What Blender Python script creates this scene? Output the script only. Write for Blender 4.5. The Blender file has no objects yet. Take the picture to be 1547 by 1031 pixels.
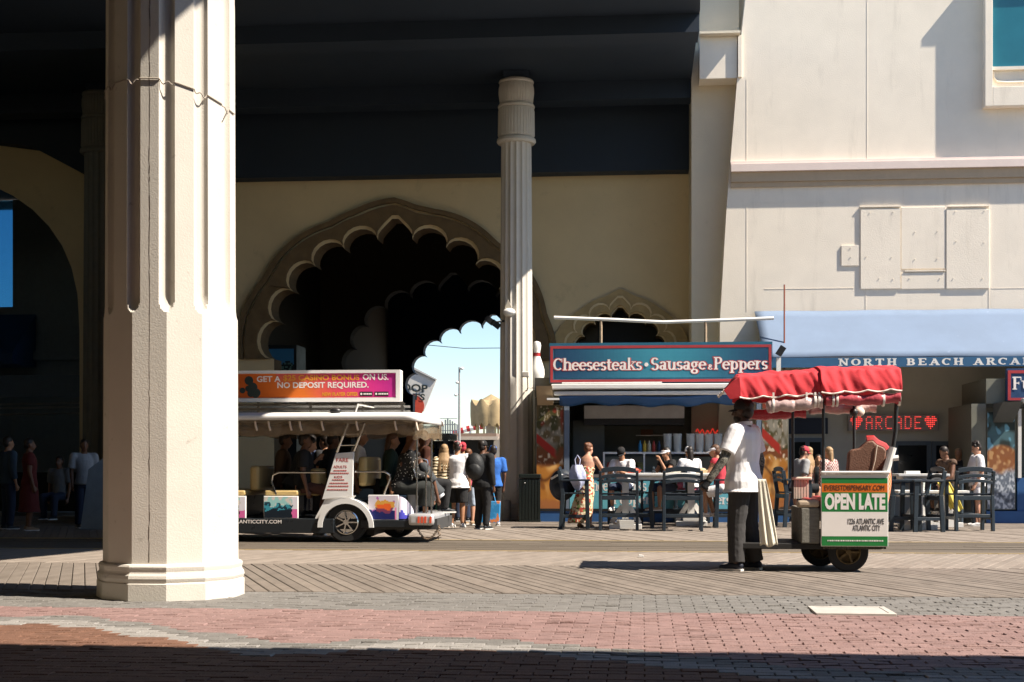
import bpy, bmesh, math, random
from mathutils import Vector, Matrix, noise as mnoise
R = math.radians
random.seed(7)
scene = bpy.context.scene
COL = scene.collection

# ---------------------------------------------------------------- camera, sky, sun, exposure
YAW = R(5.2)
FPX = 2149.0            # focal length in photograph pixels
EYE = 1.15
HOR = 705.0             # horizon row in the photograph
cam = bpy.data.cameras.new('camera')
cam.lens = 50.0
cam.sensor_width = 36.0
cam.shift_y = (HOR - 515.5) / 1547.0
cam.clip_start = 0.1
cam.clip_end = 3000.0
camo = bpy.data.objects.new('camera', cam)
COL.objects.link(camo)
camo.location = (0, 0, EYE)
camo.rotation_euler = (R(90), 0, YAW)
scene.camera = camo

SUN_AZ = R(-14.8)       # from +X, negative is towards the camera side
SUN_EL = R(50)
SUN = Vector((math.cos(SUN_EL) * math.cos(SUN_AZ), math.cos(SUN_EL) * math.sin(SUN_AZ), math.sin(SUN_EL)))
world = bpy.data.worlds.new('World')
scene.world = world
world.use_nodes = True
wn = world.node_tree
sky = wn.nodes.new('ShaderNodeTexSky')
sky.sky_type = 'NISHITA'
sky.sun_disc = False
sky.sun_elevation = SUN_EL
sky.sun_rotation = math.atan2(SUN.x, SUN.y)
sky.air_density = 1.0
sky.dust_density = 0.0
sky.ozone_density = 3.0
bgn = [n for n in wn.nodes if n.type == 'BACKGROUND'][0]
wn.links.new(sky.outputs[0], bgn.inputs[0])
bgn.inputs[1].default_value = 0.076
sun = bpy.data.lights.new('sun', 'SUN')
sun.energy = 4.8
sun.angle = R(0.5)
sun.color = (1.0, 0.90, 0.77)
suno = bpy.data.objects.new('sun', sun)
COL.objects.link(suno)
suno.rotation_euler = SUN.to_track_quat('Z', 'Y').to_euler()
suno.location = (20, -5, 30)
vs = scene.view_settings
vs.view_transform = 'Standard'
vs.look = 'None'
vs.gamma = 1.0
vs.use_curve_mapping = False
vs.exposure = 1.18
scene.render.resolution_x = 1024
scene.render.resolution_y = 682
scene.cycles.max_bounces = 7
scene.cycles.diffuse_bounces = 4
scene.cycles.caustics_reflective = False
scene.cycles.caustics_refractive = False
scene.cycles.use_denoising = True

# ---------------------------------------------------------------- measuring helpers (photograph pixel -> place)
CT, ST = math.cos(YAW), math.sin(YAW)
def U(px): return (px - 773.5) / FPX
def P(px, py, d):
    u = U(px)
    return Vector((d * (u * CT - ST), d * (u * ST + CT), EYE + (HOR - py) / FPX * d))
def dY(px, Y): return Y / (U(px) * ST + CT)
def PY(px, py, Y):
    p = P(px, py, dY(px, Y)); return p
def XY(px, Y): return PY(px, HOR, Y).x
def ZY(px, py, Y): return PY(px, py, Y).z
def G(px, py):
    p = P(px, py, FPX * EYE / (py - HOR)); p.z = 0; return p

# ---------------------------------------------------------------- materials
def srgb(h):
    h = h.lstrip('#')
    out = []
    for i in (0, 2, 4):
        c = int(h[i:i + 2], 16) / 255
        out.append(c / 12.92 if c <= 0.04045 else ((c + 0.055) / 1.055) ** 2.4)
    return tuple(out)
MATS = {}
def mat(name, color, rough=0.6, metal=0.0, var=0.12, scale=6.0, bump=0.0, bscale=60.0, stretch=(1, 1, 1),
        rand=0.0, spec=0.4, attr=False, wpos=False, wstretch=None, wear=None, emit=0.0, trans=0.0, alpha=1.0):
    if name in MATS: return MATS[name]
    c = srgb(color) if isinstance(color, str) else color
    m = bpy.data.materials.new(name)
    m.use_nodes = True
    nt = m.node_tree; N = nt.nodes; L = nt.links
    b = N['Principled BSDF']
    b.inputs['Roughness'].default_value = rough
    b.inputs['Metallic'].default_value = metal
    b.inputs['Specular IOR Level'].default_value = spec
    if trans: b.inputs['Transmission Weight'].default_value = trans
    if alpha < 1: b.inputs['Alpha'].default_value = alpha
    tc = N.new('ShaderNodeTexCoord')
    mp = N.new('ShaderNodeMapping')
    mp.inputs['Scale'].default_value = stretch
    if wpos:
        gp = N.new('ShaderNodeNewGeometry'); L.new(gp.outputs['Position'], mp.inputs['Vector'])
    else: L.new(tc.outputs['Object'], mp.inputs['Vector'])
    if attr:
        a = N.new('ShaderNodeAttribute'); a.attribute_name = 'Col'
        base = a.outputs['Color']
    else:
        r = N.new('ShaderNodeRGB'); r.outputs[0].default_value = (*c, 1)
        base = r.outputs[0]
    n1 = N.new('ShaderNodeTexNoise'); n1.inputs['Scale'].default_value = scale
    n1.inputs['Detail'].default_value = 6; n1.inputs['Roughness'].default_value = 0.62
    L.new(mp.outputs[0], n1.inputs['Vector'])
    mr = N.new('ShaderNodeMapRange')
    mr.inputs['From Min'].default_value = 0.25; mr.inputs['From Max'].default_value = 0.75
    mr.inputs['To Min'].default_value = 1 - var; mr.inputs['To Max'].default_value = 1 + var
    L.new(n1.outputs['Fac'], mr.inputs['Value'])
    val = mr.outputs[0]
    if rand:
        oi = N.new('ShaderNodeObjectInfo'); ge = N.new('ShaderNodeNewGeometry')
        ad = N.new('ShaderNodeMath'); ad.operation = 'ADD'
        L.new(oi.outputs['Random'], ad.inputs[0]); L.new(ge.outputs['Random Per Island'], ad.inputs[1])
        fr = N.new('ShaderNodeMath'); fr.operation = 'FRACT'; L.new(ad.outputs[0], fr.inputs[0])
        m2 = N.new('ShaderNodeMapRange'); m2.inputs['To Min'].default_value = 1 - rand; m2.inputs['To Max'].default_value = 1 + rand
        L.new(fr.outputs[0], m2.inputs['Value'])
        mu = N.new('ShaderNodeMath'); mu.operation = 'MULTIPLY'
        L.new(val, mu.inputs[0]); L.new(m2.outputs[0], mu.inputs[1]); val = mu.outputs[0]
    vm = N.new('ShaderNodeVectorMath'); vm.operation = 'SCALE'
    L.new(base, vm.inputs[0]); L.new(val, vm.inputs['Scale'])
    out = vm.outputs[0]
    if wear:
        wc, wscale, lo, hi, amt = wear
        wcol = srgb(wc) if isinstance(wc, str) else wc
        n3 = N.new('ShaderNodeTexNoise'); n3.inputs['Scale'].default_value = wscale
        n3.inputs['Detail'].default_value = 9; n3.inputs['Roughness'].default_value = 0.7
        if wstretch:
            mw = N.new('ShaderNodeMapping'); mw.inputs['Scale'].default_value = wstretch; L.new(tc.outputs['Object'], mw.inputs['Vector']); L.new(mw.outputs[0], n3.inputs['Vector'])
        else: L.new(mp.outputs[0], n3.inputs['Vector'])
        m3 = N.new('ShaderNodeMapRange'); m3.inputs['From Min'].default_value = lo; m3.inputs['From Max'].default_value = hi
        m3.inputs['To Min'].default_value = 0; m3.inputs['To Max'].default_value = amt
        L.new(n3.outputs['Fac'], m3.inputs['Value'])
        mx = N.new('ShaderNodeMix'); mx.data_type = 'RGBA'
        L.new(m3.outputs[0], mx.inputs['Factor']); L.new(out, mx.inputs[6]); mx.inputs[7].default_value = (*wcol, 1)
        out = mx.outputs[2]
    L.new(out, b.inputs['Base Color'])
    n4 = N.new('ShaderNodeMapRange'); n4.inputs['To Min'].default_value = max(0.03, rough - 0.12); n4.inputs['To Max'].default_value = min(1, rough + 0.12)
    L.new(n1.outputs['Fac'], n4.inputs['Value']); L.new(n4.outputs[0], b.inputs['Roughness'])
    if bump:
        n2 = N.new('ShaderNodeTexNoise'); n2.inputs['Scale'].default_value = bscale; n2.inputs['Detail'].default_value = 5
        L.new(mp.outputs[0], n2.inputs['Vector'])
        bp = N.new('ShaderNodeBump'); bp.inputs['Strength'].default_value = min(1, bump); bp.inputs['Distance'].default_value = 0.01 if bump <= 1 else 0.01 * bump
        L.new(n2.outputs['Fac'], bp.inputs['Height']); L.new(bp.outputs[0], b.inputs['Normal'])
    if emit:
        b.inputs['Emission Color'].default_value = (*c, 1); b.inputs['Emission Strength'].default_value = emit
    MATS[name] = m
    return m

def mat_pattern(name, kind, colors, scale=10.0, rough=0.8):
    """printed or woven cloth patterns: stripes, floral, plaid, dots, camo"""
    if name in MATS: return MATS[name]
    m = bpy.data.materials.new(name); m.use_nodes = True
    nt = m.node_tree; N = nt.nodes; L = nt.links
    b = N['Principled BSDF']; b.inputs['Roughness'].default_value = rough
    tc = N.new('ShaderNodeTexCoord')
    cr = N.new('ShaderNodeValToRGB'); cr.color_ramp.interpolation = 'CONSTANT'
    if kind == 'stripes':
        t = N.new('ShaderNodeTexWave'); t.bands_direction = 'Z'; t.inputs['Scale'].default_value = scale
        t.inputs['Distortion'].default_value = 2.5; t.inputs['Detail'].default_value = 1; t.inputs['Detail Scale'].default_value = 2
        L.new(tc.outputs['Object'], t.inputs['Vector']); f = t.outputs['Fac']
    elif kind in ('dots', 'floral'):
        t = N.new('ShaderNodeTexVoronoi'); t.inputs['Scale'].default_value = scale
        L.new(tc.outputs['Object'], t.inputs['Vector'])
        f = t.outputs['Distance'] if kind == 'dots' else None
        if f is None:
            sx = N.new('ShaderNodeSeparateColor'); L.new(t.outputs['Color'], sx.inputs[0]); f = sx.outputs[0]
    elif kind == 'plaid':
        t = N.new('ShaderNodeTexChecker'); t.inputs['Scale'].default_value = scale
        L.new(tc.outputs['Object'], t.inputs['Vector']); f = t.outputs['Fac']
    else:
        t = N.new('ShaderNodeTexNoise'); t.inputs['Scale'].default_value = scale; t.inputs['Detail'].default_value = 4
        L.new(tc.outputs['Object'], t.inputs['Vector']); f = t.outputs['Fac']
    L.new(f, cr.inputs['Fac'])
    els = cr.color_ramp.elements
    n = len(colors)
    while len(els) < n: els.new(0.5)
    for i, (pos, c) in enumerate(colors):
        els[i].position = pos; els[i].color = (*srgb(c), 1)
    L.new(cr.outputs[0], b.inputs['Base Color'])
    MATS[name] = m
    return m

# ---------------------------------------------------------------- mesh builder
class MB:
    def __init__(self, o=(0, 0, 0)):
        self.v = []; self.f = []; self.c = []; self.mi = []; self.o = Vector(o); self.cm = 0
    def add(self, vs_, fs, col=None):
        n = len(self.v)
        self.v += [tuple(Vector(p) - self.o) for p in vs_]
        for f in fs:
            self.f.append([i + n for i in f]); self.c.append(col); self.mi.append(self.cm)
        return self
    def box(self, x0, x1, y0, y1, z0, z1, col=None):
        vs_ = [(x0, y0, z0), (x1, y0, z0), (x1, y1, z0), (x0, y1, z0), (x0, y0, z1), (x1, y0, z1), (x1, y1, z1), (x0, y1, z1)]
        return self.add(vs_, [(3, 2, 1, 0), (4, 5, 6, 7), (0, 1, 5, 4), (1, 2, 6, 5), (2, 3, 7, 6), (3, 0, 4, 7)], col)
    def bar(self, a, b, w, h, up=(0, 0, 1), col=None):
        """box-section bar from a to b"""
        a = Vector(a); b = Vector(b); d = (b - a).normalized(); up = Vector(up)
        s = d.cross(up)
        if s.length < 1e-4: s = d.cross(Vector((0, 1, 0)))
        s.normalize(); t = s.cross(d)
        vs_ = []
        for p in (a, b):
            for i, j in ((-1, -1), (1, -1), (1, 1), (-1, 1)):
                vs_.append(p + s * (i * w / 2) + t * (j * h / 2))
        return self.add(vs_, [(3, 2, 1, 0), (4, 5, 6, 7), (0, 1, 5, 4), (1, 2, 6, 5), (2, 3, 7, 6), (3, 0, 4, 7)], col)
    def tube(self, pts, r, n=8, caps=True, col=None):
        pts = [Vector(p) for p in pts]
        rs = r if isinstance(r, (list, tuple)) else [r] * len(pts)
        vs_ = []; fs = []
        d0 = (pts[1] - pts[0]).normalized()
        ref = Vector((0, 0, 1)) if abs(d0.z) < 0.9 else Vector((1, 0, 0))
        s = d0.cross(ref).normalized()
        for i, p in enumerate(pts):
            if i == 0: d = pts[1] - p
            elif i == len(pts) - 1: d = p - pts[i - 1]
            else: d = (pts[i + 1] - p).normalized() + (p - pts[i - 1]).normalized()
            d.normalize()
            s = (s - d * s.dot(d)).normalized(); t = d.cross(s)
            for k in range(n):
                a = 2 * math.pi * k / n
                vs_.append(p + (s * math.cos(a) + t * math.sin(a)) * rs[i])
        for i in range(len(pts) - 1):
            for k in range(n):
                k2 = (k + 1) % n
                fs.append((i * n + k, i * n + k2, (i + 1) * n + k2, (i + 1) * n + k))
        if caps:
            fs.append(tuple(reversed(range(n)))); fs.append(tuple(range((len(pts) - 1) * n, len(pts) * n)))
        return self.add(vs_, fs, col)
    def lathe(self, prof, c=(0, 0, 0), n=24, axis='Z', phase=0.0, col=None, caps=True):
        vs_ = []; fs = []
        for r, z in prof:
            for k in range(n):
                a = 2 * math.pi * k / n + phase
                q = (r * math.cos(a), r * math.sin(a), z)
                if axis == 'Y': q = (q[0], q[2], q[1])
                if axis == 'X': q = (q[2], q[0], q[1])
                vs_.append((q[0] + c[0], q[1] + c[1], q[2] + c[2]))
        m = len(prof)
        for i in range(m - 1):
            for k in range(n):
                k2 = (k + 1) % n
                fs.append((i * n + k, i * n + k2, (i + 1) * n + k2, (i + 1) * n + k))
        if caps:
            fs.append(tuple(reversed(range(n)))); fs.append(tuple(range((m - 1) * n, m * n)))
        return self.add(vs_, fs, col)
    def prism(self, poly, a0, a1, axis='Y', col=None):
        """poly: list of 2-D points; axis Y -> (x, z) pushed along y; X -> (y, z) along x; Z -> (x, y) along z"""
        n = len(poly); vs_ = []
        for a in (a0, a1):
            for p, q in poly:
                vs_.append((p, a, q) if axis == 'Y' else (a, p, q) if axis == 'X' else (p, q, a))
        fs = [tuple(range(n)), tuple(reversed(range(n, 2 * n)))]
        for i in range(n):
            j = (i + 1) % n
            fs.append((j, i, i + n, j + n))
        return self.add(vs_, fs, col)
    def strip(self, pa, pb, a0, a1):
        """solid band between two polylines in (x, z), from y=a0 to a1"""
        n = len(pa); vs_ = []
        for a in (a0, a1):
            for p in pa: vs_.append((p[0], a, p[1]))
            for p in pb: vs_.append((p[0], a, p[1]))
        fs = []
        for i in range(n - 1):
            fs += [(i, i + 1, n + i + 1, n + i), (2 * n + i + 1, 2 * n + i, 3 * n + i, 3 * n + i + 1),
                   (i + 1, i, 2 * n + i, 2 * n + i + 1), (n + i, n + i + 1, 3 * n + i + 1, 3 * n + i)]
        fs += [(0, n, 3 * n, 2 * n), (2 * n - 1, n - 1, 3 * n - 1, 4 * n - 1)]
        return self.add(vs_, fs)
    def grid(self, fn, nu, nv, colfn=None, closed=False):
        vs_ = [fn(i / nu, j / nv) for j in range(nv + 1) for i in range(nu + 1)]
        n = len(self.v)
        self.v += [tuple(Vector(p) - self.o) for p in vs_]
        for j in range(nv):
            for i in range(nu):
                a = j * (nu + 1) + i
                self.f.append([n + a, n + a + 1, n + a + nu + 2, n + a + nu + 1])
                self.c.append(colfn((i + .5) / nu, (j + .5) / nv) if colfn else None); self.mi.append(self.cm)
        return self
    def ball(self, c, r, n=10, m=7, col=None):
        if not isinstance(r, (list, tuple)): r = (r, r, r)
        vs_ = []; fs = []
        for j in range(1, m):
            t = math.pi * j / m
            for k in range(n):
                a = 2 * math.pi * k / n
                vs_.append((c[0] + r[0] * math.sin(t) * math.cos(a), c[1] + r[1] * math.sin(t) * math.sin(a), c[2] - r[2] * math.cos(t)))
        b = len(vs_); vs_ += [(c[0], c[1], c[2] - r[2]), (c[0], c[1], c[2] + r[2])]
        for j in range(m - 2):
            for k in range(n):
                k2 = (k + 1) % n
                fs.append((j * n + k, j * n + k2, (j + 1) * n + k2, (j + 1) * n + k))
        for k in range(n):
            k2 = (k + 1) % n
            fs.append((k2, k, b)); fs.append(((m - 2) * n + k, (m - 2) * n + k2, b + 1))
        return self.add(vs_, fs, col)
    def build(self, name, m, parent=None, smooth=False, bevel=0.0, angle=35):
        me = bpy.data.meshes.new(name)
        me.from_pydata(self.v, [], self.f)
        ms = m if isinstance(m, (list, tuple)) else [m]
        for x in ms: me.materials.append(x)
        if len(ms) > 1: me.polygons.foreach_set('material_index', self.mi)
        if any(c is not None for c in self.c):
            at = me.color_attributes.new('Col', 'FLOAT_COLOR', 'CORNER')
            buf = []
            for f, c in zip(self.f, self.c):
                c = c or (0.5, 0.5, 0.5)
                buf += [c[0], c[1], c[2], 1.0] * len(f)
            at.data.foreach_set('color', buf)
        me.update()
        if bevel:
            bm = bmesh.new(); bm.from_mesh(me)
            es = [e for e in bm.edges if len(e.link_faces) == 2 and e.calc_face_angle(0) > R(30)]
            if not smooth:
                for f_ in bm.faces: f_.smooth = False
            res = bmesh.ops.bevel(bm, geom=es, offset=bevel, segments=2, affect='EDGES', profile=0.6, clamp_overlap=True)
            for f_ in res['faces']: f_.smooth = True
            bm.to_mesh(me); bm.free()
        if smooth:
            me.polygons.foreach_set('use_smooth', [True] * len(me.polygons))
            try: me.set_sharp_from_angle(angle=R(angle))
            except Exception: pass
        o = bpy.data.objects.new(name, me)
        COL.objects.link(o)
        if parent: o.parent = parent
        return o

def tag(o, label=None, cat=None, group=None, kind=None):
    if label: o['label'] = label
    if cat: o['category'] = cat
    if group: o['group'] = group
    if kind: o['kind'] = kind
    return o
def thing(name, label, cat, loc=(0, 0, 0), rotz=0.0, group=None):
    o = bpy.data.objects.new(name, None); COL.objects.link(o)
    o.empty_display_size = 0.2
    o.location = loc; o.rotation_euler = (0, 0, rotz)
    return tag(o, label, cat, group)
def kids(o): return [c for c in bpy.data.objects if c.parent == o]
def copy_tree(o, parent=None):
    c = o.copy(); COL.objects.link(c); c.parent = parent
    for ch in TREE.get(o.name, kids(o)): copy_tree(ch, c)
    return c
TREE = {}

# ---------------------------------------------------------------- lettering
def text(s, x0, x1, z0, z1, y, m, parent, o=(0, 0, 0), depth=0.0012, bold=0.0, name='lettering', slant=0.0):
    """flat raised letters on a plane that faces -Y, fitted to the box x0..x1, z0..z1"""
    cu = bpy.data.curves.new('lettering', 'FONT'); cu.body = s; cu.offset = bold; cu.extrude = 0.001; cu.resolution_u = 3
    t = bpy.data.objects.new('lettering', cu); COL.objects.link(t)
    dg = bpy.context.evaluated_depsgraph_get()
    me = bpy.data.meshes.new_from_object(t.evaluated_get(dg))
    bpy.data.objects.remove(t); bpy.data.curves.remove(cu)
    xs = [v.co.x for v in me.vertices]; ys = [v.co.y for v in me.vertices]; zs = [v.co.z for v in me.vertices]
    ax, bx, ay, by = min(xs), max(xs), min(ys), max(ys); az, bz = min(zs), max(zs)
    for v in me.vertices:
        fx = (v.co.x - ax) / (bx - ax); fz = (v.co.y - ay) / (by - ay); fd = (v.co.z - az) / max(1e-6, bz - az)
        zz = z0 + fz * (z1 - z0)
        v.co = Vector((x0 + fx * (x1 - x0) + slant * (zz - z0), y - fd * depth, zz)) - Vector(o)
    me.name = name; me.materials.clear(); me.materials.append(m)
    ob = bpy.data.objects.new(name, me); COL.objects.link(ob)
    if parent: ob.parent = parent
    return ob

# a bold slab-serif alphabet drawn with strokes: v stem, h thin bar, a arc, l diagonal
GLY = {
 'C': (.80, [('a', .42, .5, .34, .44, 48, 312), ('v', .72, .66, .96, .06)]),
 'h': (.76, [('v', .17, 0, 1), ('s', .17, 0), ('a', .40, .40, .22, .26, 0, 150), ('v', .60, 0, .42), ('s', .60, 0)]),
 'e': (.62, [('a', .31, .33, .24, .29, 0, 318), ('h', .1, .55, .36)]),
 's': (.52, [('a', .26, .47, .16, .15, 25, 270), ('a', .26, .17, .16, .14, -155, 90)]),
 't': (.46, [('v', .2, .1, .88), ('h', .02, .42, .63), ('a', .32, .14, .12, .11, 180, 330)]),
 'a': (.64, [('v', .46, .08, .48), ('s', .5, 0), ('a', .26, .19, .16, .15, 0, 360), ('a', .3, .47, .17, .16, 0, 165)]),
 'k': (.74, [('v', .17, 0, 1), ('s', .17, 0), ('l', .24, .3, .58, .62, .08), ('l', .34, .4, .62, .03, .17), ('s', .63, 0), ('s', .56, .62)]),
 'S': (.70, [('a', .35, .70, .22, .24, 25, 270), ('a', .35, .25, .23, .23, -155, 90)]),
 'u': (.76, [('v', .17, .2, .64), ('a', .36, .22, .19, .2, 180, 340), ('v', .58, 0, .64), ('s', .12, .62), ('s', .62, 0)]),
 'g': (.64, [('a', .28, .42, .17, .2, 0, 360), ('a', .3, -.13, .22, .15, 0, 360), ('h', .4, .62, .6), ('l', .2, .2, .2, .06, .1)]),
 '&': (.62, [('a', .26, .5, .12, .14, 0, 360), ('a', .26, .19, .19, .17, 60, 330), ('l', .2, .42, .55, .04, .09)]),
 'P': (.74, [('v', .2, 0, 1), ('s', .2, 0), ('h', .02, .4, .96), ('a', .4, .74, .22, .23, -90, 90), ('h', .2, .42, .5)]),
 'p': (.72, [('v', .17, -.28, .64), ('s', .17, -.28), ('s', .1, .62), ('a', .38, .32, .2, .29, -150, 150)]),
 'r': (.54, [('v', .17, 0, .64), ('s', .17, 0), ('s', .1, .62), ('a', .38, .42, .16, .2, 60, 170)]),
 'N': (.92, [('v', .16, 0, 1, .1), ('l', .16, .96, .74, .04, .2), ('v', .76, 0, 1, .1), ('s', .16, 0), ('s', .14, .94), ('s', .76, .94)]),
 'O': (.88, [('a', .44, .5, .34, .44, 0, 360)]),
 'R': (.88, [('v', .2, 0, 1), ('s', .2, 0), ('h', .02, .45, .95), ('a', .45, .74, .2, .22, -90, 90), ('h', .2, .45, .5), ('l', .46, .5, .72, .04, .2), ('s', .76, 0)]),
 'T': (.82, [('v', .41, 0, .95), ('s', .41, 0), ('h', .04, .78, .94), ('v', .06, .7, .95, .07), ('v', .76, .7, .95, .07)]),
 'H': (.92, [('v', .2, 0, 1), ('v', .72, 0, 1), ('h', .2, .72, .5), ('s', .2, 0), ('s', .72, 0), ('s', .2, .94), ('s', .72, .94)]),
 'B': (.82, [('v', .2, 0, 1), ('h', .02, .42, .95), ('h', .02, .42, .05), ('h', .2, .45, .5), ('a', .42, .73, .19, .22, -90, 90), ('a', .44, .27, .23, .22, -90, 90)]),
 'E': (.80, [('v', .2, 0, 1), ('h', .02, .7, .95), ('h', .02, .74, .05), ('h', .2, .55, .5), ('v', .7, .74, .98, .06), ('v', .73, .02, .26, .06), ('v', .54, .4, .6, .06)]),
 'A': (.92, [('l', .14, .03, .46, .97, .1), ('l', .44, .97, .78, .03, .22), ('h', .24, .64, .33), ('s', .14, 0), ('s', .78, 0)]),
 'D': (.86, [('v', .2, 0, 1), ('h', .02, .4, .95), ('h', .02, .4, .05), ('a', .38, .5, .36, .44, -90, 90)]),
 'F': (.74, [('v', .2, 0, 1), ('s', .2, 0), ('h', .02, .66, .95), ('h', .2, .5, .5), ('v', .66, .72, .98, .06), ('v', .5, .4, .6, .06)]),
 'n': (.76, [('v', .17, 0, .64), ('s', .17, 0), ('a', .40, .40, .22, .24, 0, 150), ('v', .60, 0, .42), ('s', .60, 0), ('s', .1, .62)]),
 'l': (.36, [('v', .17, 0, 1), ('s', .17, 0), ('s', .12, .95)]),
 '.': (.40, [('a', .2, .34, .05, .05, 0, 360)]),
 ' ': (.40, []),
}
def serif_text(s, x0, x1, z0, cap, y, m, parent, o=(0, 0, 0), name='lettering', grow=0.0, track=0.0, depth=0.001, small='&'):
    """stroke-drawn slab-serif letters fitted between x0 and x1, baseline z0, capital height cap"""
    adv = []
    for ch in s:
        k = 0.62 if ch in small else 1.0
        adv.append(GLY[ch][0] * k + track)
    W = sum(adv) - track
    sx = (x1 - x0) / W; sz = cap
    mb = MB(o); cx = 0.0; lay = 0
    STEM, THIN = .19 + grow, .085 + grow
    def quadstrip(pl, pr):
        nonlocal lay
        lay += 1
        yy = y - depth - (lay % 24) * 0.00006
        n = len(pl); vs_ = []; fs = []
        for a, b in zip(pl, pr): vs_ += [(a[0], yy, a[1]), (b[0], yy, b[1])]
        for a, b in zip(pl, pr): vs_ += [(a[0], y, a[1]), (b[0], y, b[1])]
        for i in range(n - 1):
            fs.append((2 * i, 2 * i + 1, 2 * i + 3, 2 * i + 2))
            q = 2 * n
            fs.append((2 * i, 2 * i + 2, q + 2 * i + 2, q + 2 * i)); fs.append((2 * i + 1, q + 2 * i + 1, q + 2 * i + 3, 2 * i + 3))
        mb.add(vs_, fs)
    for ch, ad in zip(s, adv):
        k = 0.62 if ch in small else 1.0
        def T(a, b): return (x0 + (cx + a * k) * sx, z0 + b * k * sz)
        for st in GLY[ch][1]:
            if st[0] == 'v':
                w = (st[4] + grow if len(st) > 4 else STEM) / 2
                quadstrip([T(st[1] - w, st[2]), T(st[1] - w, st[3])], [T(st[1] + w, st[2]), T(st[1] + w, st[3])])
            elif st[0] == 's':
                quadstrip([T(st[1] - .17 - grow / 2, st[2] - grow / 2), T(st[1] - .17 - grow / 2, st[2] + .07 + grow / 2)], [T(st[1] + .17 + grow / 2, st[2] - grow / 2), T(st[1] + .17 + grow / 2, st[2] + .07 + grow / 2)])
            elif st[0] == 'h':
                w = THIN / 2
                quadstrip([T(st[1] - grow / 2, st[3] - w), T(st[2] + grow / 2, st[3] - w)], [T(st[1] - grow / 2, st[3] + w), T(st[2] + grow / 2, st[3] + w)])
            elif st[0] == 'l':
                a = Vector((st[1], st[2])); b = Vector((st[3], st[4])); w = (st[5] + grow) / 2
                quadstrip([T(a.x - w, a.y), T(b.x - w, b.y)], [T(a.x + w, a.y), T(b.x + w, b.y)])
            elif st[0] == 'a':
                _, ax, az, rx, rz, a0, a1 = st
                n = 14; pl = []; pr = []
                for i in range(n + 1):
                    t = R(a0 + (a1 - a0) * i / n)
                    w = (THIN + (STEM - THIN) * abs(math.cos(t)) ** 1.2) / 2
                    pl.append(T(ax + (rx - w) * math.cos(t), az + (rz - w * .9) * math.sin(t)))
                    pr.append(T(ax + (rx + w) * math.cos(t), az + (rz + w * .9) * math.sin(t)))
                quadstrip(pl, pr)
        cx += ad
    return mb.build(name, m, parent)
# ================================================================ materials of the place
cream = mat('cream stucco', (0.74, 0.65, 0.50), rough=0.85, var=0.06, scale=1.2, bump=0.5, bscale=45, wear=('#8d8069', 2.2, 0.62, 0.8, 0.25))
facade_m = mat('white stucco', (0.87, 0.79, 0.665), rough=0.85, var=0.06, scale=1.3, bump=0.3, bscale=45, wear=('#8d8272', 2.4, 0.56, 0.78, 0.30), wstretch=(1, 1, 0.16))
tanwall = mat('tan stucco', (0.72, 0.58, 0.35), rough=0.9, var=0.07, scale=0.8, bump=0.4, bscale=40, wear=('#4c4026', 1.4, 0.58, 0.8, 0.3))
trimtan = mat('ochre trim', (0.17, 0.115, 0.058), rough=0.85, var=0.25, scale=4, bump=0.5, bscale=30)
column_m = mat('painted column', (0.60, 0.565, 0.505), rough=0.75, var=0.06, scale=2.0, bump=0.22, bscale=70, wear=('#6f6555', 7.0, 0.62, 0.74, 0.5))
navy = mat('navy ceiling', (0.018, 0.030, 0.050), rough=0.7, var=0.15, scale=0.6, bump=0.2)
pinktrim = mat('pinkish cornice', (0.78, 0.66, 0.60), rough=0.8, var=0.06, scale=3)
dark_m = mat('dark interior', (0.02, 0.021, 0.02), rough=0.8)
wood_a = mat('grey boards', (0.175, 0.146, 0.121), rough=0.85, var=0.22, scale=2.6, stretch=(2.5, .8, 1), bump=0.5, bscale=40, rand=0.10, wpos=True, wear=('#4d4238', 1.1, 0.5, 0.72, 0.45))
wood_b = mat('pale boards', (0.222, 0.186, 0.155), rough=0.85, var=0.18, scale=2.6, stretch=(2.5, .8, 1), bump=0.5, bscale=40, rand=0.08, wpos=True, wear=('#5a4c40', .9, 0.5, 0.72, 0.4))
wood_c = mat('brown lane boards', (0.125, 0.102, 0.078), rough=0.85, var=0.25, scale=2, stretch=(.35, 5, 1), bump=0.5, rand=0.12, wpos=True, wear=('#3d342a', .8, 0.5, 0.7, 0.4))
pav_pink = mat('pink pavers', (0.225, 0.142, 0.13), rough=0.9, var=0.22, scale=7, bump=0.9, bscale=70, rand=0.07, wpos=True, wear=('#5d3b38', 1.3, 0.5, 0.74, 0.3))
pav_grey = mat('grey pavers', (0.158, 0.149, 0.138), rough=0.9, var=0.2, scale=7, bump=0.9, bscale=70, rand=0.06, wpos=True, wear=('#4a4742', 1.3, 0.5, 0.74, 0.3))
pav_white = mat('pale pavers', (0.245, 0.23, 0.215), rough=0.9, var=0.2, scale=7, bump=0.9, bscale=70, rand=0.06, wpos=True, wear=('#6f6a64', 1.3, 0.5, 0.74, 0.3))
pav_terra = mat('terracotta pavers', (0.15, 0.075, 0.048), rough=0.9, var=0.22, scale=7, bump=0.9, bscale=70, rand=0.07, wpos=True, wear=('#3d2418', 1.3, 0.5, 0.74, 0.3))
yellow_line = mat('yellow paint', (0.42, 0.31, 0.15), rough=0.8, var=0.25, scale=8, wear=('#8a7a60', 9, 0.45, 0.65, 0.8))
bluepaint = mat('blue paint', (0.03, 0.10, 0.26), rough=0.45, var=0.1, scale=3)
glass_dark = mat('dark window glass', (0.012, 0.018, 0.022), rough=0.08, spec=0.6, var=0.05)
steel = mat('brushed steel', (0.55, 0.55, 0.54), rough=0.35, metal=0.9, var=0.08)
whitepaint = mat('white paint', (0.78, 0.77, 0.74), rough=0.5, var=0.06, scale=4)
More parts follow.
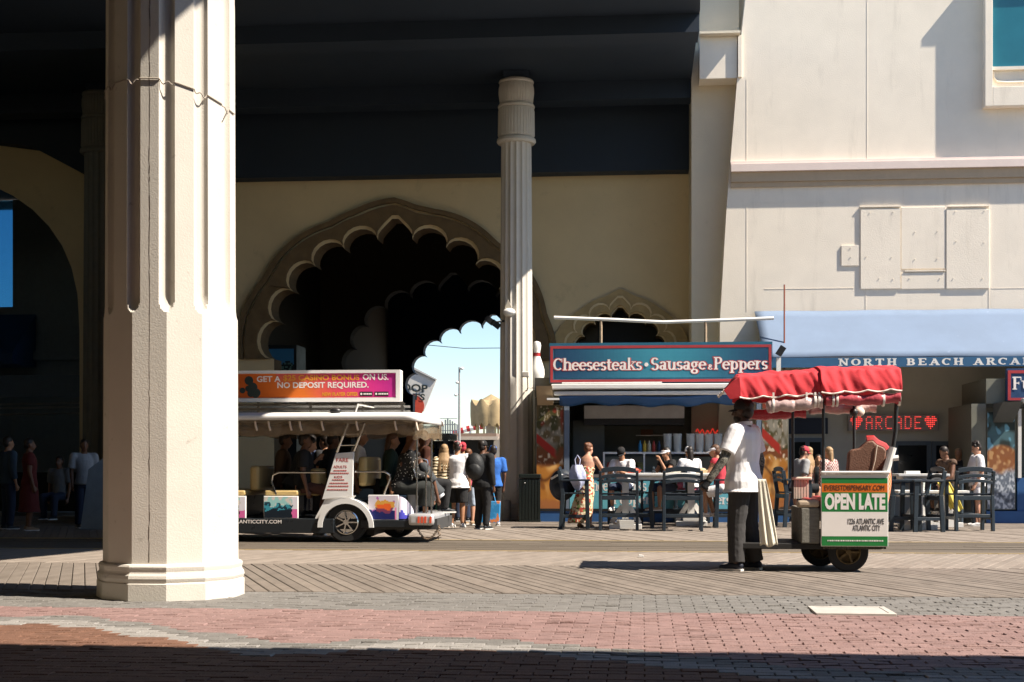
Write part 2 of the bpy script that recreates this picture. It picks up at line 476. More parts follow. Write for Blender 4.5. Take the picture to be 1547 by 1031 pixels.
blackmetal = mat('black metal', (0.02, 0.02, 0.021), rough=0.4, var=0.1)

# ================================================================ ground
ground_m = mat('sandy concrete', (0.22, 0.20, 0.175), rough=0.95, var=0.2, scale=0.8, bump=0.4, bscale=20)
g = MB(); g.add([(-1500, -300, -0.045), (1500, -300, -0.045), (1500, 2500, -0.045), (-1500, 2500, -0.045)], [(0, 1, 2, 3)])
tag(g.build('ground', ground_m), kind='structure')

# boardwalk: two herringbone lanes, the tram lane between yellow lines, a third herringbone lane, the strip before the stalls
boardwalk = tag(bpy.data.objects.new('boardwalk', None), kind='structure'); COL.objects.link(boardwalk)
TAN = math.tan(R(22))
def plank_mesh(ya, yb, lean, w, m, name='plank'):
    Ln = yb - ya; s = lean * TAN * Ln
    mb = MB(); c = 0.006
    top = [(c, ya + .003, 0), (w - c, ya + .003, 0), (w - c + s, yb - .003, 0), (c + s, yb - .003, 0)]
    mid = [(0, ya, -c), (w, ya, -c), (w + s, yb, -c), (s, yb, -c)]
    low = [(0, ya, -.042), (w, ya, -.042), (w + s, yb, -.042), (s, yb, -.042)]
    mb.add(top + mid + low, [(0, 1, 2, 3)] + [(4 + i, 4 + (i + 1) % 4, (i + 1) % 4, i) for i in range(4)] + [(8 + i, 8 + (i + 1) % 4, 4 + (i + 1) % 4, 4 + i) for i in range(4)])
    me_o = mb.build(name, m); me = me_o.data; bpy.data.objects.remove(me_o)
    return me
nplank = 0
farb = MB()
def lane(ya, yb, lean, pitch, m, xa, xb, singles=True):
    global nplank
    w = pitch - 0.008
    me = plank_mesh(ya, yb, lean, w, m)
    x = xa
    while x < xb:
        s = lean * TAN * (yb - ya)
        lo = min(x, x + s); hi = max(x, x + s) + w
        vis = hi > XY(-20, (ya + yb) / 2) - 1.5 and lo < XY(1567, (ya + yb) / 2) + 1.5
        dz = random.uniform(-.003, .003)
        if singles and vis and nplank < 298:
            o = bpy.data.objects.new('plank', me); COL.objects.link(o); o.parent = boardwalk
            o.location = (x, 0, dz); nplank += 1
        else:
            z0, z1 = -.042, dz
            farb.add([(x, ya, z0), (x + w, ya, z0), (x + w + s, yb, z0), (x + s, yb, z0), (x, ya, z1), (x + w, ya, z1), (x + w + s, yb, z1), (x + s, yb, z1)],
                     [(4, 5, 6, 7), (0, 1, 5, 4), (1, 2, 6, 5), (2, 3, 7, 6), (3, 0, 4, 7)])
        x += pitch
YA0, YA1, YB1, YL0, YL1, YC1 = 12.86, 16.45, 19.2, 19.28, 22.0, 26.8
lane(YA0, YA1, -1, 0.135, wood_a, -13, 11)
lane(YA1 + .006, YB1, 1, 0.135, wood_b, -16, 12)
lane(YL1 + .08, YC1, -1, 0.135, wood_b, -20, 16)
tag(farb.build('distant_planks', wood_b, boardwalk), kind='stuff')
lb = MB()
y = YL0
while y < YL1 - .1:
    x = -22 - random.uniform(0, 3)
    while x < 20:
        L_ = random.choice((3.2, 3.8, 4.4)); dz = random.uniform(-.003, .003)
        lb.box(x, x + L_ - .008, y, y + .138, -.042, dz); x += L_
    y += .15
tag(lb.build('tram_lane_planks', wood_c, boardwalk), kind='stuff')
lb = MB(); y = YC1 + .005
while y < 31.9:
    x = -24 - random.uniform(0, 3)
    while x < 24:
        L_ = random.choice((3.2, 3.8, 4.4)); dz = random.uniform(-.003, .003)
        lb.box(x, x + L_ - .008, y, y + .138, -.042, dz); x += L_
    y += .15
tag(lb.build('kerbside_planks', wood_a, boardwalk), kind='stuff')
for yy in (YL0 - .075, YL1 + .005):
    b = MB(); b.box(-22, 20, yy, yy + .07, -.04, .006); b.build('lane_line', yellow_line, boardwalk)

# paving: grey border course, pink field, two wave bands of grey and pale pavers over terracotta
paving = tag(bpy.data.objects.new('brick_paving', None), kind='structure'); COL.objects.link(paving)
pm = {'pink': pav_pink, 'grey': pav_grey, 'white': pav_white, 'terra': pav_terra}
pidx = ['pink', 'grey', 'white', 'terra']
def paver_kind(x, y):
    if y > 11.25: return 'grey'
    def wave(x, ax, ay, k): return ay - k * (math.sqrt((x - ax) ** 2 + .12) - .346)
    f = max(wave(x, -4.45, 10.2, .86), wave(x, -1.24, 9.1, .66), wave(x, 1.9, 7.9, .66))
    if y > f + .42: return 'pink'
    if y > f + .14: return 'grey'
    if y > f - .16: return 'white'
    return 'terra'
PW, PH = .205, .108
cand = []
row = 0; y = 5.0
while y < YA0 - .02:
    off = PW / 2 if row % 2 else 0
    hh = PH if y <= 11.2 else .128
    if y + hh > YA0 - .01: break
    x = -9.0 + off
    while x < 9.0:
        cand.append((x, y, hh)); x += PW
    y += hh; row += 1
def visible(x, y):
    d = -x * ST + y * CT; l = x * CT + y * ST
    px = 773.5 + l / d * FPX; py = HOR + EYE / d * FPX
    return -15 < px < 1562 and py < 1045, py
meshes = {}
for k in pidx:
    mb = MB(); c = .005; w, h = PW - .005, PH - .005
    mb.add([(c, c, 0), (w - c, c, 0), (w - c, h - c, 0), (c, h - c, 0), (0, 0, -c), (w, 0, -c), (w, h, -c), (0, h, -c), (0, 0, -.04), (w, 0, -.04), (w, h, -.04), (0, h, -.04)],
           [(0, 1, 2, 3)] + [(4 + i, 4 + (i + 1) % 4, (i + 1) % 4, i) for i in range(4)] + [(8 + i, 8 + (i + 1) % 4, 4 + (i + 1) % 4, 4 + i) for i in range(4)])
    oo = mb.build('paver', pm[k]); meshes[k] = oo.data; bpy.data.objects.remove(oo)
rest = MB(); npav = 0
for (x, y, hh) in sorted(cand, key=lambda t: t[1]):
    vis, py = visible(x + PW / 2, y)
    k = paver_kind(x + PW / 2, y + hh / 2)
    dz = random.gauss(0, .0018)
    if vis and npav < 298 and hh == PH:
        o = bpy.data.objects.new('paver', meshes[k]); COL.objects.link(o); o.parent = paving
        o.location = (x, y, dz); npav += 1
    else:
        rest.cm = pidx.index(k)
        w, h = PW - .005, hh - .005; t1, t2 = random.gauss(0, .0022), random.gauss(0, .0022); c = .005
        rest.add([(x + c, y + c, dz + t1), (x + w - c, y + c, dz + t2), (x + w - c, y + h - c, dz - t1), (x + c, y + h - c, dz - t2),
                  (x, y, dz - .006), (x + w, y, dz - .006), (x + w, y + h, dz - .006), (x, y + h, dz - .006),
                  (x, y, -.04), (x + w, y, -.04), (x + w, y + h, -.04), (x, y + h, -.04)],
                 [(0, 1, 2, 3)] + [(4 + i, 4 + (i + 1) % 4, (i + 1) % 4, i) for i in range(4)] + [(8 + i, 8 + (i + 1) % 4, 4 + (i + 1) % 4, 4 + i) for i in range(4)])
tag(rest.build('distant_pavers', [pm[k] for k in pidx], paving), kind='stuff')
# pale access plate let into the paving
a, b_ = G(1232, 929), G(1344, 920)
mb = MB(); q0, q1, q2, q3 = G(1229, 929.5), G(1357, 929.5), G(1340, 919.5), G(1217, 919.5)
yy0, yy1 = min(q0.y, q1.y), max(q2.y, q3.y)
pl = thing('access_plate', 'pale rectangular access plate with raised rim in the pink and grey paving', 'plate', ((q0.x + q1.x) / 2, (yy0 + yy1) / 2, 0))
hx = (q1.x - q0.x) / 2 - .02; hy = (yy1 - yy0) / 2
for (x0, x1, y0, y1) in ((-hx, hx, -hy, -hy + .05), (-hx, hx, hy - .05, hy), (-hx, -hx + .05, -hy + .052, hy - .052), (hx - .05, hx, -hy + .052, hy - .052)):
    mb.box(x0, x1, y0, y1, -.02, .016)
mb.build('rim', mat('plate rim', (0.45, 0.42, 0.38), rough=0.6, var=.2), pl, bevel=.004)
MB().box(-hx + .052, hx - .052, -hy + .052, hy - .052, -.02, .012).build('lid', mat('plate lid', (0.42, 0.40, 0.37), rough=0.6, var=.12), pl)

# ================================================================ portico: roof overhead, arched wall, passage
YW = 33.5
KS = .905           # arch sizes at this wall
portico = thing('portico', 'vast shaded portico with navy ceiling and tan scalloped arch wall', 'building', (-6, 33, 0))
PO = portico.location.copy()
CZ = 9.75
edge = [(-0.5, 4.5), (-.1, 10.7), (.09, 14.7), (.55, 16.8), (.68, 19.4), (1.0, 24), (1.1, 27), (1.1, 38.2)]  # front stretch lengthened out of view to keep sky light off the left
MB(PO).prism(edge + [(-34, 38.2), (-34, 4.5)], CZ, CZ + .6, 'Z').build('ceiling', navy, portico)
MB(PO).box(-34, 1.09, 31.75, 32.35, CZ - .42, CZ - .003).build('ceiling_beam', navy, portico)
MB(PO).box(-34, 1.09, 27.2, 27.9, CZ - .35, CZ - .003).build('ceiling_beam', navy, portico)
zb = ZY(560, 272, YW)
blk = [(-34, CZ - .003), (-34, CZ - .3), (XY(0, YW) - .6, ZY(0, 215, YW)), (XY(60, YW), ZY(60, 228, YW)), (XY(128, YW), ZY(128, 264, YW)), (XY(175, YW), zb), (1.09, zb), (1.09, CZ - .003)]
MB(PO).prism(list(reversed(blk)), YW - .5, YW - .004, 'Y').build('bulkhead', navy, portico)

def lobed_arch(cx, zs, w, h, n, depth=0.55, tip=0.2, samples=9):
    """outline of a many-lobed arch, left springing to right springing"""
    ts = [math.pi * i / n for i in range(n + 1)]
    pt = lambda t: Vector((cx - w * math.cos(t), zs + h * math.sin(t) ** .92))
    out = [pt(0)]
    for i in range(n):
        a, b = pt(ts[i]), pt(ts[i + 1]); c = (a + b) / 2; r = (b - a).length / 2
        nrm = Vector((c.x - cx, (c.y - zs) + .25)); nrm.normalize()
        tdir = (b - a).normalized(); up = Vector((-tdir.y, tdir.x))
        if up.dot(nrm) < 0: up = -up
        for k in range(1, samples):
            s = math.pi * k / samples
            e = r * depth * math.sin(s) * 2 * .8
            p = c - tdir * (math.cos(s) * r * 1.04) + up * e
            if i == n // 2 and n % 2: p = p + up * (tip * max(0, 1 - abs(s - math.pi / 2) / .8) ** 1.6)
            out.append(p)
        out.append(b)
    return [(p.x, p.y) for p in out]
def smooth_band(cx, zs, w, h, n, amp):
    out = []
    for i in range(97):
        t = math.pi * i / 96
        q = 1 + amp * abs(math.sin(n * t / 2))
        pk = .16 * max(0, 1 - abs(t - math.pi / 2) / .25)
        out.append((cx - w * q * math.cos(t), zs + h * q * math.sin(t) + pk))
    return out
ACX = XY(597, YW)
NL = 11
AZ = 1.15 + 2.85 * KS
SCX = XY(937, YW); SCZ = 1.15 + 2.95 * KS
arch = lobed_arch(ACX, AZ, 3.25 * KS, 3.15 * KS, NL)
sm = lobed_arch(SCX, SCZ, 1.02 * KS, .92 * KS, 7, samples=7, tip=.12)
# wall with the big and the small opening
left_arch = []
lx = XY(120, YW); lz = ZY(120, 500, YW)
lcx = XY(-120, YW)
for i in range(21):
    t = math.pi * i / 20
    left_arch.append((lcx - (lx - lcx) * math.cos(t), lz + (ZY(0, 285, YW) - lz) * 1.12 * math.sin(t) ** .8))
outline = [(-34, 0), (left_arch[0][0], 0)] + left_arch + [(left_arch[-1][0], 0)]
outline += [(arch[0][0], 0)] + arch + [(arch[-1][0], 0)]
outline += [(sm[0][0], 0)] + sm + [(sm[-1][0], 0), (1.5, 0), (1.5, CZ - .004), (-34, CZ - .004)]
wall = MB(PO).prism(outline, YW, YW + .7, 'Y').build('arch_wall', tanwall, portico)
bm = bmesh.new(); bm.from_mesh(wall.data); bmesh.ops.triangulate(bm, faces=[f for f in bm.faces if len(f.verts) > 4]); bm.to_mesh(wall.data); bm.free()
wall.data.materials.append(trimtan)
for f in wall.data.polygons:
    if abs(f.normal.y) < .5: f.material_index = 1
# raised trim bands that follow the openings
band_in = lobed_arch(ACX, AZ, 3.33 * KS, 3.24 * KS, NL)
n_in = len(band_in)
band_out = []
for i, p in enumerate(band_in):
    t = math.pi * i / (n_in - 1)
    q = 1 + .025 * abs(math.sin(NL * t / 2))
    band_out.append((ACX - 4.0 * KS * q * math.cos(t), AZ + 3.78 * KS * q * math.sin(t) + .16 * max(0, 1 - abs(t - math.pi / 2) / .22)))
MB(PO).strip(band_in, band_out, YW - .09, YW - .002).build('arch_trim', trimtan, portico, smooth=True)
band2_in = [(p[0], p[1]) for p in smooth_band(ACX, AZ, 4.06 * KS, 3.84 * KS, NL, .025)]
band2_out = [(p[0], p[1]) for p in smooth_band(ACX, AZ, 4.18 * KS, 3.96 * KS, NL, .025)]
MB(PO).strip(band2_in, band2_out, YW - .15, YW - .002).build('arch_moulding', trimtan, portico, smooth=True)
sin_ = lobed_arch(SCX, SCZ, 1.06 * KS, .96 * KS, 7, samples=7, tip=.12)
sout = []
for i, p in enumerate(sin_):
    t = math.pi * i / (len(sin_) - 1)
    fl = .55 * max(0, math.cos(t) ** 2 - .45)
    sout.append((SCX - (1.5 + fl) * KS * math.cos(t), SCZ + 1.5 * KS * math.sin(t) ** .9 + .14 * max(0, 1 - abs(t - math.pi / 2) / .25)))
ochre2 = mat('pale ochre trim', (0.46, 0.34, 0.17), rough=.85, var=.2, scale=4)
MB(PO).strip(sin_, sout, YW - .10, YW - .002).build('small_arch_trim', ochre2, portico, smooth=True)
s2 = lobed_arch(SCX, SCZ, 1.22 * KS, 1.12 * KS, 7, samples=7, tip=.12); s3 = lobed_arch(SCX, SCZ, 1.27 * KS, 1.17 * KS, 7, samples=7, tip=.12)
MB(PO).strip(s2, s3, YW - .13, YW - .101).build('small_arch_moulding', tanwall, portico, smooth=True)
for sgn, cx in ((-1, SCX - 1.8), (1, SCX + 1.4)):
    pts = []
    for k in range(15):
        t = math.pi * (1 + k / 14)
        pts.append((cx + .52 * math.cos(t), YW - .07, SCZ + .2 + .34 * math.sin(t)))
    MB(PO).tube(pts, .06, 6).build('scroll', trimtan, portico, smooth=True)
MB(PO).box(SCX - 1.1, min(SCX + 1.1, 1.05), YW + .75, YW + 2.5, 0, 5.4).build('niche_back', dark_m, portico)
ochre2 = mat('pale ochre trim', (0.46, 0.34, 0.17), rough=.85, var=.2, scale=4)
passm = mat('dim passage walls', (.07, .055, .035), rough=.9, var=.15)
# passage behind the big arch: side walls, roof, two more lobed arches
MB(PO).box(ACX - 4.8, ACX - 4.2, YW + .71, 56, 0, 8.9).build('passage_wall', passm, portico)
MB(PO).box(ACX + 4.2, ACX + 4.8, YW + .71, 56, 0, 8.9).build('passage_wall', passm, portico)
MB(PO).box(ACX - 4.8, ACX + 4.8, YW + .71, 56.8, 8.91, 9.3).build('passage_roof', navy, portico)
for ya in (43.9, 56.0):
    a2 = lobed_arch(ACX, 1.15 + 3.15 * KS, 3.55 * KS, 2.95 * KS, NL)
    ol = [(ACX - 4.4, 0), (a2[0][0], 0)] + a2 + [(a2[-1][0], 0), (ACX + 4.4, 0), (ACX + 4.4, 9.0), (ACX - 4.4, 9.0)]
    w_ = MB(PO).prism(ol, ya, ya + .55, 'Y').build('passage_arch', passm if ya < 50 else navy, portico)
    bm = bmesh.new(); bm.from_mesh(w_.data); bmesh.ops.triangulate(bm, faces=[f for f in bm.faces if len(f.verts) > 4]); bm.to_mesh(w_.data); bm.free()
# pier beside the sunlit facade, with its haunch
MB(PO).box(1.1, 2.6, 31.6, 38.2, 0, 15).build('pier', cream, portico)

MB(PO).box(-9.7, -9.4, 26.6, 31.9, 0, CZ - .42).build('hidden_light_block', tanwall, portico)  # unseen wall added behind the near column, keeps bounce light off the left bay
MB(PO).box(-23.4, -23, -7, 46, 0, CZ - .003).build('added_end_wall', tanwall, portico)  # unseen wall added to shut out sky light from the left
MB(PO).box(-34, 1.09, 38.21, 46, CZ, CZ + .6).build('added_rear_ceiling', navy, portico)  # unseen roof added over the side hall to block light
# left end: grey wall, window of sky blue glass and a navy awning, seen dimly through the left arch
lw = thing('side_hall', 'dim grey hall wall with tall blue window seen through the left arch', 'building', (XY(60, 44), 44, 0))
LO = lw.location.copy()
greywall = mat('grey hall wall', (0.27, 0.31, 0.33), rough=.9, var=.1)
x0, x1 = XY(-260, 44), XY(150, 44); wx = XY(19, 44); zt, zl = ZY(10, 292, 44), ZY(10, 464, 44)
MB(LO).box(wx, x1, 44, 44.4, 0, 9.7).build('wall', greywall, lw)
MB(LO).box(x0, wx - .003, 44, 44.4, 0, zl).build('wall_base', greywall, lw)
MB(LO).box(x0, wx - .003, 44.1, 44.2, zl + .003, 9.7).build('window', mat('blue glass', (.035, .16, .30), rough=.05, var=.05, trans=1.0), lw)
MB(LO).prism([(43.9, ZY(30, 476, 44)), (42.2, ZY(30, 540, 44)), (42.2, ZY(30, 556, 44)), (43.9, ZY(30, 556, 44))], XY(-200, 44), XY(56, 44), 'X').build('awning', bluepaint, lw)
MB(LO).box(XY(54, 44), x1, 43.7, 43.95, ZY(90, 545, 44), ZY(90, 531, 44)).build('ledge', greywall, lw)

# ---------------------------------------------------------------- columns
def fluted_column(name, label, px, Y, phase=0.0, group=None, column_m=None):
    column_m = column_m or MATS['painted column']
    X = XY(px, Y)
    t = thing(name, label, 'column', (X, Y, 0), phase, group)
    NF = 16; per = 10
    prof = []
    zcap = 8.32
    zs = [.34, 1.0, 2.9, 3.05, 3.12, 3.2, 4.5, 6, 7.4, 8.1, 8.25]
    vs_ = []; fs = []; n = NF * per
    for z in zs:
        for k in range(n):
            a = 2 * math.pi * k / n
            s = abs((k % per) / per - .5) * 2          # 0 in the flute middle, 1 on the arris
            r0 = .375 - .045 * z / 8.3
            dep = .03 * math.sqrt(max(0, 1 - (s / .82) ** 2))
            lo = .012 if (k // per) % 2 else .03
            if z < 3.1: dep *= (1.0 if (k // per) % 2 == 0 and z > .9 else .12)
            r = r0 - dep
            vs_.append((r * math.cos(a), r * math.sin(a), z))
    m = len(zs)
    for i in range(m - 1):
        for k in range(n):
            k2 = (k + 1) % n
            fs.append((i * n + k, i * n + k2, (i + 1) * n + k2, (i + 1) * n + k))
    MB().add(vs_, fs).build('shaft', column_m, t, smooth=True, angle=25)
    MB().lathe([(.46, 0), (.46, .2), (.44, .22), (.45, .25), (.42, .30), (.385, .34), (.3, .34)], n=32).build('base', column_m, t, smooth=True)
    # capital: necking ring, reeded basket, rope, reeded bell
    MB().lathe([(.3, 8.2), (.40, 8.2), (.43, 8.24), (.42, 8.3), (.40, 8.32), (.3, 8.32)], n=40).build('neck_ring', column_m, t, smooth=True)
    def reeded(zr, name_):
        vs_ = []; fs = []; n = 36 * 4
        for z, r0 in zr:
            for k in range(n):
                a = 2 * math.pi * k / n
                r = r0 - (.014 if k % 4 in (0,) else .0)
                vs_.append((r * math.cos(a), r * math.sin(a), z))
        for i in range(len(zr) - 1):
            for k in range(n):
                k2 = (k + 1) % n
                fs.append((i * n + k, i * n + k2, (i + 1) * n + k2, (i + 1) * n + k))
        fs.append(tuple(range((len(zr) - 1) * n, len(zr) * n)))
        MB().add(vs_, fs).build(name_, column_m, t, smooth=True, angle=20)
    reeded([(8.33, .38), (8.38, .405), (8.9, .40), (8.96, .385)], 'reeded_drum')
    MB().lathe([(.36, 8.96), (.40, 8.98), (.405, 9.02), (.38, 9.06)], n=40).build('rope_ring', column_m, t, smooth=True)
    reeded([(9.065, .365), (9.15, .372), (9.3, .39), (9.42, .385), (9.5, .365)], 'bell')
    MB().lathe([(.3, 9.5), (.37, 9.505), (.385, 9.54), (.37, 9.58), (.33, 9.6)], n=40).build('top_ring', column_m, t, smooth=True)
    MB().box(-.28, .28, -.28, .28, 9.6, 9.74).build('abacus', navy, t)
    return t
c1 = fluted_column('fluted_column', 'tall slender fluted column with reeded capital left of the food stall', 780, 31.0, .1)
c2 = fluted_column('fluted_column', 'dim fluted column in deep shade just left of the big white column', 150, 31.2, .3, column_m=mat('shade-darkened column paint', (.22, .215, .19), rough=.8, var=.1))  # darker copy of the column paint, with the deep shade put into its colour

# near twelve-sided column
cc = P(258.5, HOR, 12.72); nc = thing('large_column', 'big white twelve sided column with rounded flutes in the foreground', 'column', (cc.x, cc.y, 0))
NS = 12; RAD = .592; per = 22
def column_r(a, z):
    s = 2 * math.pi / NS
    q = (a + math.pi / 2) % s                       # facet normals lie on multiples of 30 degrees from -Y
    q = q if q < s / 2 else q - s
    rp = RAD * math.cos(s / 2) / math.cos(q)
    rp -= .003 * z
    # concave flutes on the corners
    ex = (s / 2 - abs(q)) * RAD
    zf, w0 = 2.47, .066
    if z > zf:
        wz = w0 * math.sqrt(max(0, 1 - max(0, (zf + 2.4 * w0 - z) / (2.4 * w0)) ** 2))
        if ex < wz: rp -= .98 * math.sqrt(wz * wz - ex * ex) * (.35 + .65 * wz / w0)
    return rp
zs = [.30, .8, 1.3, 1.9, 2.3, 2.44] + [2.47 + .16 * (i / 9) ** 1.6 for i in range(10)] + [2.75, 3.2, 4, 5, 6, 7.5, 9.0, 9.74]
n = NS * per; vs_ = []; fs = []
for z in zs:
    for k in range(n):
        a = 2 * math.pi * k / n + R(15) - math.pi / 2
        r = column_r(a, z)
        vs_.append((r * math.cos(a), r * math.sin(a), z))
for i in range(len(zs) - 1):
    for k in range(n):
        k2 = (k + 1) % n
        fs.append((i * n + k, i * n + k2, (i + 1) * n + k2, (i + 1) * n + k))
MB().add(vs_, fs).build('shaft', column_m, nc, smooth=True, angle=22)
kf = 1 / math.cos(R(15)) * math.cos(R(15))
basep = [(.645, 0), (.645, .145), (.632, .155), (.64, .17), (.645, .19), (.64, .215), (.625, .235), (.622, .25), (.628, .27), (.63, .29), (.62, .305), (.60, .315), (.56, .318)]
MB().lathe([(r * 1.0, z) for r, z in basep], n=12, phase=R(15)).build('base', column_m, nc, smooth=True, angle=24)
# thin wire looped round the column, sagging into the flutes
wire = []
WZ = [(-.66, 4.44), (-.5, 4.46), (-.2, 4.475), (.1, 4.465), (.25, 4.43), (.42, 4.38), (.52, 4.33), (.62, 4.26)]
def wz(x):
    for (xa_, za_), (xb_, zb__) in zip(WZ[:-1], WZ[1:]):
        if x <= xb_: return za_ + (zb__ - za_) * max(0, (x - xa_)) / (xb_ - xa_)
    return WZ[-1][1]
for k in range(0, 181):
    a = -math.pi * 1.02 + math.pi * 1.04 * k / 180
    q = ((a + math.pi / 2 + R(15)) % R(30)) - R(15)
    r = RAD * math.cos(R(15)) / math.cos(q) - .013 + .008
    ex = (R(15) - abs(q)) * RAD
    sag = .05 * math.sqrt(max(0, 1 - (ex / .062) ** 2)) * (.6 + .4 * math.sin(k * .7))
    if ex < .066: r -= .014
    wire.append((r * math.cos(a), r * math.sin(a), wz(r * math.cos(a)) - sag))
MB().tube(wire, .006, 5).build('wire', mat('old wire', (.35, .31, .26), rough=.7), nc)
cr = MB()
xs = 0.0; pz = .33
random.seed(3)
pts = []
while pz < 5.6:
    pts.append((xs + random.uniform(-.004, .004), pz)); pz += random.uniform(.03, .12)
yf = -RAD * math.cos(R(15)) - .0012
for (xa, za), (xb, zb_) in zip(pts[:-1], pts[1:]):
    wd = random.choice((.0006, .0012, .0024, .0005, .0016)) * (1.4 if za < 1.6 or za > 3 else .7)
    aa = R(-30)
    def onf(x, z):  # on the facet left of the front one
        v = Vector((x, yf + .0018 * z, z)); return v
    cr.add([(xa - wd, yf + .003 * za * .95, za), (xa + wd, yf + .003 * za * .95, za), (xb + wd, yf + .003 * zb_ * .95, zb_), (xb - wd, yf + .003 * zb_ * .95, zb_),
            (xa - wd, yf + .02, za), (xa + wd, yf + .02, za), (xb + wd, yf + .02, zb_), (xb - wd, yf + .02, zb_)], [(0, 1, 2, 3), (0, 3, 7, 4), (1, 5, 6, 2)])
for p in cr.v: pass
# the crack runs on the front facet that faces slightly left
cro = cr.build('crack', mat('crack', (.10, .08, .065), rough=1), nc)
random.seed(11)

# roof and wall of the arcade behind the photographer (casts the shade on the near paving)
h = 8.0; sh = Vector((SUN.x / SUN.z * h, SUN.y / SUN.z * h))
pA = G(0, 977); pB = G(1547, 995)
dirv = Vector((pB.x - pA.x, pB.y - pA.y)).normalized()
qa = Vector((pA.x, pA.y)) + sh - dirv * 22; qb = Vector((pA.x, pA.y)) + sh + dirv * 30
nb = thing('near_arcade', 'shaded arcade roof over the near edge of the paving behind the viewer', 'building', (0, -6, 0))
MB(nb.location).prism([(qa.x, qa.y), (qa.x, -8), (qb.x, -8), (qb.x, qb.y)], h, h + .5, 'Z').build('roof', navy, nb)
MB(nb.location).box(-25, 30, -8.6, -8.02, 0, 9).build('wall', mat('dim back wall', (.2, .17, .13), rough=.9), nb)

# ================================================================ sunlit facade on the right
YF = 31.0
fac = thing('facade_building', 'sunlit white stucco building with cornice and big window on the right', 'building', (6, YF, 0))
FO = fac.location.copy()
xl = [(1128, -40), (1126, 0), (1120, 55), (1114, 118), (1103, 250), (1098, 310), (1088, 480), (1085, 700)]
xlp = [(PY(px, py, YF).x, PY(px, py, YF).z) for px, py in xl]
xr = 15.0
jx = XY(1150, YF)
zaw = ZY(1300, 545, YF)
outline = [(xlp[0][0], 15)] + xlp + [(xlp[-1][0], 0), (jx, 0), (jx, zaw), (xr, zaw), (xr, 15)]
w_ = MB(FO).prism(list(reversed(outline)), YF, 31.598, 'Y').build('wall', facade_m, fac)
bm = bmesh.new(); bm.from_mesh(w_.data); bmesh.ops.triangulate(bm, faces=[f for f in bm.faces if len(f.verts) > 4]); bm.to_mesh(w_.data); bm.free()
# haunch blocks between facade and pier
zh0, zh1 = ZY(1090, 118, YF), ZY(1090, 55, YF)
xp = 1.1
bl = PY(1057, 118, YF).x
MB(FO).box(bl, xlp[3][0] - .005, YF + .02, 31.597, zh0, zh1 - .002).build('haunch', facade_m, fac)
MB(FO).box(bl - .01, PY(1118, 55, YF).x - .004, YF - .23, 31.597, zh1, zh1 + .05).build('haunch_cap', cream, fac)
MB(FO).box(bl + .02, PY(1119, 0, YF).x - .004, YF + .45, 31.597, zh1 + .051, 15).build('haunch', cream, fac)
MB(FO).box(PY(1115, 90, YF).x - .002, PY(1119, 90, YF).x + .02, YF - .05, YF - .001, zh0, zh1).build('corner_bead', facade_m, fac)
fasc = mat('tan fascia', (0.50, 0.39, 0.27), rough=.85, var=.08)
# cornice: lit nosing over two shaded fascia steps
zc = [ZY(1300, p, YF) for p in (243, 247, 258, 273, 281)]
xc0 = PY(1104, 250, YF).x
MB(FO).box(xc0, xr, YF - .165, YF - .001, zc[2], zc[1]).build('cornice_nosing', pinktrim, fac)
MB(FO).box(xc0, xr, YF - .07, YF - .001, zc[1] + .002, zc[0] + .02).build('cornice_cap', pinktrim, fac)
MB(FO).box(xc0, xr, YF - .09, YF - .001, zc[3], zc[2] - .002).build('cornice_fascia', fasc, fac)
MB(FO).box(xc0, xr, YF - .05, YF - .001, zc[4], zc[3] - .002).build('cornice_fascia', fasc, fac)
# stucco joints as narrow raised beads
for px, pa, pb in ((1310, -20, 242), (1128, 120, 242), (1128, 310, 470), (1366, 282, 308), (1429, 282, 308), (1494, 282, 468), (1308, 438, 468)):
    p, q = PY(px, pb, YF), PY(px, pa, YF)
    MB(FO).box(p.x - .007, p.x + .007, YF - .005, YF - .001, p.z, q.z).build('joint_bead', facade_m, fac)
for px0, px1, py in ((1130, 1295, 308), (1155, 1290, 437), (1498, 1560, 436)):
    p, q = PY(px0, py, YF), PY(px1, py, YF)
    MB(FO).box(p.x, q.x, YF - .005, YF - .001, p.z - .006, p.z + .006).build('joint_bead', facade_m, fac)
def board(px0, py0, px1, py1, d, bolts=()):
    a = PY(px0, py1, YF); b = PY(px1, py0, YF)
    o = MB(FO).box(a.x, b.x, YF - d, YF - .001, a.z, b.z).build('wall_board', facade_m, fac, bevel=.003)
    for bx_, by_ in bolts:
        q = PY(bx_, by_, YF)
        MB(FO).tube([(q.x, YF - d - .014, q.z), (q.x, YF - d + .002, q.z)], .010, 6).build('bolt', facade_m, o)
def lip(px0, px1, py, d):
    a = PY(px0, py + 2.4, YF); b = PY(px1, py, YF)
    MB(FO).box(a.x, b.x, YF - d, YF - .001, a.z, b.z).build('board_lip', facade_m, fac)
board(1300, 316, 1360, 437, .034, ((1314, 322), (1349, 321), (1309, 388), (1347, 389), (1328, 421), (1349, 422)))
lip(1299, 1361, 311.5, .045)
board(1361.5, 313, 1428, 407, .022, ((1382, 351), (1416, 350), (1382, 392), (1416, 391)))
lip(1367, 1428, 408.5, .04)
board(1361.5, 412, 1428, 437, .022, ((1374, 421), (1420, 421)))
board(1429.5, 317, 1494, 436.5, .034, ((1443, 320), (1487, 319), (1444, 365), (1486, 367), (1440, 421), (1484, 421)))
lip(1432, 1494, 311, .045)
board(1271, 371, 1297, 402, .026, ((1285, 375), (1285, 389)))
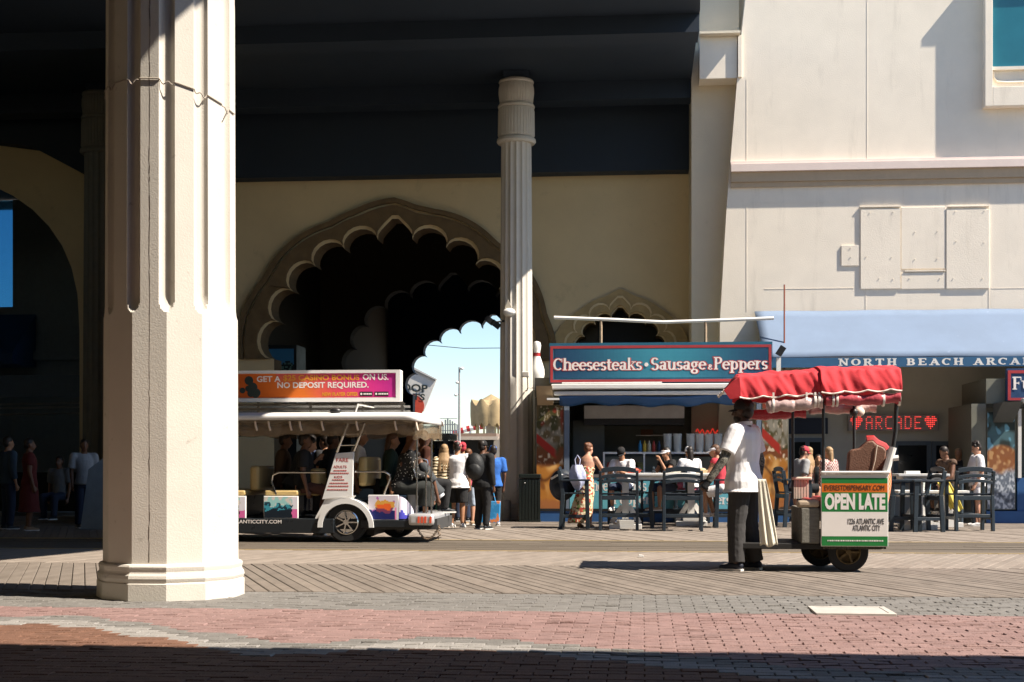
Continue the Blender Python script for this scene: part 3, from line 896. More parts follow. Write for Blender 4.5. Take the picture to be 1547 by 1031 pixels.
# window box with sill and blue green pane
wl = PY(1484, 165, YF); wz0 = wl.z; wx0 = wl.x; wz1 = ZY(1484, -42, YF); wx1 = wx0 + 3.2
fr = MB(FO); pf = YF - .26
lx_ = PY(1500, 100, YF - .26).x; lz_ = ZY(1484, 133, YF - .2)
fr.box(wx0, lx_, pf, YF - .001, wz0, wz1); fr.box(wx1 - .2, wx1, pf, YF - .001, wz0, wz1)
fr.box(lx_ + .001, wx1 - .201, pf, YF - .001, wz0, lz_); fr.box(lx_ + .001, wx1 - .201, pf, YF - .001, wz1 - .15, wz1)
wf = fr.build('window_frame', facade_m, fac, bevel=.008)
MB(FO).box(lx_ + .003, wx1 - .204, pf + .10, pf + .16, ZY(1520, 101, pf + .1) , wz1 - .152).build('pane', mat('teal window glass', (.02, .16, .21), rough=.12, spec=.7, var=.12, scale=1.5), wf)
mo = MB(FO); zz = ZY(1520, 101, pf + .1)
mo.box(lx_ + .002, wx1 - .203, pf + .06, pf + .2, zz - .07, zz - .003)
mo.box(lx_ + .002, wx1 - .203, pf + .14, pf + .2, lz_ + .002, zz - .072)
mo.build('sill', facade_m, wf)
b_ = MB(FO); pts = [(lx_ + .05, pf + .12, zz - .1), (lx_ + .06, pf + .12, zz - .22), (lx_ + .12, pf + .12, zz - .3), (lx_ + .3, pf + .12, zz - .32), (wx1 - .3, pf + .12, zz - .32)]
b_.tube(pts, .02, 6).build('sill_moulding', facade_m, wf)
MB(FO).box(wx0 - .004, wx1 + .05, YF - .335, YF - .001, wz1 + .002, wz1 + .16).build('hood', facade_m, wf)

# ================================================================ arcade under the blue awning
arc = thing('arcade_building', 'grey arcade front under a wide pale blue awning', 'building', (6, 32.4, 0))
AO = arc.location.copy()
YR = 32.6
greya = mat('grey arcade wall', (.62, .60, .52), rough=.85, var=.08, scale=2)
awn = mat('pale blue awning cloth', (.175, .235, .335), rough=.85, var=.10, scale=1.2, bump=.3, bscale=200, wear=('#c9d6ea', 3.0, .66, .8, .35))
awnd = mat('dark blue valance', (.035, .12, .24), rough=.8, var=.1)
MB(AO).box(jx + .01, xr, YR, YR + .3, 0, zaw + .2).build('wall', greya, arc)
MB(AO).box(jx + .01, xr, 31.6, YR - .003, zaw - .02, zaw + .18).build('soffit', greya, arc)
zt = ZY(1300, 470, YF - .05); yv = YF - 1.15; zvb = ZY(1300, 555, yv); zvt = ZY(1300, 540, yv)
xa = PY(1140, 470, YF - .05).x
sheet = MB(AO)
def awf(u, v):
    x = xa + .12 * v + (xr - xa - .12 * v) * u
    sag = .006 * math.sin(u * 37 + v * 3) + .008 * math.sin(u * 11) * v
    return (x, YF - .03 + (yv - YF + .03) * v, zt + (zvt - zt) * v - .02 * math.sin(math.pi * v) + sag)
sheet.grid(awf, 60, 8)
o = sheet.build('awning', awn, arc, smooth=True)
so = o.modifiers.new('thickness', 'SOLIDIFY'); so.thickness = .02; so.offset = -1
for k in range(1, 12):
    MB(AO).tube([Vector(awf(k / 12, v / 8)) + Vector((0, -.004, .004)) for v in range(9)], .007, 5).build('awning_seam', awn, arc)
va = MB(AO); va.box(xa + .12, xr, yv - .02, yv, zvb, zvt - .003)
val = va.build('valance', awnd, arc)
MB(AO).prism([(YF - .03, zt - .03), (yv + .01, zvt - .02), (yv + .01, zvb), (YF - .03, zvb)], xa + .10, xa + .118, 'X').build('awning_end', mat('awning end cloth', (.36, .40, .45), rough=.8), arc)
lx0 = PY(1267, 548, yv).x; lx1 = PY(1570, 548, yv).x
serif_text('NORTH BEACH ARCADE', lx0, lx0 + (lx1 - lx0) * 1.02, ZY(1300, 552.5, yv), (552.5 - 542.5) / 72.2, yv - .021, whitepaint, arc, AO, track=.28, grow=.06)
# doors and windows
def window(px0, py0, px1, py1, Y, parent, O, frame_m, nx=1, fw=.09, name='window'):
    a = PY(px0, py1, Y); b = PY(px1, py0, Y)
    f = MB(O)
    f.box(a.x, b.x, Y - .06, Y - .002, b.z - fw, b.z); f.box(a.x, b.x, Y - .06, Y - .002, a.z, a.z + fw)
    xs = [a.x + (b.x - a.x - fw) * i / nx for i in range(nx + 1)]
    for x in xs: f.box(x, x + fw, Y - .06, Y - .002, a.z + fw + .001, b.z - fw - .001)
    o = f.build(name, frame_m, parent)
    for i in range(nx):
        MB(O).box(xs[i] + fw + .001, xs[i + 1] - .001, Y - .025, Y - .003, a.z + fw + .001, b.z - fw - .001).build('pane', glass_dark, o)
    return o
frame_gb = mat('blue grey frame', (.13, .17, .21), rough=.5, var=.06)
window(1350, 667, 1406, 730, YR, arc, AO, frame_gb, 1)
window(1407.5, 667, 1474, 730, YR, arc, AO, frame_gb, 1)
window(1193, 662, 1246, 786, YR, arc, AO, frame_gb, 2, name='door')
MB(AO).box(PY(1190, 656, YR).x, PY(1250, 630, YR).x, YR - .1, YR - .004, ZY(1220, 656, YR), ZY(1220, 632, YR)).build('door_header', mat('navy panel', (.02, .03, .055), rough=.5), arc)
MB(AO).box(PY(1441, 693, YR).x, PY(1450, 680, YR).x, YR - .068, YR - .062, ZY(1445, 694, YR), ZY(1445, 676, YR)).build('notice', mat('paper', (.5, .55, .6)), arc)
# lit dotted sign
yl = YR - .18
sx0, sz1 = PY(1282, 628, yl).x, ZY(1282, 627, yl); sx1, sz0 = PY(1418, 651, yl).x, ZY(1282, 651, yl)
led = thing('arcade_sign', 'lit red dotted ARCADE sign with hearts on grey board', 'sign', ((sx0 + sx1) / 2, yl, sz0))
MB(led.location).box(sx0, sx1, yl, yl + .17, sz0, sz1).build('board', mat('sign board', (.42, .38, .35), rough=.5), led)
GLYPH5 = {'A': ['01110', '10001', '10001', '11111', '10001', '10001', '10001'], 'R': ['11110', '10001', '10001', '11110', '10100', '10010', '10001'],
          'C': ['01111', '10000', '10000', '10000', '10000', '10000', '01111'], 'D': ['11110', '10001', '10001', '10001', '10001', '10001', '11110'],
          'E': ['11111', '10000', '10000', '11110', '10000', '10000', '11111'], '*': ['1101100', '1111111'[:7], '1111111', '0111110', '0011100', '0001000', '0000000']}
GLYPH5['*'] = ['0110110', '1111111', '1111111', '0111110', '0111110', '0011100', '0001000']
led_m = mat('red lit dot', (1.0, .06, .05), emit=.75, var=0)
neon = mat('red neon', (.9, .05, .03), emit=.22, var=0)
def dots(word, px0, px1, name):
    cols = sum(len(GLYPH5[c][0]) for c in word) + 2 * (len(word) - 1)
    X0, X1 = PY(px0, 640, yl).x, PY(px1, 640, yl).x
    pit = (X1 - X0) / max(cols - 1, 1); pz = (sz1 - sz0) * .72 / 6; zc_ = (sz0 + sz1) / 2 + 3 * pz
    cx = 0; mb = MB(led.location)
    for c in word:
        for r_, line in enumerate(GLYPH5[c]):
            for q, b in enumerate(line):
                if b == '1':
                    mb.lathe([(pit * .34, 0), (pit * .2, -.012)], (X0 + (cx + q) * pit, yl - .001, zc_ - r_ * pz), 6, 'Y')
        cx += len(GLYPH5[c][0]) + 2
    tag(mb.build(name, led_m, led), kind='stuff')
dots('*', 1286, 1302, 'dotted_heart'); dots('ARCADE', 1309, 1391, 'dotted_letters'); dots('*', 1398, 1414, 'dotted_heart')
# ================================================================ food stall
random.seed(21)
YK = 29.6                                   # stall front
kx0, kx1 = XY(808, YK), XY(1192, YK)
st = thing('food_stall', 'blue cheesesteak food stall with red bordered sign and open serving counter', 'stall', ((kx0 + kx1) / 2, YK, 0))
KO = st.location.copy()
KZ = lambda py: ZY(1000, py, YK)
KX = lambda px: XY(px, YK)
stallgrey = mat('stall dark grey', (.19, .19, .15), rough=.7, var=.1)
turq = mat('turquoise counter print', (.15, .47, .56), rough=.45, var=.10, scale=3)
navyp = mat('navy post', (.16, .20, .26), rough=.5, var=.08)
MB(KO).box(kx0, kx1, YK - .04, YK + 2.4, .0, KZ(771)).build('plinth', bluepaint, st)
MB(KO).box(kx0, kx1, YK - .05, YK - .041, KZ(773), KZ(769)).build('plinth_rail', blackmetal, st)
px_l0, px_l1, px_r0, px_r1 = 808, 852, 1150, 1192
tex = {}
def sst(a, b, x):
    t = min(1, max(0, (x - a) / (b - a))); return t * t * (3 - 2 * t)
def mixc(c, h, k):
    d = srgb(h) if isinstance(h, str) else h
    return tuple(c[i] * (1 - k) + d[i] * k for i in range(3))
def food_col(u, v, seed):
    """blurred food print: plate at the foot, golden roll, filling, red label band, dark greenery above"""
    n = lambda s, k: mnoise.noise(Vector((u * s, v * s * 2.6, seed + k)))
    w = .10 * n(2.2, 0)
    c = mixc(srgb('#44421f'), '#6b5a3a', sst(-.3, .4, n(3, 1)))
    c = mixc(c, '#8d2f1f', sst(.1, .35, n(4, 2)) * sst(.70, .85, v) * .8)
    c = mixc(c, '#8e8878', sst(.56, .62, v + w) * (1 - sst(.78, .84, v + w)) * sst(-.25, .2, n(5, 3)))
    c = mixc(c, '#c9bba4', sst(.25, .5, n(12, 4)) * sst(.55, .7, v) * .6)
    bun = 1 - sst(.80, 1.05, math.hypot((u - .45) / .75, (v - .27) / .27))
    g = srgb('#b8772e'); g = mixc(g, '#e0ad66', sst(-.1, .5, n(3, 5) + .8 * (v - .3))); g = mixc(g, '#6e3a14', sst(.1, .5, n(4, 6)) * .7)
    c = mixc(c, g, bun)
    crease = math.exp(-((v - .34 - .06 * math.sin(u * 5 + seed)) / .02) ** 2)
    c = mixc(c, '#4a220c', crease * bun * .8)
    c = mixc(c, '#7a4420', sst(.42, .47, v + w) * (1 - sst(.53, .58, v + w)))
    c = mixc(c, '#dfc7a8', sst(.2, .45, n(9, 7)) * sst(.42, .46, v) * (1 - sst(.54, .6, v)))
    band = abs(v - .60 + .22 * (u - .4)) 
    c = mixc(c, '#a82c1e', (1 - sst(.035, .055, band)) * (1 - sst(.62, .8, u)))
    c = mixc(c, '#a96a3a', 1 - sst(.07, .11, v + .02 * n(6, 8)))
    return c
prt = mat('printed food poster', (.5, .5, .5), rough=.5, attr=True, var=.05)
def poster(pa, pb, py0, py1, Y, parent, O, seed, colfn=None, name='food_poster'):
    a = PY(pa, py1, Y); b = PY(pb, py0, Y)
    MB(O).box(a.x, b.x, Y, Y + .06, a.z, b.z).build(name, stallgrey, parent)
    mb = MB(O); mb.grid(lambda u, v: (a.x + .01 + (b.x - a.x - .02) * u, Y - .004, a.z + .01 + (b.z - a.z - .02) * v), 44, 120, lambda u, v: (colfn or food_col)(u, v, seed))
    return mb.build('print', prt, bpy.data.objects[name] if False else parent)
poster(810, 852, 612, 771, YK, st, KO, 3.3)
poster(1151, 1191, 600, 771, YK, st, KO, 8.1)
for pxa, pxb in ((852.5, 860), (1143, 1150)):
    MB(KO).box(KX(pxa), KX(pxb), YK - .03, YK + .07, KZ(771), KZ(606)).build('corner_post', navyp, st)
MB(KO).box(kx0, kx0 + .08, YK + .07, YK + 2.4, KZ(771), KZ(600)).build('side_wall', stallgrey, st)
MB(KO).box(kx1 - .08, kx1, YK + .07, YK + 2.4, KZ(771), KZ(600)).build('side_wall', stallgrey, st)
MB(KO).box(kx0 + .081, kx1 - .081, YK + 2.3, YK + 2.4, KZ(771), KZ(600)).build('back_wall', stallgrey, st)
MB(KO).box(kx0, kx1, YK + .001, YK + 2.4, KZ(599), KZ(570)).build('roof_box', stallgrey, st)
MB(KO).box(KX(861), KX(1142), YK - .02, YK + .5, KZ(771) + .002, KZ(722)).build('counter', turq, st)
ctop = KZ(717)
MB(KO).box(KX(861), KX(1142), YK - .035, YK + .55, KZ(721.5), ctop).build('counter_top', steel, st)
whitel = mat('white sign letters', (.85, .80, .76), rough=.5, var=.03)
redl = mat('red sign letters', (.5, .06, .06), rough=.5, var=.05)
for px in (908, 1022):
    pass
serif_text('Cheesesteaks', KX(884), KX(977), KZ(742), 17 / 71, YK - .021, whitel, st, KO)
serif_text('Peppers', KX(926), KX(990), KZ(762), 15 / 71, YK - .021, whitel, st, KO)
serif_text('Cheesesteaks', KX(995), KX(1066), KZ(742), 17 / 71, YK - .021, whitel, st, KO)
serif_text('Peppers', KX(1046), KX(1104), KZ(762), 15 / 71, YK - .021, whitel, st, KO)
# display case in white frames, goods behind it
fr = MB(KO)
for px in (911, 972, 1036, 1090):
    fr.box(KX(px), KX(px) + .035, YK + .05, YK + .09, ctop + .002, KZ(686))
fr.box(KX(911), KX(1092), YK + .045, YK + .095, KZ(686) + .001, KZ(683)); fr.box(KX(911), KX(1092), YK + .04, YK + .10, ctop + .001, ctop + .05)
fr.build('display_case', whitepaint, st)
MB(KO).box(KX(911), KX(1142), YK + .6, YK + .64, ctop, KZ(690)).build('case_back', stallgrey, st)
MB(KO).box(KX(880), KX(1036), YK + .9, YK + 1.8, KZ(630), KZ(610)).build('cooker_hood', steel, st)
MB(KO).box(KX(880), KX(1036), YK + .88, YK + 1.82, KZ(640), KZ(630) - .002).build('hood_shadow_rail', blackmetal, st)
MB(KO).box(KX(862), KX(911), YK + 1.2, YK + 1.3, ctop, KZ(632)).build('inner_door', mat('inner door', (.11, .115, .10), rough=.6), st)
MB(KO).box(KX(960), KX(1032), YK + 2.1, YK + 2.2, KZ(655.5), KZ(654)).build('shelf', steel, st)
MB(KO).box(KX(960), KX(1140), YK + 1.5, YK + 1.9, KZ(684), KZ(682)).build('shelf', steel, st)
for (pa, pb, py, s) in ((1060, 1090, 650, 'GRILL'),):
    pts = []
    for i in range(41):
        u = i / 40
        pts.append((KX(1056) + (KX(1100) - KX(1056)) * u, YK + 1.6, KZ(650) + .05 * math.sin(u * 34) + .02 * math.sin(u * 13)))
    MB(KO).tube(pts, .014, 5).build('neon_tube', neon, st)
MB(KO).box(KX(968), KX(988), YK + 2.2, YK + 2.25, KZ(654), KZ(645)).build('menu_panel', mat('menu panel', (.22, .09, .04)), st)
cupm = mat('clear plastic cup', (.62, .66, .66), rough=.2, alpha=.55, var=.05)
for px in (1009, 1024, 1044, 1058, 1072, 1086):
    b = MB(); b.lathe([(.075, 0), (.09, .36), (.095, .38), (.085, .38)], n=14)
    o = b.build('cup_stack', cupm, None, smooth=True); o.location = (KX(px), YK + .25, KZ(683) + .001)
    tag(o, None, 'cups', 'clear plastic cup stacks on the stall display case')
cups = [o for o in bpy.data.objects if o.name.startswith('cup_stack')]
for o, w in zip(cups, ('leftmost stack of clear plastic cups on the display case right of the bottles', 'second stack of clear plastic cups left of the white cap', 'third stack of clear plastic cups just above the white capped head', 'fourth clear cup stack right of the white capped head', 'fifth clear cup stack left of the rightmost one', 'rightmost stack of clear plastic cups beside the man in polo')): o['label'] = w
bot = [(967, '#2f7aa8', 'blue bottle on the stall display case'), (974, '#caa63a', 'yellow sauce bottle on the stall display case'), (981, '#b8b39a', 'pale bottle on the stall display case'),
       (988, '#a9382c', 'red sauce bottle on the stall display case'), (996, '#26405c', 'navy bottle beside the cup stacks')]
for px, c, lab in bot:
    b = MB(); b.lathe([(.035, 0), (.037, .01), (.037, .15), (.015, .2), (.014, .24), (.0, .24)], n=10)
    o = b.build('bottle', mat('bottle ' + c, c, rough=.25), None, smooth=True); o.location = (KX(px), YK + .3, KZ(683) + .001)
    tag(o, lab, 'bottle')
random.seed(4)
foodc = [('#a8372b', 'red'), ('#8a6a35', 'brown'), ('#7d7c4a', 'olive'), ('#a35a2c', 'orange')]
for px, k, lab in ((925, 0, 'red snack packet inside the left of the display case'), (956, 1, 'brown snack packet in the display case beside the man in black cap'), (963, 2, 'olive snack packet in the middle of the display case')):
    b = MB(); b.box(-.12, .12, -.03, .03, 0, .22); b.box(-.11, .11, -.031, .031, .222, .25)
    o = b.build('snack_packet', mat('packet ' + foodc[k][1], foodc[k][0], rough=.4), None, bevel=.01); o.location = (KX(px), YK + .3, ctop + .002); tag(o, lab, 'snack packet')
# sign board
yS = YK - .12
bx0, bx1 = PY(830, 550, yS).x, PY(1167, 550, yS).x
bz0, bz1 = ZY(1000, 578, yS), ZY(1000, 517.5, yS)
sb = thing('stall_sign', 'blue Cheesesteaks Sausage and Peppers sign board with red border over the stall', 'sign', ((bx0 + bx1) / 2, yS, bz0))
SO = sb.location.copy()
MB(SO).box(bx0, bx1, yS, yS + .12, bz0, bz1).build('board', mat('sign teal edge', (.03, .14, .22), rough=.4), sb)
def signcol(u, v):
    g = math.exp(-((u - .52) / .30) ** 2)
    a = srgb('#1d3f63'); b = srgb('#3f93a8')
    k = g * (.75 + .25 * v)
    return tuple(a[i] * (1 - k) + b[i] * k for i in range(3))
mb = MB(SO); bw = .055
mb.grid(lambda u, v: (bx0 + bw * 2 + (bx1 - bx0 - 4 * bw) * u, yS - .004, bz0 + bw * 1.8 + (bz1 - bz0 - 4.2 * bw) * v), 60, 8, signcol)
mb.build('print', prt, sb)
rb = mat('red sign border', (.42, .05, .055), rough=.45, var=.06)
f = MB(SO)
i0, i1, j0, j1 = bx0 + .02, bx1 - .02, bz0 + .01, bz1 - .06
f.box(i0, i1, yS - .007, yS - .001, j1 - bw, j1); f.box(i0, i1, yS - .007, yS - .001, j0, j0 + bw)
f.box(i0, i0 + bw, yS - .007, yS - .001, j0 + bw, j1 - bw); f.box(i1 - bw, i1, yS - .007, yS - .001, j0 + bw, j1 - bw)
f.build('border', rb, sb)
zt0 = ZY(1000, 559, yS); cap = 18.5 / 72.6
SX = lambda px: PY(px, 550, yS).x
for (w, a, b) in (('Cheesesteaks', 836, 970), ('Sausage', 983, 1067), ('&', 1070, 1077), ('Peppers', 1078, 1160)):
    zz = zt0 - (.0)
    serif_text(w, SX(a) - .012, SX(b) + .012, zz, cap, yS - .006, redl, sb, SO, grow=.10, name='lettering_outline', depth=.002)
    serif_text(w, SX(a), SX(b), zz, cap, yS - .0085, whitel, sb, SO, grow=.0)
MB(SO).lathe([(.042, 0), (.04, -.008)], (SX(976.5), yS - .006, ZY(1000, 551, yS)), 14, 'Y').build('dot', whitel, sb)
# awning housing and the blue scalloped awning below the sign
MB(KO).box(KX(834), KX(1160), YK - .34, YK - .16, KZ(589), KZ(581)).build('awning_cassette', whitepaint, st, bevel=.02)
MB(KO).box(KX(838), KX(1140), YK - .30, YK - .14, KZ(598), KZ(592)).build('awning_bar', whitepaint, st, bevel=.02)
MB(KO).box(KX(850), KX(1000), YK - .25, YK - .2, KZ(580), KZ(578)).build('awning_bar', whitepaint, st)
def awn2(u, v):
    return (KX(846) + (KX(1146) - KX(846)) * u, YK - .27 + .22 * v, KZ(599) - (.17 + .03 * math.sin(u * 31)) * math.sin(v * math.pi / 2) + .02 * math.sin(u * 9))
b = MB(KO); b.grid(awn2, 50, 6); o = b.build('folded_awning', bluepaint, st, smooth=True)
so = o.modifiers.new('thickness', 'SOLIDIFY'); so.thickness = .015
MB(KO).prism([(YK - .42, KZ(584)), (YK - .02, KZ(584)), (YK - .02, KZ(612))], KX(812), KX(836), 'X').build('awning_bracket', mat('tan bracket', (.42, .32, .2), rough=.7), st)
MB(KO).box(KX(828), KX(846), YK - .35, YK - .2, KZ(605), KZ(602)).build('bracket_foot', whitepaint, st)
# pipe rail over the sign
pr = thing('pipe_rail', 'bent thin pipe rail on two posts above the food stall sign', 'pipe', (KX(1000), YK + .3, KZ(517)))
yp = YK + .3
pts = [PY(837, 480, yp), PY(920, 483, yp), PY(1003, 487, yp), PY(1090, 484, yp), PY(1169, 481, yp)]
MB(pr.location).tube(pts, .036, 8).build('rail', whitepaint, pr, smooth=True)
for px in (908, 1066):
    MB(pr.location).tube([PY(px, 520, yp), PY(px, 484 if px < 1000 else 485, yp)], .03, 8).build('post', mat('rusty post', (.4, .3, .2), rough=.8, var=.4, scale=20), pr)

# second stall at the right edge
x20, x21 = XY(1466, YK), XY(1720, YK)
s2 = thing('food_stall', 'second blue food stall with funnel cake sign cut by the right edge', 'stall', ((x20 + x21) / 2, YK, 0))
O2 = s2.location.copy()
MB(O2).box(XY(1490, YK), x21, YK - .03, YK + 2.2, 0, KZ(771)).build('plinth', bluepaint, s2)
MB(O2).box(XY(1537, YK), x21, YK, YK + .5, KZ(771) + .002, KZ(722)).build('counter', bluepaint, s2)
MB(O2).box(XY(1490, YK), x21, YK + .001, YK + 2.2, KZ(612), KZ(575)).build('roof_box', stallgrey, s2)
MB(O2).box(XY(1468, YK), XY(1490, YK), YK + .02, YK + 2.2, 0, KZ(612)).build('side_wall', stallgrey, s2)
MB(O2).box(XY(1490, YK), x21, YK + 2.1, YK + 2.2, KZ(771), KZ(612)).build('back_wall', stallgrey, s2)
def cake_col(u, v, seed):
    n = lambda s, k: mnoise.noise(Vector((u * s, v * s * 2.6, seed + k)))
    c = mixc(srgb('#27332f'), '#4a6a72', sst(-.2, .4, n(4, 1)))
    c = mixc(c, '#6fa6bd', sst(.15, .45, n(5, 2)) * sst(.5, .65, v))
    cake = 1 - sst(.8, 1.05, math.hypot((u - .5) / .7, (v - .5) / .17))
    c = mixc(c, mixc(srgb('#94592c'), '#c99a66', sst(0, .5, n(8, 3))), cake * .9)
    c = mixc(c, mixc(srgb('#6b7480'), '#c2c8cf', sst(-.2, .35, n(13, 4))), (1 - sst(.36, .44, v + .05 * n(3, 6))))
    c = mixc(c, '#39404a', (1 - sst(.01, .03, abs(v - .13 - .05 * math.sin(u * 6)))) * .7)
    return c
poster(1491, 1534, 622, 770, YK, s2, O2, 5.5, cake_col)
MB(O2).box(XY(1538, YK), XY(1543, YK), YK - .02, YK + .06, KZ(722), KZ(620)).build('corner_post', whitepaint, s2)
MB(O2).box(XY(1534, YK), x21, YK - .6, YK - .4, KZ(613), KZ(606)).build('awning_cassette', whitepaint, s2, bevel=.02)
MB(O2).prism([(YK - .8, KZ(612)), (YK - .02, KZ(612)), (YK - .02, KZ(640))], XY(1500, YK), XY(1530, YK), 'X').build('awning_bracket', mat('grey bracket', (.10, .11, .11), rough=.7), s2)
qx0, qx1, qz0, qz1 = PY(1521, 580, yS).x, x21, ZY(1500, 606, yS), ZY(1500, 557, yS)
sb2 = thing('stall_sign', 'blue sign board starting with Fu at the right edge of the picture', 'sign', ((qx0 + qx1) / 2, yS, qz0))
MB(sb2.location).box(qx0, qx1, yS, yS + .12, qz0, qz1).build('board', mat('deep blue board', (.03, .07, .16), rough=.4), sb2)
f = MB(sb2.location)
f.box(qx0 + .02, qx1, yS - .012, yS - .001, qz1 - .10, qz1 - .04); f.box(qx0 + .02, qx1, yS - .012, yS - .001, qz0 + .01, qz0 + .06)
f.box(qx0 + .02, qx0 + .08, yS - .012, yS - .001, qz0 + .061, qz1 - .101)
f.build('border', rb, sb2)
serif_text('Funnel', PY(1529, 580, yS).x, PY(1529, 580, yS).x + 1.05, ZY(1500, 589, yS), .26, yS - .01, whitel, sb2, sb2.location)

# ================================================================ street tram
YT = 21.2
TX = lambda px: XY(px, YT)
TZ = lambda py: ZY(520, py, YT)
tram = thing('street_tram', 'open sided white sightseeing tram with pink and orange roof sign', 'tram', (TX(510), YT + .85, 0))
TO = tram.location.copy()
tw = mat('white tram paint', (.80, .79, .77), rough=.35, var=.05, scale=3)
tblack = mat('black tram skirt', (.016, .02, .024), rough=.3, var=.1)
tseat = mat('tan seat vinyl', (.50, .36, .15), rough=.5, var=.12, scale=5)
chrome = mat('chrome rail', (.75, .74, .72), rough=.2, metal=1.0, var=.05)
xL = TX(172)
yB = YT + 1.72
MB(TO).box(xL, TX(505), YT - .03, YT + .03, TZ(806), TZ(784)).build('skirt_rail', tblack, tram, bevel=.01)
MB(TO).box(TX(545), TX(640), YT - .02, YT + .03, TZ(797), TZ(786)).build('skirt_rail', tblack, tram, bevel=.01)
MB(TO).box(xL, TX(660), YT + .032, yB, TZ(800), TZ(784)).build('floor', mat('tram floor', (.05, .05, .05), rough=.7), tram)
MB(TO).box(xL, TX(505), yB + .001, yB + .05, TZ(806), TZ(780)).build('skirt_rail', tblack, tram)
text('HOTELATLANTICCITY.COM', TX(322), TX(426), TZ(791.5), TZ(786), YT - .031, whitel, tram, TO, bold=.015)
paint = mat('printed tram panel', (.5, .5, .5), rough=.35, attr=True, var=.04)
def seatcol(u, v, k):
    n = lambda s, q: mnoise.noise(Vector((u * s, v * s, k + q)))
    if u > .84 + .05 * n(6, 0):
        c = srgb('#e6e2ea') if v > .38 + .1 * n(9, 3) else srgb('#e06aa8')
        return c
    f = v + .25 * n(5, 1)
    if f > .62: return srgb('#9fd0cf') if n(7, 2) > -.1 else srgb('#d8d2cc')
    if f > .36: return srgb('#3c93a6') if n(9, 4) > 0 else srgb('#17384a')
    return srgb('#12202c')
def firecol(u, v, k):
    n = lambda s, q: mnoise.noise(Vector((u * s, v * s, k + q)))
    if u > .90: return srgb('#dcd6e0') if u > .94 or v > .5 else srgb('#f08ab8')
    r = math.hypot((u - .55) / .42, (v - .55) / .33) + .35 * n(5, 1)
    if r < .45: return srgb('#e8662c')
    if r < .8: return srgb('#d9a048') if v > .5 else srgb('#7c3a58')
    if v < .36 + .14 * n(6, 2): return srgb('#1c2460')
    return srgb('#d4ccd6') if n(4, 5) > -.3 else srgb('#b06ab0')
def tram_panel(pa, pb, py0, py1, fn, k, name='side_panel'):
    a, b = TX(pa), TX(pb); z0, z1 = TZ(py1), TZ(py0)
    MB(TO).box(a, b, YT + .002, YT + .05, z0, z1).build(name, tw, tram, bevel=.008)
    mb = MB(TO); mb.grid(lambda u, v: (a + .01 + (b - a - .02) * u, YT - .003, z0 + .01 + (z1 - z0 - .02) * v), 40, 24, lambda u, v: fn(u, v, k))
    mb.build('print', paint, tram)
tram_panel(398, 450, 750, 784, seatcol, 2.2)
tram_panel(318, 371, 750, 784, seatcol, 7.7)
tram_panel(556, 602, 748, 786, firecol, 4.0)
tram_panel(240, 292, 750, 784, seatcol, 5.1)
for pa, pb in ((398, 449), (318, 369), (240, 290)):
    MB(TO).box(TX(pa), TX(pb), YT + .05, yB - .1, TZ(750) + .002, TZ(741)).build('seat', tseat, tram, bevel=.03)
    MB(TO).box(TX(pa), TX(pb) - .1, YT + .06, yB - .1, TZ(783), TZ(750)).build('seat_base', tblack, tram)
for pa, pb, t, bt in ((462, 476, 708, 750), (370, 384, 704, 742), (536, 549, 690, 735), (290, 304, 704, 742)):
    MB(TO).box(TX(pa), TX(pb), YT + .25, YT + 1.5, TZ(bt), TZ(t)).build('seat_back', tseat, tram, bevel=.05)
# rear fender lobes, fender arch
arcp = []; arco = []
wcx, wcz = TX(523), TZ(792); RW = .305
for i in range(17):
    t = math.pi * (1 - i / 16)
    arcp.append((wcx + .36 * math.cos(t), wcz - .05 + .36 * math.sin(t)))
    arco.append((wcx + (.43) * math.cos(t), wcz - .05 + .44 * math.sin(t)))
MB(TO).strip(arcp, arco, YT - .06, YT + .30).build('wheel_arch', tw, tram, smooth=True)
a0 = TX(487); a1 = TX(556)
MB(TO).prism([(wcx - .47, wcz + .1), (wcx - .36, wcz + .3), (wcx - .3, wcz + .43), (wcx + .15, wcz + .43), (wcx + .1, wcz + .38), (wcx - .1, wcz + .38), (wcx - .3, wcz + .22), (wcx - .41, wcz + .0), (wcx - .47, wcz)][::-1], YT - .02, YT + .02, 'Y').build('fender', tw, tram)
fl = MB(TO)
def lobe(u, v):
    x = TX(603) + (TX(623) - TX(603)) * u
    h = TZ(784) + (TZ(750) - TZ(784)) * math.sin(math.pi * (.5 - .5 * u)) ** .5
    return (x, YT + .25 * u ** 2 - .0, TZ(784) + (h - TZ(784)) * v)
fl.grid(lobe, 10, 10, lambda u, v: srgb('#4a49b0') if v < .30 + .1 * math.sin(u * 9) else srgb('#e0d6e6'))
fl.build('rear_quarter', paint, tram, smooth=True)
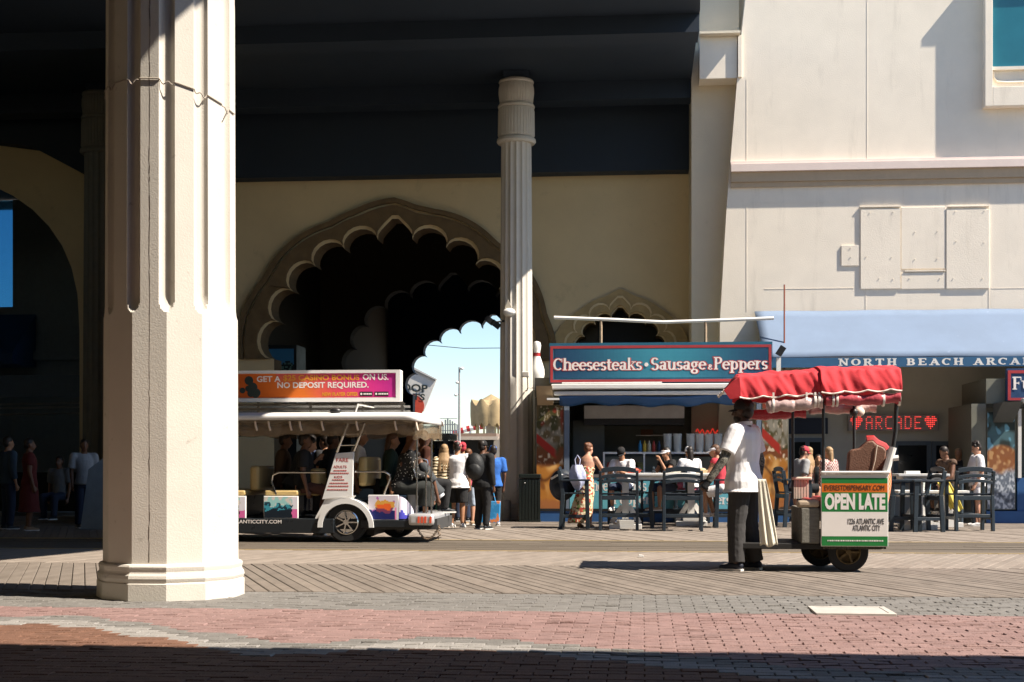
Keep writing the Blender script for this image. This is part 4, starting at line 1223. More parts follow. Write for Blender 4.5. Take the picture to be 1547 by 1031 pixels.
# wheels
def wheel(x, y, z, r, w, parent, O, hub='silver', spokes=7):
    tyre = MB(O); prof = [(r * .62, -w / 2), (r * .93, -w / 2), (r, -w * .36), (r, w * .36), (r * .93, w / 2), (r * .62, w / 2)]
    tyre.lathe(prof, (x, y, z), 36, 'Y', caps=False)
    root = tyre.build('wheel', mat('tyre rubber', (.018, .018, .018), rough=.8, var=.2, scale=20), parent, smooth=True)
    m = chrome if hub == 'silver' else mat('worn yellow rim', (.11, .075, .03), rough=.6, var=.4, scale=20)
    rim = MB(O)
    rim.lathe([(r * .63, -w / 2 + .005), (r * .57, -w / 2 - .008), (r * .52, -w / 2 + .02), (r * .50, w / 2)], (x, y, z), 36, 'Y', caps=False)
    rim.lathe([(r * .14, -w / 2 - .012), (r * .14, -w / 2 + .06)], (x, y, z), 16, 'Y')
    for k in range(spokes):
        a = 2 * math.pi * k / spokes
        p0 = Vector((x + r * .12 * math.cos(a), y - w / 2 + .012, z + r * .12 * math.sin(a)))
        p1 = Vector((x + r * .54 * math.cos(a), y - w / 2 + .012, z + r * .54 * math.sin(a)))
        rim.bar(p0, p1, .02, r * .16, up=(0, 1, 0))
    rim.lathe([(r * .52, -w / 2 + .05), (.001, -w / 2 + .05)], (x, y, z), 24, 'Y', caps=False)
    rim.build('rim', m, root, smooth=True, angle=30)
    return root
wheel(wcx, YT + .10, RW, RW, .2, tram, TO)
wheel(TX(574), yB - .12, RW, RW, .2, tram, TO)
wheel(wcx, yB - .12, RW, RW, .2, tram, TO)
wheel(TX(235), YT + .10, RW, RW, .2, tram, TO)
MB(TO).tube([(wcx, YT + .2, RW), (wcx, yB - .2, RW)], .05, 8).build('axle', blackmetal, tram)
MB(TO).box(TX(548), TX(560), YT + .3, YT + 1.2, .10, TZ(800)).build('mud_flap', blackmetal, tram)
MB(TO).ball((TX(600), YT + .2, TZ(800)), .07).build('exhaust', blackmetal, tram, smooth=True)
# rear bumper with striped reflectors, draw bar and chain
bz0_, bz1_ = TZ(794), TZ(776)
MB(TO).box(TX(617), TX(656), YT - .05, yB + .05, bz0_, bz1_).build('bumper', mat('silver bumper', (.62, .62, .63), rough=.3, metal=.5, var=.08), tram, bevel=.05)
orr = mat('red reflector', (.75, .11, .05), rough=.3)
for px in (633, 638, 643, 651):
    MB(TO).prism([(TX(px) - .016, bz0_ + .04), (TX(px) + .016, bz0_ + .04), (TX(px) + .02, bz1_ - .04), (TX(px) - .01, bz1_ - .04)][::-1], YT - .058, YT - .048, 'Y').build('reflector', orr, tram)
MB(TO).bar((TX(560), YT + .3, TZ(799)), (TX(655), YT + .3, TZ(798)), .06, .06).build('draw_bar', blackmetal, tram)
ch = MB(TO); pts = []
for i in range(26):
    u = i / 25
    pts.append(Vector((TX(630) + (TX(662) - TX(630)) * u, YT + .02 + .05 * u, TZ(797) - .19 * math.sin(math.pi * u) ** .8 + .03 * u)))
for k in range(7): pts.append(Vector((TX(662) + .02 * math.sin(k * 2), YT + .07, TZ(796) - .03 * k)))
for i in range(len(pts) - 1):
    p, q = pts[i], pts[i + 1]; d = (q - p); mid = (p + q) / 2; l = d.length * .75
    d.normalize(); s = d.cross(Vector((0, 1, 0))) if i % 2 else Vector((0, 1, 0)); s.normalize()
    ring = [mid + d * (l * math.cos(t)) + s * (.014 * math.sin(t)) for t in [2 * math.pi * k / 8 for k in range(9)]]
    ch.tube(ring, .006, 4)
ch.build('chain', mat('rusty chain', (.18, .13, .09), rough=.6, metal=.6, var=.3), tram)
# canopy roof with rounded end, rolled clear curtains, posts
zr0, zr1 = TZ(635), TZ(624)
zc_r = MB(TO)
def roof(u, v):
    t = math.pi * v
    x = xL + (TX(654) - xL) * u
    e = max(0, (x - TX(618)) / (TX(654) - TX(618)))
    half = 1.0 * math.sqrt(max(0.02, 1 - e ** 2.6))
    yy = (YT + .86) - half * math.cos(t) ** 1 * (1 if True else 1)
    zz = zr0 + (zr1 - zr0) * (math.sin(t) ** .45) * (1 - .35 * e ** 2) - .07 * e
    return (x, yy, zz)
zc_r.grid(roof, 60, 18)
o = zc_r.build('roof', tw, tram, smooth=True); so = o.modifiers.new('thickness', 'SOLIDIFY'); so.thickness = .03; so.offset = 1
MB(TO).box(xL, TX(640), YT - .02, YT + 1.74, zr0 - .012, zr0 - .004).build('roof_lining', mat('roof lining', (.32, .27, .2), rough=.8, var=.1), tram)
clear = mat('cloudy clear vinyl', (.26, .19, .12), rough=.2, var=.5, scale=8, alpha=.5, bump=.8, bscale=14)
for yy in (YT - .02, yB + .02):
    b = MB(TO)
    def cur(u, v, yy=yy):
        x = TX(185) + (TX(640) - TX(185)) * u
        return (x, yy + .07 * math.cos(v * 2 * math.pi) + .012 * math.sin(u * 60), zr0 - .13 + .105 * math.sin(v * 2 * math.pi) + .02 * math.sin(u * 23) + .012 * math.sin(u * 71))
    b.grid(cur, 120, 10); b.build('rolled_curtain', clear, tram, smooth=True)
b = MB(TO)
def curr(u, v):
    a = -math.pi / 2 + math.pi * u
    x = TX(624) + (TX(653) - TX(624)) * math.cos(a)
    return (x, YT + .86 + .9 * math.sin(a), zr0 - .02 - .27 * v - .02 * math.sin(u * 40) * v)
b.grid(curr, 40, 6); b.build('rear_curtain', clear, tram, smooth=True)
for px in (388, 408, 440, 455, 488, 540, 598, 630):
    b = MB(TO); b.tube([(TX(px), YT - .1, zr0 - .02), (TX(px) + .01, YT - .11, zr0 - .08), (TX(px) + .03, YT - .10, zr0 - .16)], .016, 6)
    b.build('curtain_strap', mat('pale strap', (.75, .62, .5), rough=.7), tram, smooth=True)
MB(TO).box(TX(520), TX(566), YT - .08, YT - .03, zr0 + .0, zr0 + .035).build('roof_vent', mat('vent', (.5, .45, .38)), tram)
MB(TO).ball((TX(507), YT - .02, zr1 + .03), (.09, .06, .05)).build('roof_lamp', blackmetal, tram, smooth=True)
b = MB(TO); b.tube([(TX(530), YT + .3, zr1), (TX(535), YT + .3, zr1 + .14), (TX(560), YT + .3, zr1 + .10)], .02, 6); b.build('bracket', chrome, tram)
# fare board on a slanted mast with ladder rungs
pm_ = [(TX(487), TZ(755)), (TX(533), TZ(750)), (TX(535), TZ(683)), (TX(508), TZ(685))]
MB(TO).prism(pm_, YT - .04, YT + .02, 'Y').build('fare_board', tw, tram, bevel=.006)
redt = mat('red print', (.50, .05, .05), rough=.5)
for s, a, b, y1, y0 in (('FARE', 509, 527, 692.5, 698), ('ADULTS', 504.5, 524.5, 703.5, 707.5), ('KIDS', 506, 518, 719, 722.5)):
    text(s, TX(a), TX(b), TZ(y0), TZ(y1), YT - .041, redt, tram, TO, bold=.0)
for a, b, py in ((505, 524, 711), (500, 527, 715), (503, 520, 725), (499, 525, 730), (497, 526, 734.5), (495, 525, 740)):
    mb = MB(TO); x = TX(a); random.seed(a + py)
    while x < TX(b):
        w = random.uniform(.01, .03); mb.box(x, x + w, YT - .043, YT - .0405, TZ(py + .9), TZ(py - .6)); x += w + .008
    mb.build('print', redt, tram)
for (pa, ya_, pb, yb_) in ((509, 684, 526, 640), (535, 682, 551, 640)):
    MB(TO).tube([(TX(pa), YT, TZ(ya_)), (TX(pb), YT, TZ(yb_))], .022, 8).build('mast', chrome, tram, smooth=True)
for k in (0.25, .62):
    MB(TO).tube([(TX(509 + 17 * k), YT, TZ(684 - 44 * k)), (TX(535 + 16 * k), YT, TZ(683 - 43 * k))], .014, 6).build('rung', chrome, tram)
for pts in ([(416, 748), (409, 728), (411, 718), (420, 714), (490, 714)], [(535, 713), (580, 713), (588, 718), (588, 724), (579, 747)]):
    MB(TO).tube([(TX(a), YT + .06, TZ(b)) for a, b in pts], .017, 8).build('hand_rail', chrome, tram, smooth=True)
for px in (629, 643, 651):
    MB(TO).tube([(TX(px), YT + .05, TZ(778)), (TX(px), YT + .05, TZ(664 if px != 643 else 712))], .014, 8).build('rear_post', chrome, tram, smooth=True)
pts = [(629, 724), (624, 710), (626, 696), (634, 692), (645, 696), (647, 712), (643, 720)]
MB(TO).tube([(TX(a), YT + .05, TZ(b)) for a, b in pts], .012, 6).build('rear_hoop', chrome, tram, smooth=True)
# roof rack and the casino sign
for zz in (TZ(610), TZ(617)):
    MB(TO).box(TX(250), TX(606), YT + .3, YT + .36, zz - .02, zz + .02).build('roof_rack', chrome, tram)
    MB(TO).box(TX(250), TX(600), YT + 1.2, YT + 1.26, zz - .02, zz + .02).build('roof_rack', chrome, tram)
for px in (300, 380, 460, 540, 600):
    MB(TO).box(TX(px), TX(px) + .04, YT + .31, YT + .35, zr1 - .03, TZ(606)).build('rack_post', chrome, tram)
tsx0, tsx1 = TX(230), TX(600); tz0, tz1 = TZ(605.5), TZ(557.5)
ys = YT + .28
sg = MB(TO)
sg.box(tsx0, tsx1, ys, ys + .22, tz0, tz1)
sgo = sg.build('roof_sign', tw, tram, bevel=.01)
def pinkcol(u, v):
    stops = [(0, '#b0301c'), (.42, '#d8661e'), (.60, '#e0742c'), (.74, '#de4a5c'), (.9, '#d8338a'), (1, '#b82a8c')]
    u2 = min(1, max(0, u + .06 * (v - .5)))
    for (a, ca), (b, cb) in zip(stops[:-1], stops[1:]):
        if u2 <= b:
            k = (u2 - a) / (b - a); A, B = srgb(ca), srgb(cb); c = tuple(A[i] * (1 - k) + B[i] * k for i in range(3)); break
    if v > .55:
        t = (v - .55) * 1.1; c = tuple(c[i] * (1 - t) + srgb('#c02a72')[i] * t for i in range(3)) if u > .5 else c
    return c
mb = MB(TO); mb.grid(lambda u, v: (tsx0 + (tsx1 - .07 - tsx0) * u, ys - .004, tz0 + .06 + (tz1 - tz0 - .11) * v), 90, 12, pinkcol); mb.build('print', prt, sgo)
MB(TO).box(tsx1 - .065, tsx1, ys - .02, ys - .001, tz0, tz1).build('sign_frame', tw, sgo)
MB(TO).box(tsx0, tsx1 - .066, ys - .02, ys - .001, tz1 - .045, tz1).build('sign_frame', tw, sgo)
MB(TO).box(tsx0, tsx1 - .066, ys - .02, ys - .001, tz0, tz0 + .05).build('sign_frame', tw, sgo)
goldt = mat('gold print', (.75, .33, .04), rough=.4)
dX = lambda px: PY(px, 580, ys).x; dZ = lambda py: ZY(480, py, ys)
text('GET A', dX(388), dX(424), dZ(577), dZ(568), ys - .005, whitel, sgo, TO, bold=.025)
text('$25 CASINO BONUS', dX(428), dX(543), dZ(576.5), dZ(566.5), ys - .005, goldt, sgo, TO, bold=.025)
text('ON US.', dX(548), dX(587), dZ(575), dZ(565.5), ys - .005, whitel, sgo, TO, bold=.025)
text('NO DEPOSIT REQUIRED.', dX(419), dX(557), dZ(588), dZ(577.5), ys - .005, whitel, sgo, TO, bold=.025)
text('NEW PLAYER OFFER', dX(487), dX(541), dZ(599), dZ(593), ys - .005, goldt, sgo, TO, bold=.03)
for a, b in ((543.5, 563), (566, 587)):
    MB(TO).box(dX(a), dX(b), ys - .008, ys - .003, dZ(599), dZ(592.5)).build('badge', blackmetal, sgo)
    text('\u25cf', dX(a + 1), dX(a + 4), dZ(597.5), dZ(594), ys - .009, whitel, sgo, TO)
    mb = MB(TO)
    x = dX(a + 6)
    while x < dX(b - 2): mb.box(x, x + .018, ys - .011, ys - .009, dZ(597), dZ(594.5)); x += .026
    mb.build('print', whitel, sgo)
mb = MB(TO); random.seed(9)
for k in range(7):
    cx_, cz_ = dX(362 + random.uniform(0, 28)), dZ(595 - random.uniform(0, 22)); r = random.uniform(.04, .09)
    mb.cm = 0; mb.lathe([(r, 0), (r * .95, -.002 - .0005 * k)], (cx_, ys - .005, cz_), 14, 'Y')
mb.build('printed_figures', mat('dark print figures', (.03, .045, .04), rough=.5), sgo)

# ================================================================ rolling chair
YCt = P(1290, 720, 15.4).y
CX = lambda px: XY(px, YCt); CZt = lambda py: ZY(1290, py, YCt)
cart = thing('rolling_chair', 'wicker rolling chair with red canopy and green OPEN LATE advertising panel', 'rolling chair', (CX(1270), YCt + .55, 0))
QO = cart.location.copy()
YBk = YCt + 1.15
green = mat('green print', (.02, .21, .05), rough=.4, var=.05); orange = mat('orange print', (.72, .17, .02), rough=.4, var=.05)
MB(QO).box(CX(1122), CX(1334), YCt + .06, YBk - .05, CZt(831), CZt(822)).build('platform', mat('black platform', (.015, .014, .013), rough=.7), cart, bevel=.01)
sp = MB(QO).box(CX(1240.5), CX(1342), YCt, YCt + .035, CZt(826), CZt(716.5)).build('side_panel', tw, cart, bevel=.004)
def slab(py0, py1, m, name, yo=.004):
    return MB(QO).box(CX(1241.5), CX(1341), YCt - yo, YCt - .0005, CZt(py1), CZt(py0)).build(name, m, sp)
slab(722.5, 730.5, green, 'green_band'); slab(730.7, 744, orange, 'orange_band'); slab(744.2, 773.5, green, 'green_band')
slab(773.7, 810.5, whitel, 'white_band'); slab(810.7, 825, green, 'green_band')
text('EVERESTDISPENSARY.COM', CX(1245.5), CX(1336), CZt(741), CZt(733.2), YCt - .005, mat('dark print', (.05, .04, .03), rough=.5), sp, QO, bold=.0)
text('OPEN LATE', CX(1246), CX(1337.5), CZt(770.5), CZt(745.5), YCt - .005, whitel, sp, QO, bold=.05)
greyt = mat('grey print', (.07, .07, .07), rough=.5)
text('1226 ATLANTIC AVE', CX(1281), CX(1335.5), CZt(792), CZt(783.5), YCt - .005, greyt, sp, QO, bold=.012)
text('ATLANTIC CITY', CX(1288), CX(1330), CZt(802), CZt(793.5), YCt - .005, greyt, sp, QO, bold=.012)
mb = MB(QO); x = CX(1250); random.seed(31)
while x < CX(1332):
    w = random.uniform(.006, .02); mb.box(x, x + w, YCt - .006, YCt - .0042, CZt(818.2), CZt(816.2)); x += w + .006
mb.build('print', whitel, sp)
wick = mat('weathered wicker box', (.21, .20, .17), rough=.9, var=.35, scale=10, bump=1.5, bscale=60, stretch=(1, 1, 4))
MB(QO).box(CX(1211), CX(1239), YCt + .03, YBk - .08, CZt(822), CZt(768)).build('seat_box', wick, cart, bevel=.012)
redv = mat('red seat vinyl', (.40, .035, .035), rough=.4, var=.15, scale=5)
tanv = mat('tan armrest', (.42, .33, .24), rough=.7, var=.2, scale=10)
MB(QO).box(CX(1205), CX(1239), YCt + .03, YCt + .16, CZt(767.5), CZt(756)).build('arm_pad', tanv, cart, bevel=.03)
MB(QO).box(CX(1226), CX(1240), YCt + .165, YBk - .12, CZt(770), CZt(755)).build('seat', redv, cart, bevel=.03)
MB(QO).box(CX(1242), CX(1330), YCt + .1, YBk - .1, CZt(790), CZt(752)).build('seat', redv, cart, bevel=.04)
# shaped seat back: humped red topped panel, brown below its red edge
bk = [(1284, 718), (1287, 684), (1292, 679), (1304, 677), (1310, 671), (1316, 666), (1324, 665), (1330, 671), (1341, 676), (1345, 681), (1341, 718)]
poly = [(CX(a), CZt(b)) for a, b in bk]
MB(QO).prism(poly, YCt + .22, YCt + .36, 'Y').build('seat_back', mat('brown seat back', (.17, .085, .055), rough=.6, var=.12, scale=6, bump=.5), cart, bevel=.02)
seam = [Vector((CX(1330), YCt + .21, CZt(672))), Vector((CX(1327), YCt + .21, CZt(695))), Vector((CX(1321), YCt + .21, CZt(718)))]
MB(QO).tube(seam, .006, 5).build('piping', mat('pale piping', (.6, .5, .4)), cart)
tp = [Vector((CX(a), YCt + .29, CZt(b) + .006)) for a, b in bk[5:10]]
MB(QO).tube(tp, .055, 8).build('head_roll', redv, cart, smooth=True)
# spindle rail on the far side
cre = mat('cream spindle paint', (.72, .62, .52), rough=.6)
for px in (1214.5, 1219, 1223.5, 1228, 1232.5, 1237):
    MB(QO).box(CX(px) - .012, CX(px) + .012, YBk - .13, YBk - .10, CZt(757), CZt(727)).build('spindle', cre, cart)
MB(QO).box(CX(1211), CX(1243), YBk - .15, YBk - .08, CZt(727) + .001, CZt(722)).build('spindle_rail', cre, cart, bevel=.01)
MB(QO).box(CX(1240), CX(1345), YCt - .02, YCt + .06, CZt(716) , CZt(712)).build('arm_rail', whitepaint, cart, bevel=.012)
b = MB(QO); b.tube([(CX(1338), YCt + .03, CZt(718)), (CX(1350), YCt + .03, CZt(676))], .04, 10); b.build('push_post', whitepaint, cart, smooth=True)
b = MB(QO); b.tube([(CX(1349), YCt + .03, CZt(693)), (CX(1358), YCt + .03, CZt(692))], .03, 10); b.build('push_handle', whitepaint, cart, smooth=True)
def woven(u, v):
    a = -math.pi / 2 + math.pi * u
    t = math.sin(math.pi * (.12 + .76 * v))
    return (CX(1341) + .085 * math.cos(a) * t, YCt + .35 + .33 * math.sin(a), CZt(762) + (CZt(690) - CZt(762)) * v)
b = MB(QO); b.grid(woven, 14, 20, lambda u, v: srgb('#c8643a') if (int(u * 14) + int(v * 20)) % 2 else srgb('#d99a72')); b.build('woven_back', mat('woven orange back', (.5, .2, .1), attr=True, rough=.8), cart, smooth=True)
poles = [(1213, 1213, YBk - .12, 757), (1245, 1245, YCt + .05, 712), (1312, 1312, YBk - .12, 700)]
for pa, pb, yy, pbot in poles:
    MB(QO).tube([(CX(pa), yy, CZt(pbot)), (CX(pb), yy, CZt(606))], .017, 8).build('canopy_pole', blackmetal, cart, smooth=True)
b = MB(QO); b.tube([(CX(1350), YCt + .03, CZt(676)), (CX(1354), YCt + .03, CZt(650)), (CX(1355), YCt + .03, CZt(608))], .022, 8); b.build('canopy_pole', blackmetal, cart, smooth=True)
# canopy: two cloth bays with scalloped hems
redc = mat('red canopy cloth', (.54, .035, .045), rough=.85, var=.16, scale=3, bump=.25, bscale=25)
def canopy(xa, xb, zta, ztb, zha, zhb, ya, yb, waves, seed, name, flare=0.0):
    nu = 60; prof = [0, .35, .7, 1.0, 1.12, 1.6, 2.1, 2.6, 3.0, 3.12, 3.4, 3.7, 4.1]
    mb = MB(QO)
    def fn(u, v):
        x = xa + (xb - xa) * u
        zt_ = zta + (ztb - zta) * u; zh = zha + (zhb - zha) * u
        hem = zh - .022 * abs(math.sin(u * math.pi * waves))
        s = v * 4
        fold = .02 * mnoise.noise(Vector((u * 6 + s * 1.2 + seed, s * .9, seed))) + .014 * mnoise.noise(Vector((u * 16 + s * 2, s, seed + 4)))
        if s <= 1:
            k = s; y = ya + .10 * k - .02 * math.sin(k * math.pi) + fold * 1.6; z = hem + (zt_ - hem) * k
        elif s <= 3:
            k = (s - 1) / 2; y = ya + .10 + (yb - ya - .2) * k; z = zt_ + .07 * math.sin(k * math.pi) + fold
        else:
            k = s - 3; y = yb - .10 + .10 * k + fold; z = zt_ + (hem - zt_) * k
        x2 = x - flare * (1 - u) ** 3 * (1 - min(1, abs(s - 2) / 1.4))*0
        return (x2, y, z)
    mb.grid(fn, nu, 40)
    o = mb.build(name, redc, cart, smooth=True, angle=60)
    so = o.modifiers.new('thickness', 'SOLIDIFY'); so.thickness = .008
    # white piping along both hems
    for yy_v in (0.0, 1.0):
        pts = [fn(i / 60, yy_v) for i in range(61)]
        MB(QO).tube([Vector(p) + Vector((0, -.004 if yy_v == 0 else .004, 0)) for p in pts], .010, 5).build('hem_piping', mat('white piping', (.75, .66, .6), rough=.7), cart, smooth=True)
    return fn
canopy(CX(1240), CX(1362), CZt(559), CZt(558), CZt(593), CZt(588), YCt - .06, YBk + .1, 3.5, 1.3, 'canopy')
canopy(CX(1117), CX(1241), CZt(569), CZt(561), CZt(600), CZt(594), YCt - .03, YBk + .08, 3.5, 5.9, 'canopy')
# front flap of the canopy, sloping down to the left
b = MB(QO)
def flap(u, v):
    x = CX(1117) + .005 - (CX(1117) - CX(1093)) * v
    y = YCt - .03 + (YBk + .11 - YCt) * u
    z = CZt(569) + (CZt(589) - CZt(569)) * v ** 1.3 + .06 * math.sin(math.pi * u) * (1 - v) - .02 * abs(math.sin(u * math.pi * 3)) * v + .012 * mnoise.noise(Vector((u * 8, v * 3, 2)))
    return (x, y, z)
b.grid(flap, 30, 12); o = b.build('canopy_flap', redc, cart, smooth=True); so = o.modifiers.new('thickness', 'SOLIDIFY'); so.thickness = .008
b = MB(QO); b.add([(CX(1093), YCt - .028, CZt(589)), (CX(1117), YCt - .032, CZt(569)), (CX(1119), YCt - .03, CZt(600)), (CX(1103), YCt - .026, CZt(603))], [(0, 1, 2, 3)])
o = b.build('canopy_cheek', redc, cart); so = o.modifiers.new('thickness', 'SOLIDIFY'); so.thickness = .008
MB(QO).tube([flap(i / 30, 1) for i in range(31)], .012, 6).build('hem_piping', MATS['white piping'], cart, smooth=True)
# rolled rain curtains with straps
rollm = mat('rolled red vinyl', (.42, .07, .085), rough=.25, var=.25, scale=8, bump=.8, bscale=20)
clearr = mat('rolled clear vinyl', (.50, .36, .34), rough=.15, var=.4, scale=7, bump=1, bscale=16, spec=.6)
def roll(pa, za, pb, zb_, y, r, m):
    pts = []; rs = []
    for i in range(25):
        u = i / 24
        pts.append((CX(pa) + (CX(pb) - CX(pa)) * u, y + .008 * math.sin(u * 17), CZt(za + (zb_ - za) * u) + .006 * math.sin(u * 9)))
        rs.append(r * (1 + .1 * math.sin(u * 20) + .06 * math.sin(u * 47)))
    MB(QO).tube(pts, rs, 12).build('rolled_curtain', m, cart, smooth=True)
roll(1246, 605, 1360, 603, YCt - .02, .06, rollm)
roll(1160, 615, 1243, 608, YCt - .01, .066, clearr)
roll(1120, 622, 1236, 618, YBk - .02, .06, rollm)
roll(1242, 612, 1350, 610, YBk - .02, .06, clearr)
strapm = mat('white strap', (.74, .68, .62), rough=.7)
for px, py in ((1168, 610), (1218, 606), (1231, 604), (1237, 603), (1258, 602), (1264, 602), (1334, 602), (1358, 601)):
    MB(QO).lathe([(.072, -.012), (.074, 0), (.072, .012)], (CX(px), YCt - .012, CZt(py + 3)), 14, 'X').build('strap', strapm, cart, smooth=True)
    MB(QO).bar((CX(px), YCt - .05, CZt(py) + .05), (CX(px), YCt - .045, CZt(593)), .02, .006).build('strap', strapm, cart)
MB(QO).ball((CX(1321), YBk - .1, CZt(617)), (.06, .05, .055)).build('lamp', cre, cart, smooth=True)
MB(QO).ball((CX(1311), YBk - .14, CZt(618)), (.05, .05, .05)).build('lamp', blackmetal, cart, smooth=True)
b = MB(QO)
wheel(CX(1284), YCt + .14, .215, .215, .09, cart, QO, hub='yellow', spokes=5)
wheel(CX(1256), YBk - .16, .215, .215, .09, cart, QO, hub='yellow', spokes=5)
MB(QO).tube([(CX(1284), YCt + .14, .215), (CX(1256), YBk - .16, .215)], .025, 8).build('axle', blackmetal, cart)
wheel(CX(1124), YCt + .6, .11, .11, .06, cart, QO, hub='yellow', spokes=5)
MB(QO).box(CX(1122), CX(1126), YCt + .66, YCt + .70, .2, CZt(830)).build('caster_fork', blackmetal, cart)
b = MB(QO)
for k in range(24):
    x = CX(1246) + (CX(1338) - CX(1246)) * k / 23
    b.box(x - .012, x + .010, YCt + .02, YCt + .05, CZt(829) - random.uniform(0, .012), CZt(826.2))
b.build('skirt_fringe', mat('fringe', (.08, .07, .05), rough=.9), cart)
MB(QO).bar((CX(1320), YCt + .2, CZt(829)), (CX(1296), YCt + .2, .26), .03, .04).build('spring_bar', blackmetal, cart)
# white towel hung on the front of the chair
tl = P(1158, 780, 15.28)
towel = MB((tl.x, tl.y, CZt(826)))
def tow(u, v):
    w0, w1 = 12, 25
    w = (w0 + (w1 - w0) * (1 - v) ** .8) / 140
    x = P(1148, 780, 15.28).x - .02 + w * u + .03 * (1 - v) ** 1.3
    return (x, tl.y + .011 * math.sin(u * 15 + v * 2) * (1.1 - v) + .02 * v, CZt(824) + (CZt(724) - CZt(824)) * v + .015 * math.sin(u * 9) * (1 - v))
towel.grid(tow, 40, 24)
o = towel.build('towel', mat('cream towel', (.68, .64, .52), rough=.95, bump=.6, bscale=120, var=.06), None, smooth=True); o.location = (tl.x, tl.y, CZt(826))
so = o.modifiers.new('thickness', 'SOLIDIFY'); so.thickness = .012
tag(o, 'long cream towel hanging behind the standing man at the chair front', 'towel')
# ================================================================ tables and tall chairs
random.seed(5)
def table(px0, px1, pyt, pyf, label, basepx, H=None):
    d = FPX * EYE / (pyf - HOR)
    c = P((px0 + px1) / 2, HOR, d + .35); h = 1.15 - (pyt - HOR) / FPX * (d + .35)
    L_ = (px1 - px0) / FPX * (d + .35)
    t = thing('bar_table', label, 'table', (c.x, c.y, 0), 0, 'white bar tables before the food stall')
    tb = MB()
    for k in range(5): tb.box(-L_ / 2, L_ / 2, -.42 + .17 * k, -.42 + .17 * k + .16, h - .045, h)
    tb.build('table_top', whitepaint, t, bevel=.006)
    MB().box(-L_ / 2 + .1, L_ / 2 - .1, -.36, .36, h - .12, h - .046).build('apron', whitepaint, t)
    bx = P(basepx, HOR, d + .35).x - c.x
    for s in (-1, 1):
        MB().box(bx - .30, bx + .30, s * .28 - .05, s * .28 + .05, 0, .09).build('foot', whitepaint, t, bevel=.006)
        MB().box(bx - .06, bx + .06, s * .16 - .05, s * .16 + .05, .091, h - .121).build('pedestal', whitepaint, t)
        MB().bar((bx + s * .26, 0, .1), (bx + s * .065, 0, .42), .09, .05, up=(0, 1, 0)).build('brace', whitepaint, t)
    MB().box(bx - .16, bx + .16, -.33, .33, .091, .16).build('foot_plate', whitepaint, t)
    return t
table(945, 1075, 715, 800, 'long white bar table between the two blue chairs seen from behind', 945)
table(1005, 1085, 716, 795, 'white bar table behind the second blue chair near the stall counter', 1044)
table(1352, 1427, 716, 801, 'white bar table with pedestal base right of the rolling chair', 1386)
table(1352, 1456, 741, 797, 'low white table with yellow cloth before the arcade window', 1425)
chairblue = mat('blue grey poly lumber', (.020, .031, .042), rough=.45, var=.12, scale=8, stretch=(1, 1, .3), bump=.2)
def make_chair():
    t = thing('tall_chair', 'x', 'chair', (0, 0, 0), 0, 'blue grey tall chairs around the bar tables')
    W = .33; sh = .64; top = 1.10
    def part(n_, mb): return mb.build(n_, chairblue, t, bevel=.006)
    for s in (-1, 1):
        part('leg', MB().bar((s * W, -.24, 0), (s * W, -.20, sh), .055, .075, up=(0, 1, 0)))
        MBx = MB(); MBx.bar((s * W, -.20, sh), (s * (W - .0), -.27, top - .03), .05, .07, up=(0, 1, 0)); part('back_post', MBx)
        part('leg', MB().bar((s * W, .26, 0), (s * W, .24, sh + .24), .055, .075, up=(0, 1, 0)))
        part('arm', MB().box(s * W - .055, s * W + .055, -.24, .30, sh + .24, sh + .275))
        part('stretcher', MB().box(s * W - .02, s * W + .02, -.20, .24, .20, .26))
    for k in range(5): part('seat_slat', MB().box(-W - .02, W + .02, -.18 + .085 * k, -.18 + .085 * k + .075, sh, sh + .028))
    for zz in (.24,): part('rung', MB().box(-W + .03, W - .03, -.245, -.21, zz, zz + .06))
    part('foot_rail', MB().box(-W + .03, W - .03, .235, .27, .22, .30))
    part('back_rail', MB().box(-W + .03, W - .03, -.235, -.2, sh - .09, sh - .01))
    for zz, hh in ((top - .07, .085), (top - .175, .06), (top - .265, .055)):
        mb = MB(); n = 10; pa = []; pb = []
        for i in range(n + 1):
            u = -1 + 2 * i / n; x = u * (W - .02); cz = zz + .035 * (1 - u * u)
            pa.append((x, cz)); pb.append((x, cz + hh))
        mb.strip(pa, pb, -.285, -.255)
        part('back_slat', mb)
    return t
ch0 = make_chair(); TREE[ch0.name] = kids(ch0)
chairs = [  # px, ground row, heading (0 = facing away from the viewer), label
    (935, 801, 0, 'blue slatted bar chair seen from behind beside the woman in floral dress'),
    (1031, 802, 0, 'blue slatted bar chair seen from behind left of the man in the white polo'),
    (966, 797, 90, 'narrow side view of a lighter blue bar chair right of the first back view chair'),
    (868, 798, -90, 'dark bar chair carrying a backpack at the left end of the table'),
    (1012, 792, 180, 'bar chair under the person eating in a white visor'),
    (1102, 797, 90, 'bar chair under the person in white shorts left of the man in polo'),
    (1197, 796, -80, 'dark bar chair in front of the right food poster'),
    (1394, 803, 100, 'blue bar chair turned sideways right of the rolling chair'),
    (1362, 802, -90, 'bar chair mostly hidden behind the orange woven back of the rolling chair'),
    (1465, 802, 8, 'blue bar chair seen from behind in front of the young man in white tee'),
    (1438, 795, 140, 'dark bar chair under the seated person in the brown shirt'),
    (1045, 790, 180, 'bar chair under the person in white cap and white shirt'),
    (945, 791, 180, 'bar chair under the man in the black cap'),
]
for i, (px, py, hd, lab) in enumerate(chairs):
    o = ch0 if i == 0 else copy_tree(ch0)
    p = G(px, py); o.location = p; o.rotation_euler = (0, 0, R(hd)); o['label'] = lab

def small(name, lab, cat, mb, m, loc, **k):
    o = mb.build(name, m, None, **k); o.location = loc; tag(o, lab, cat); return o
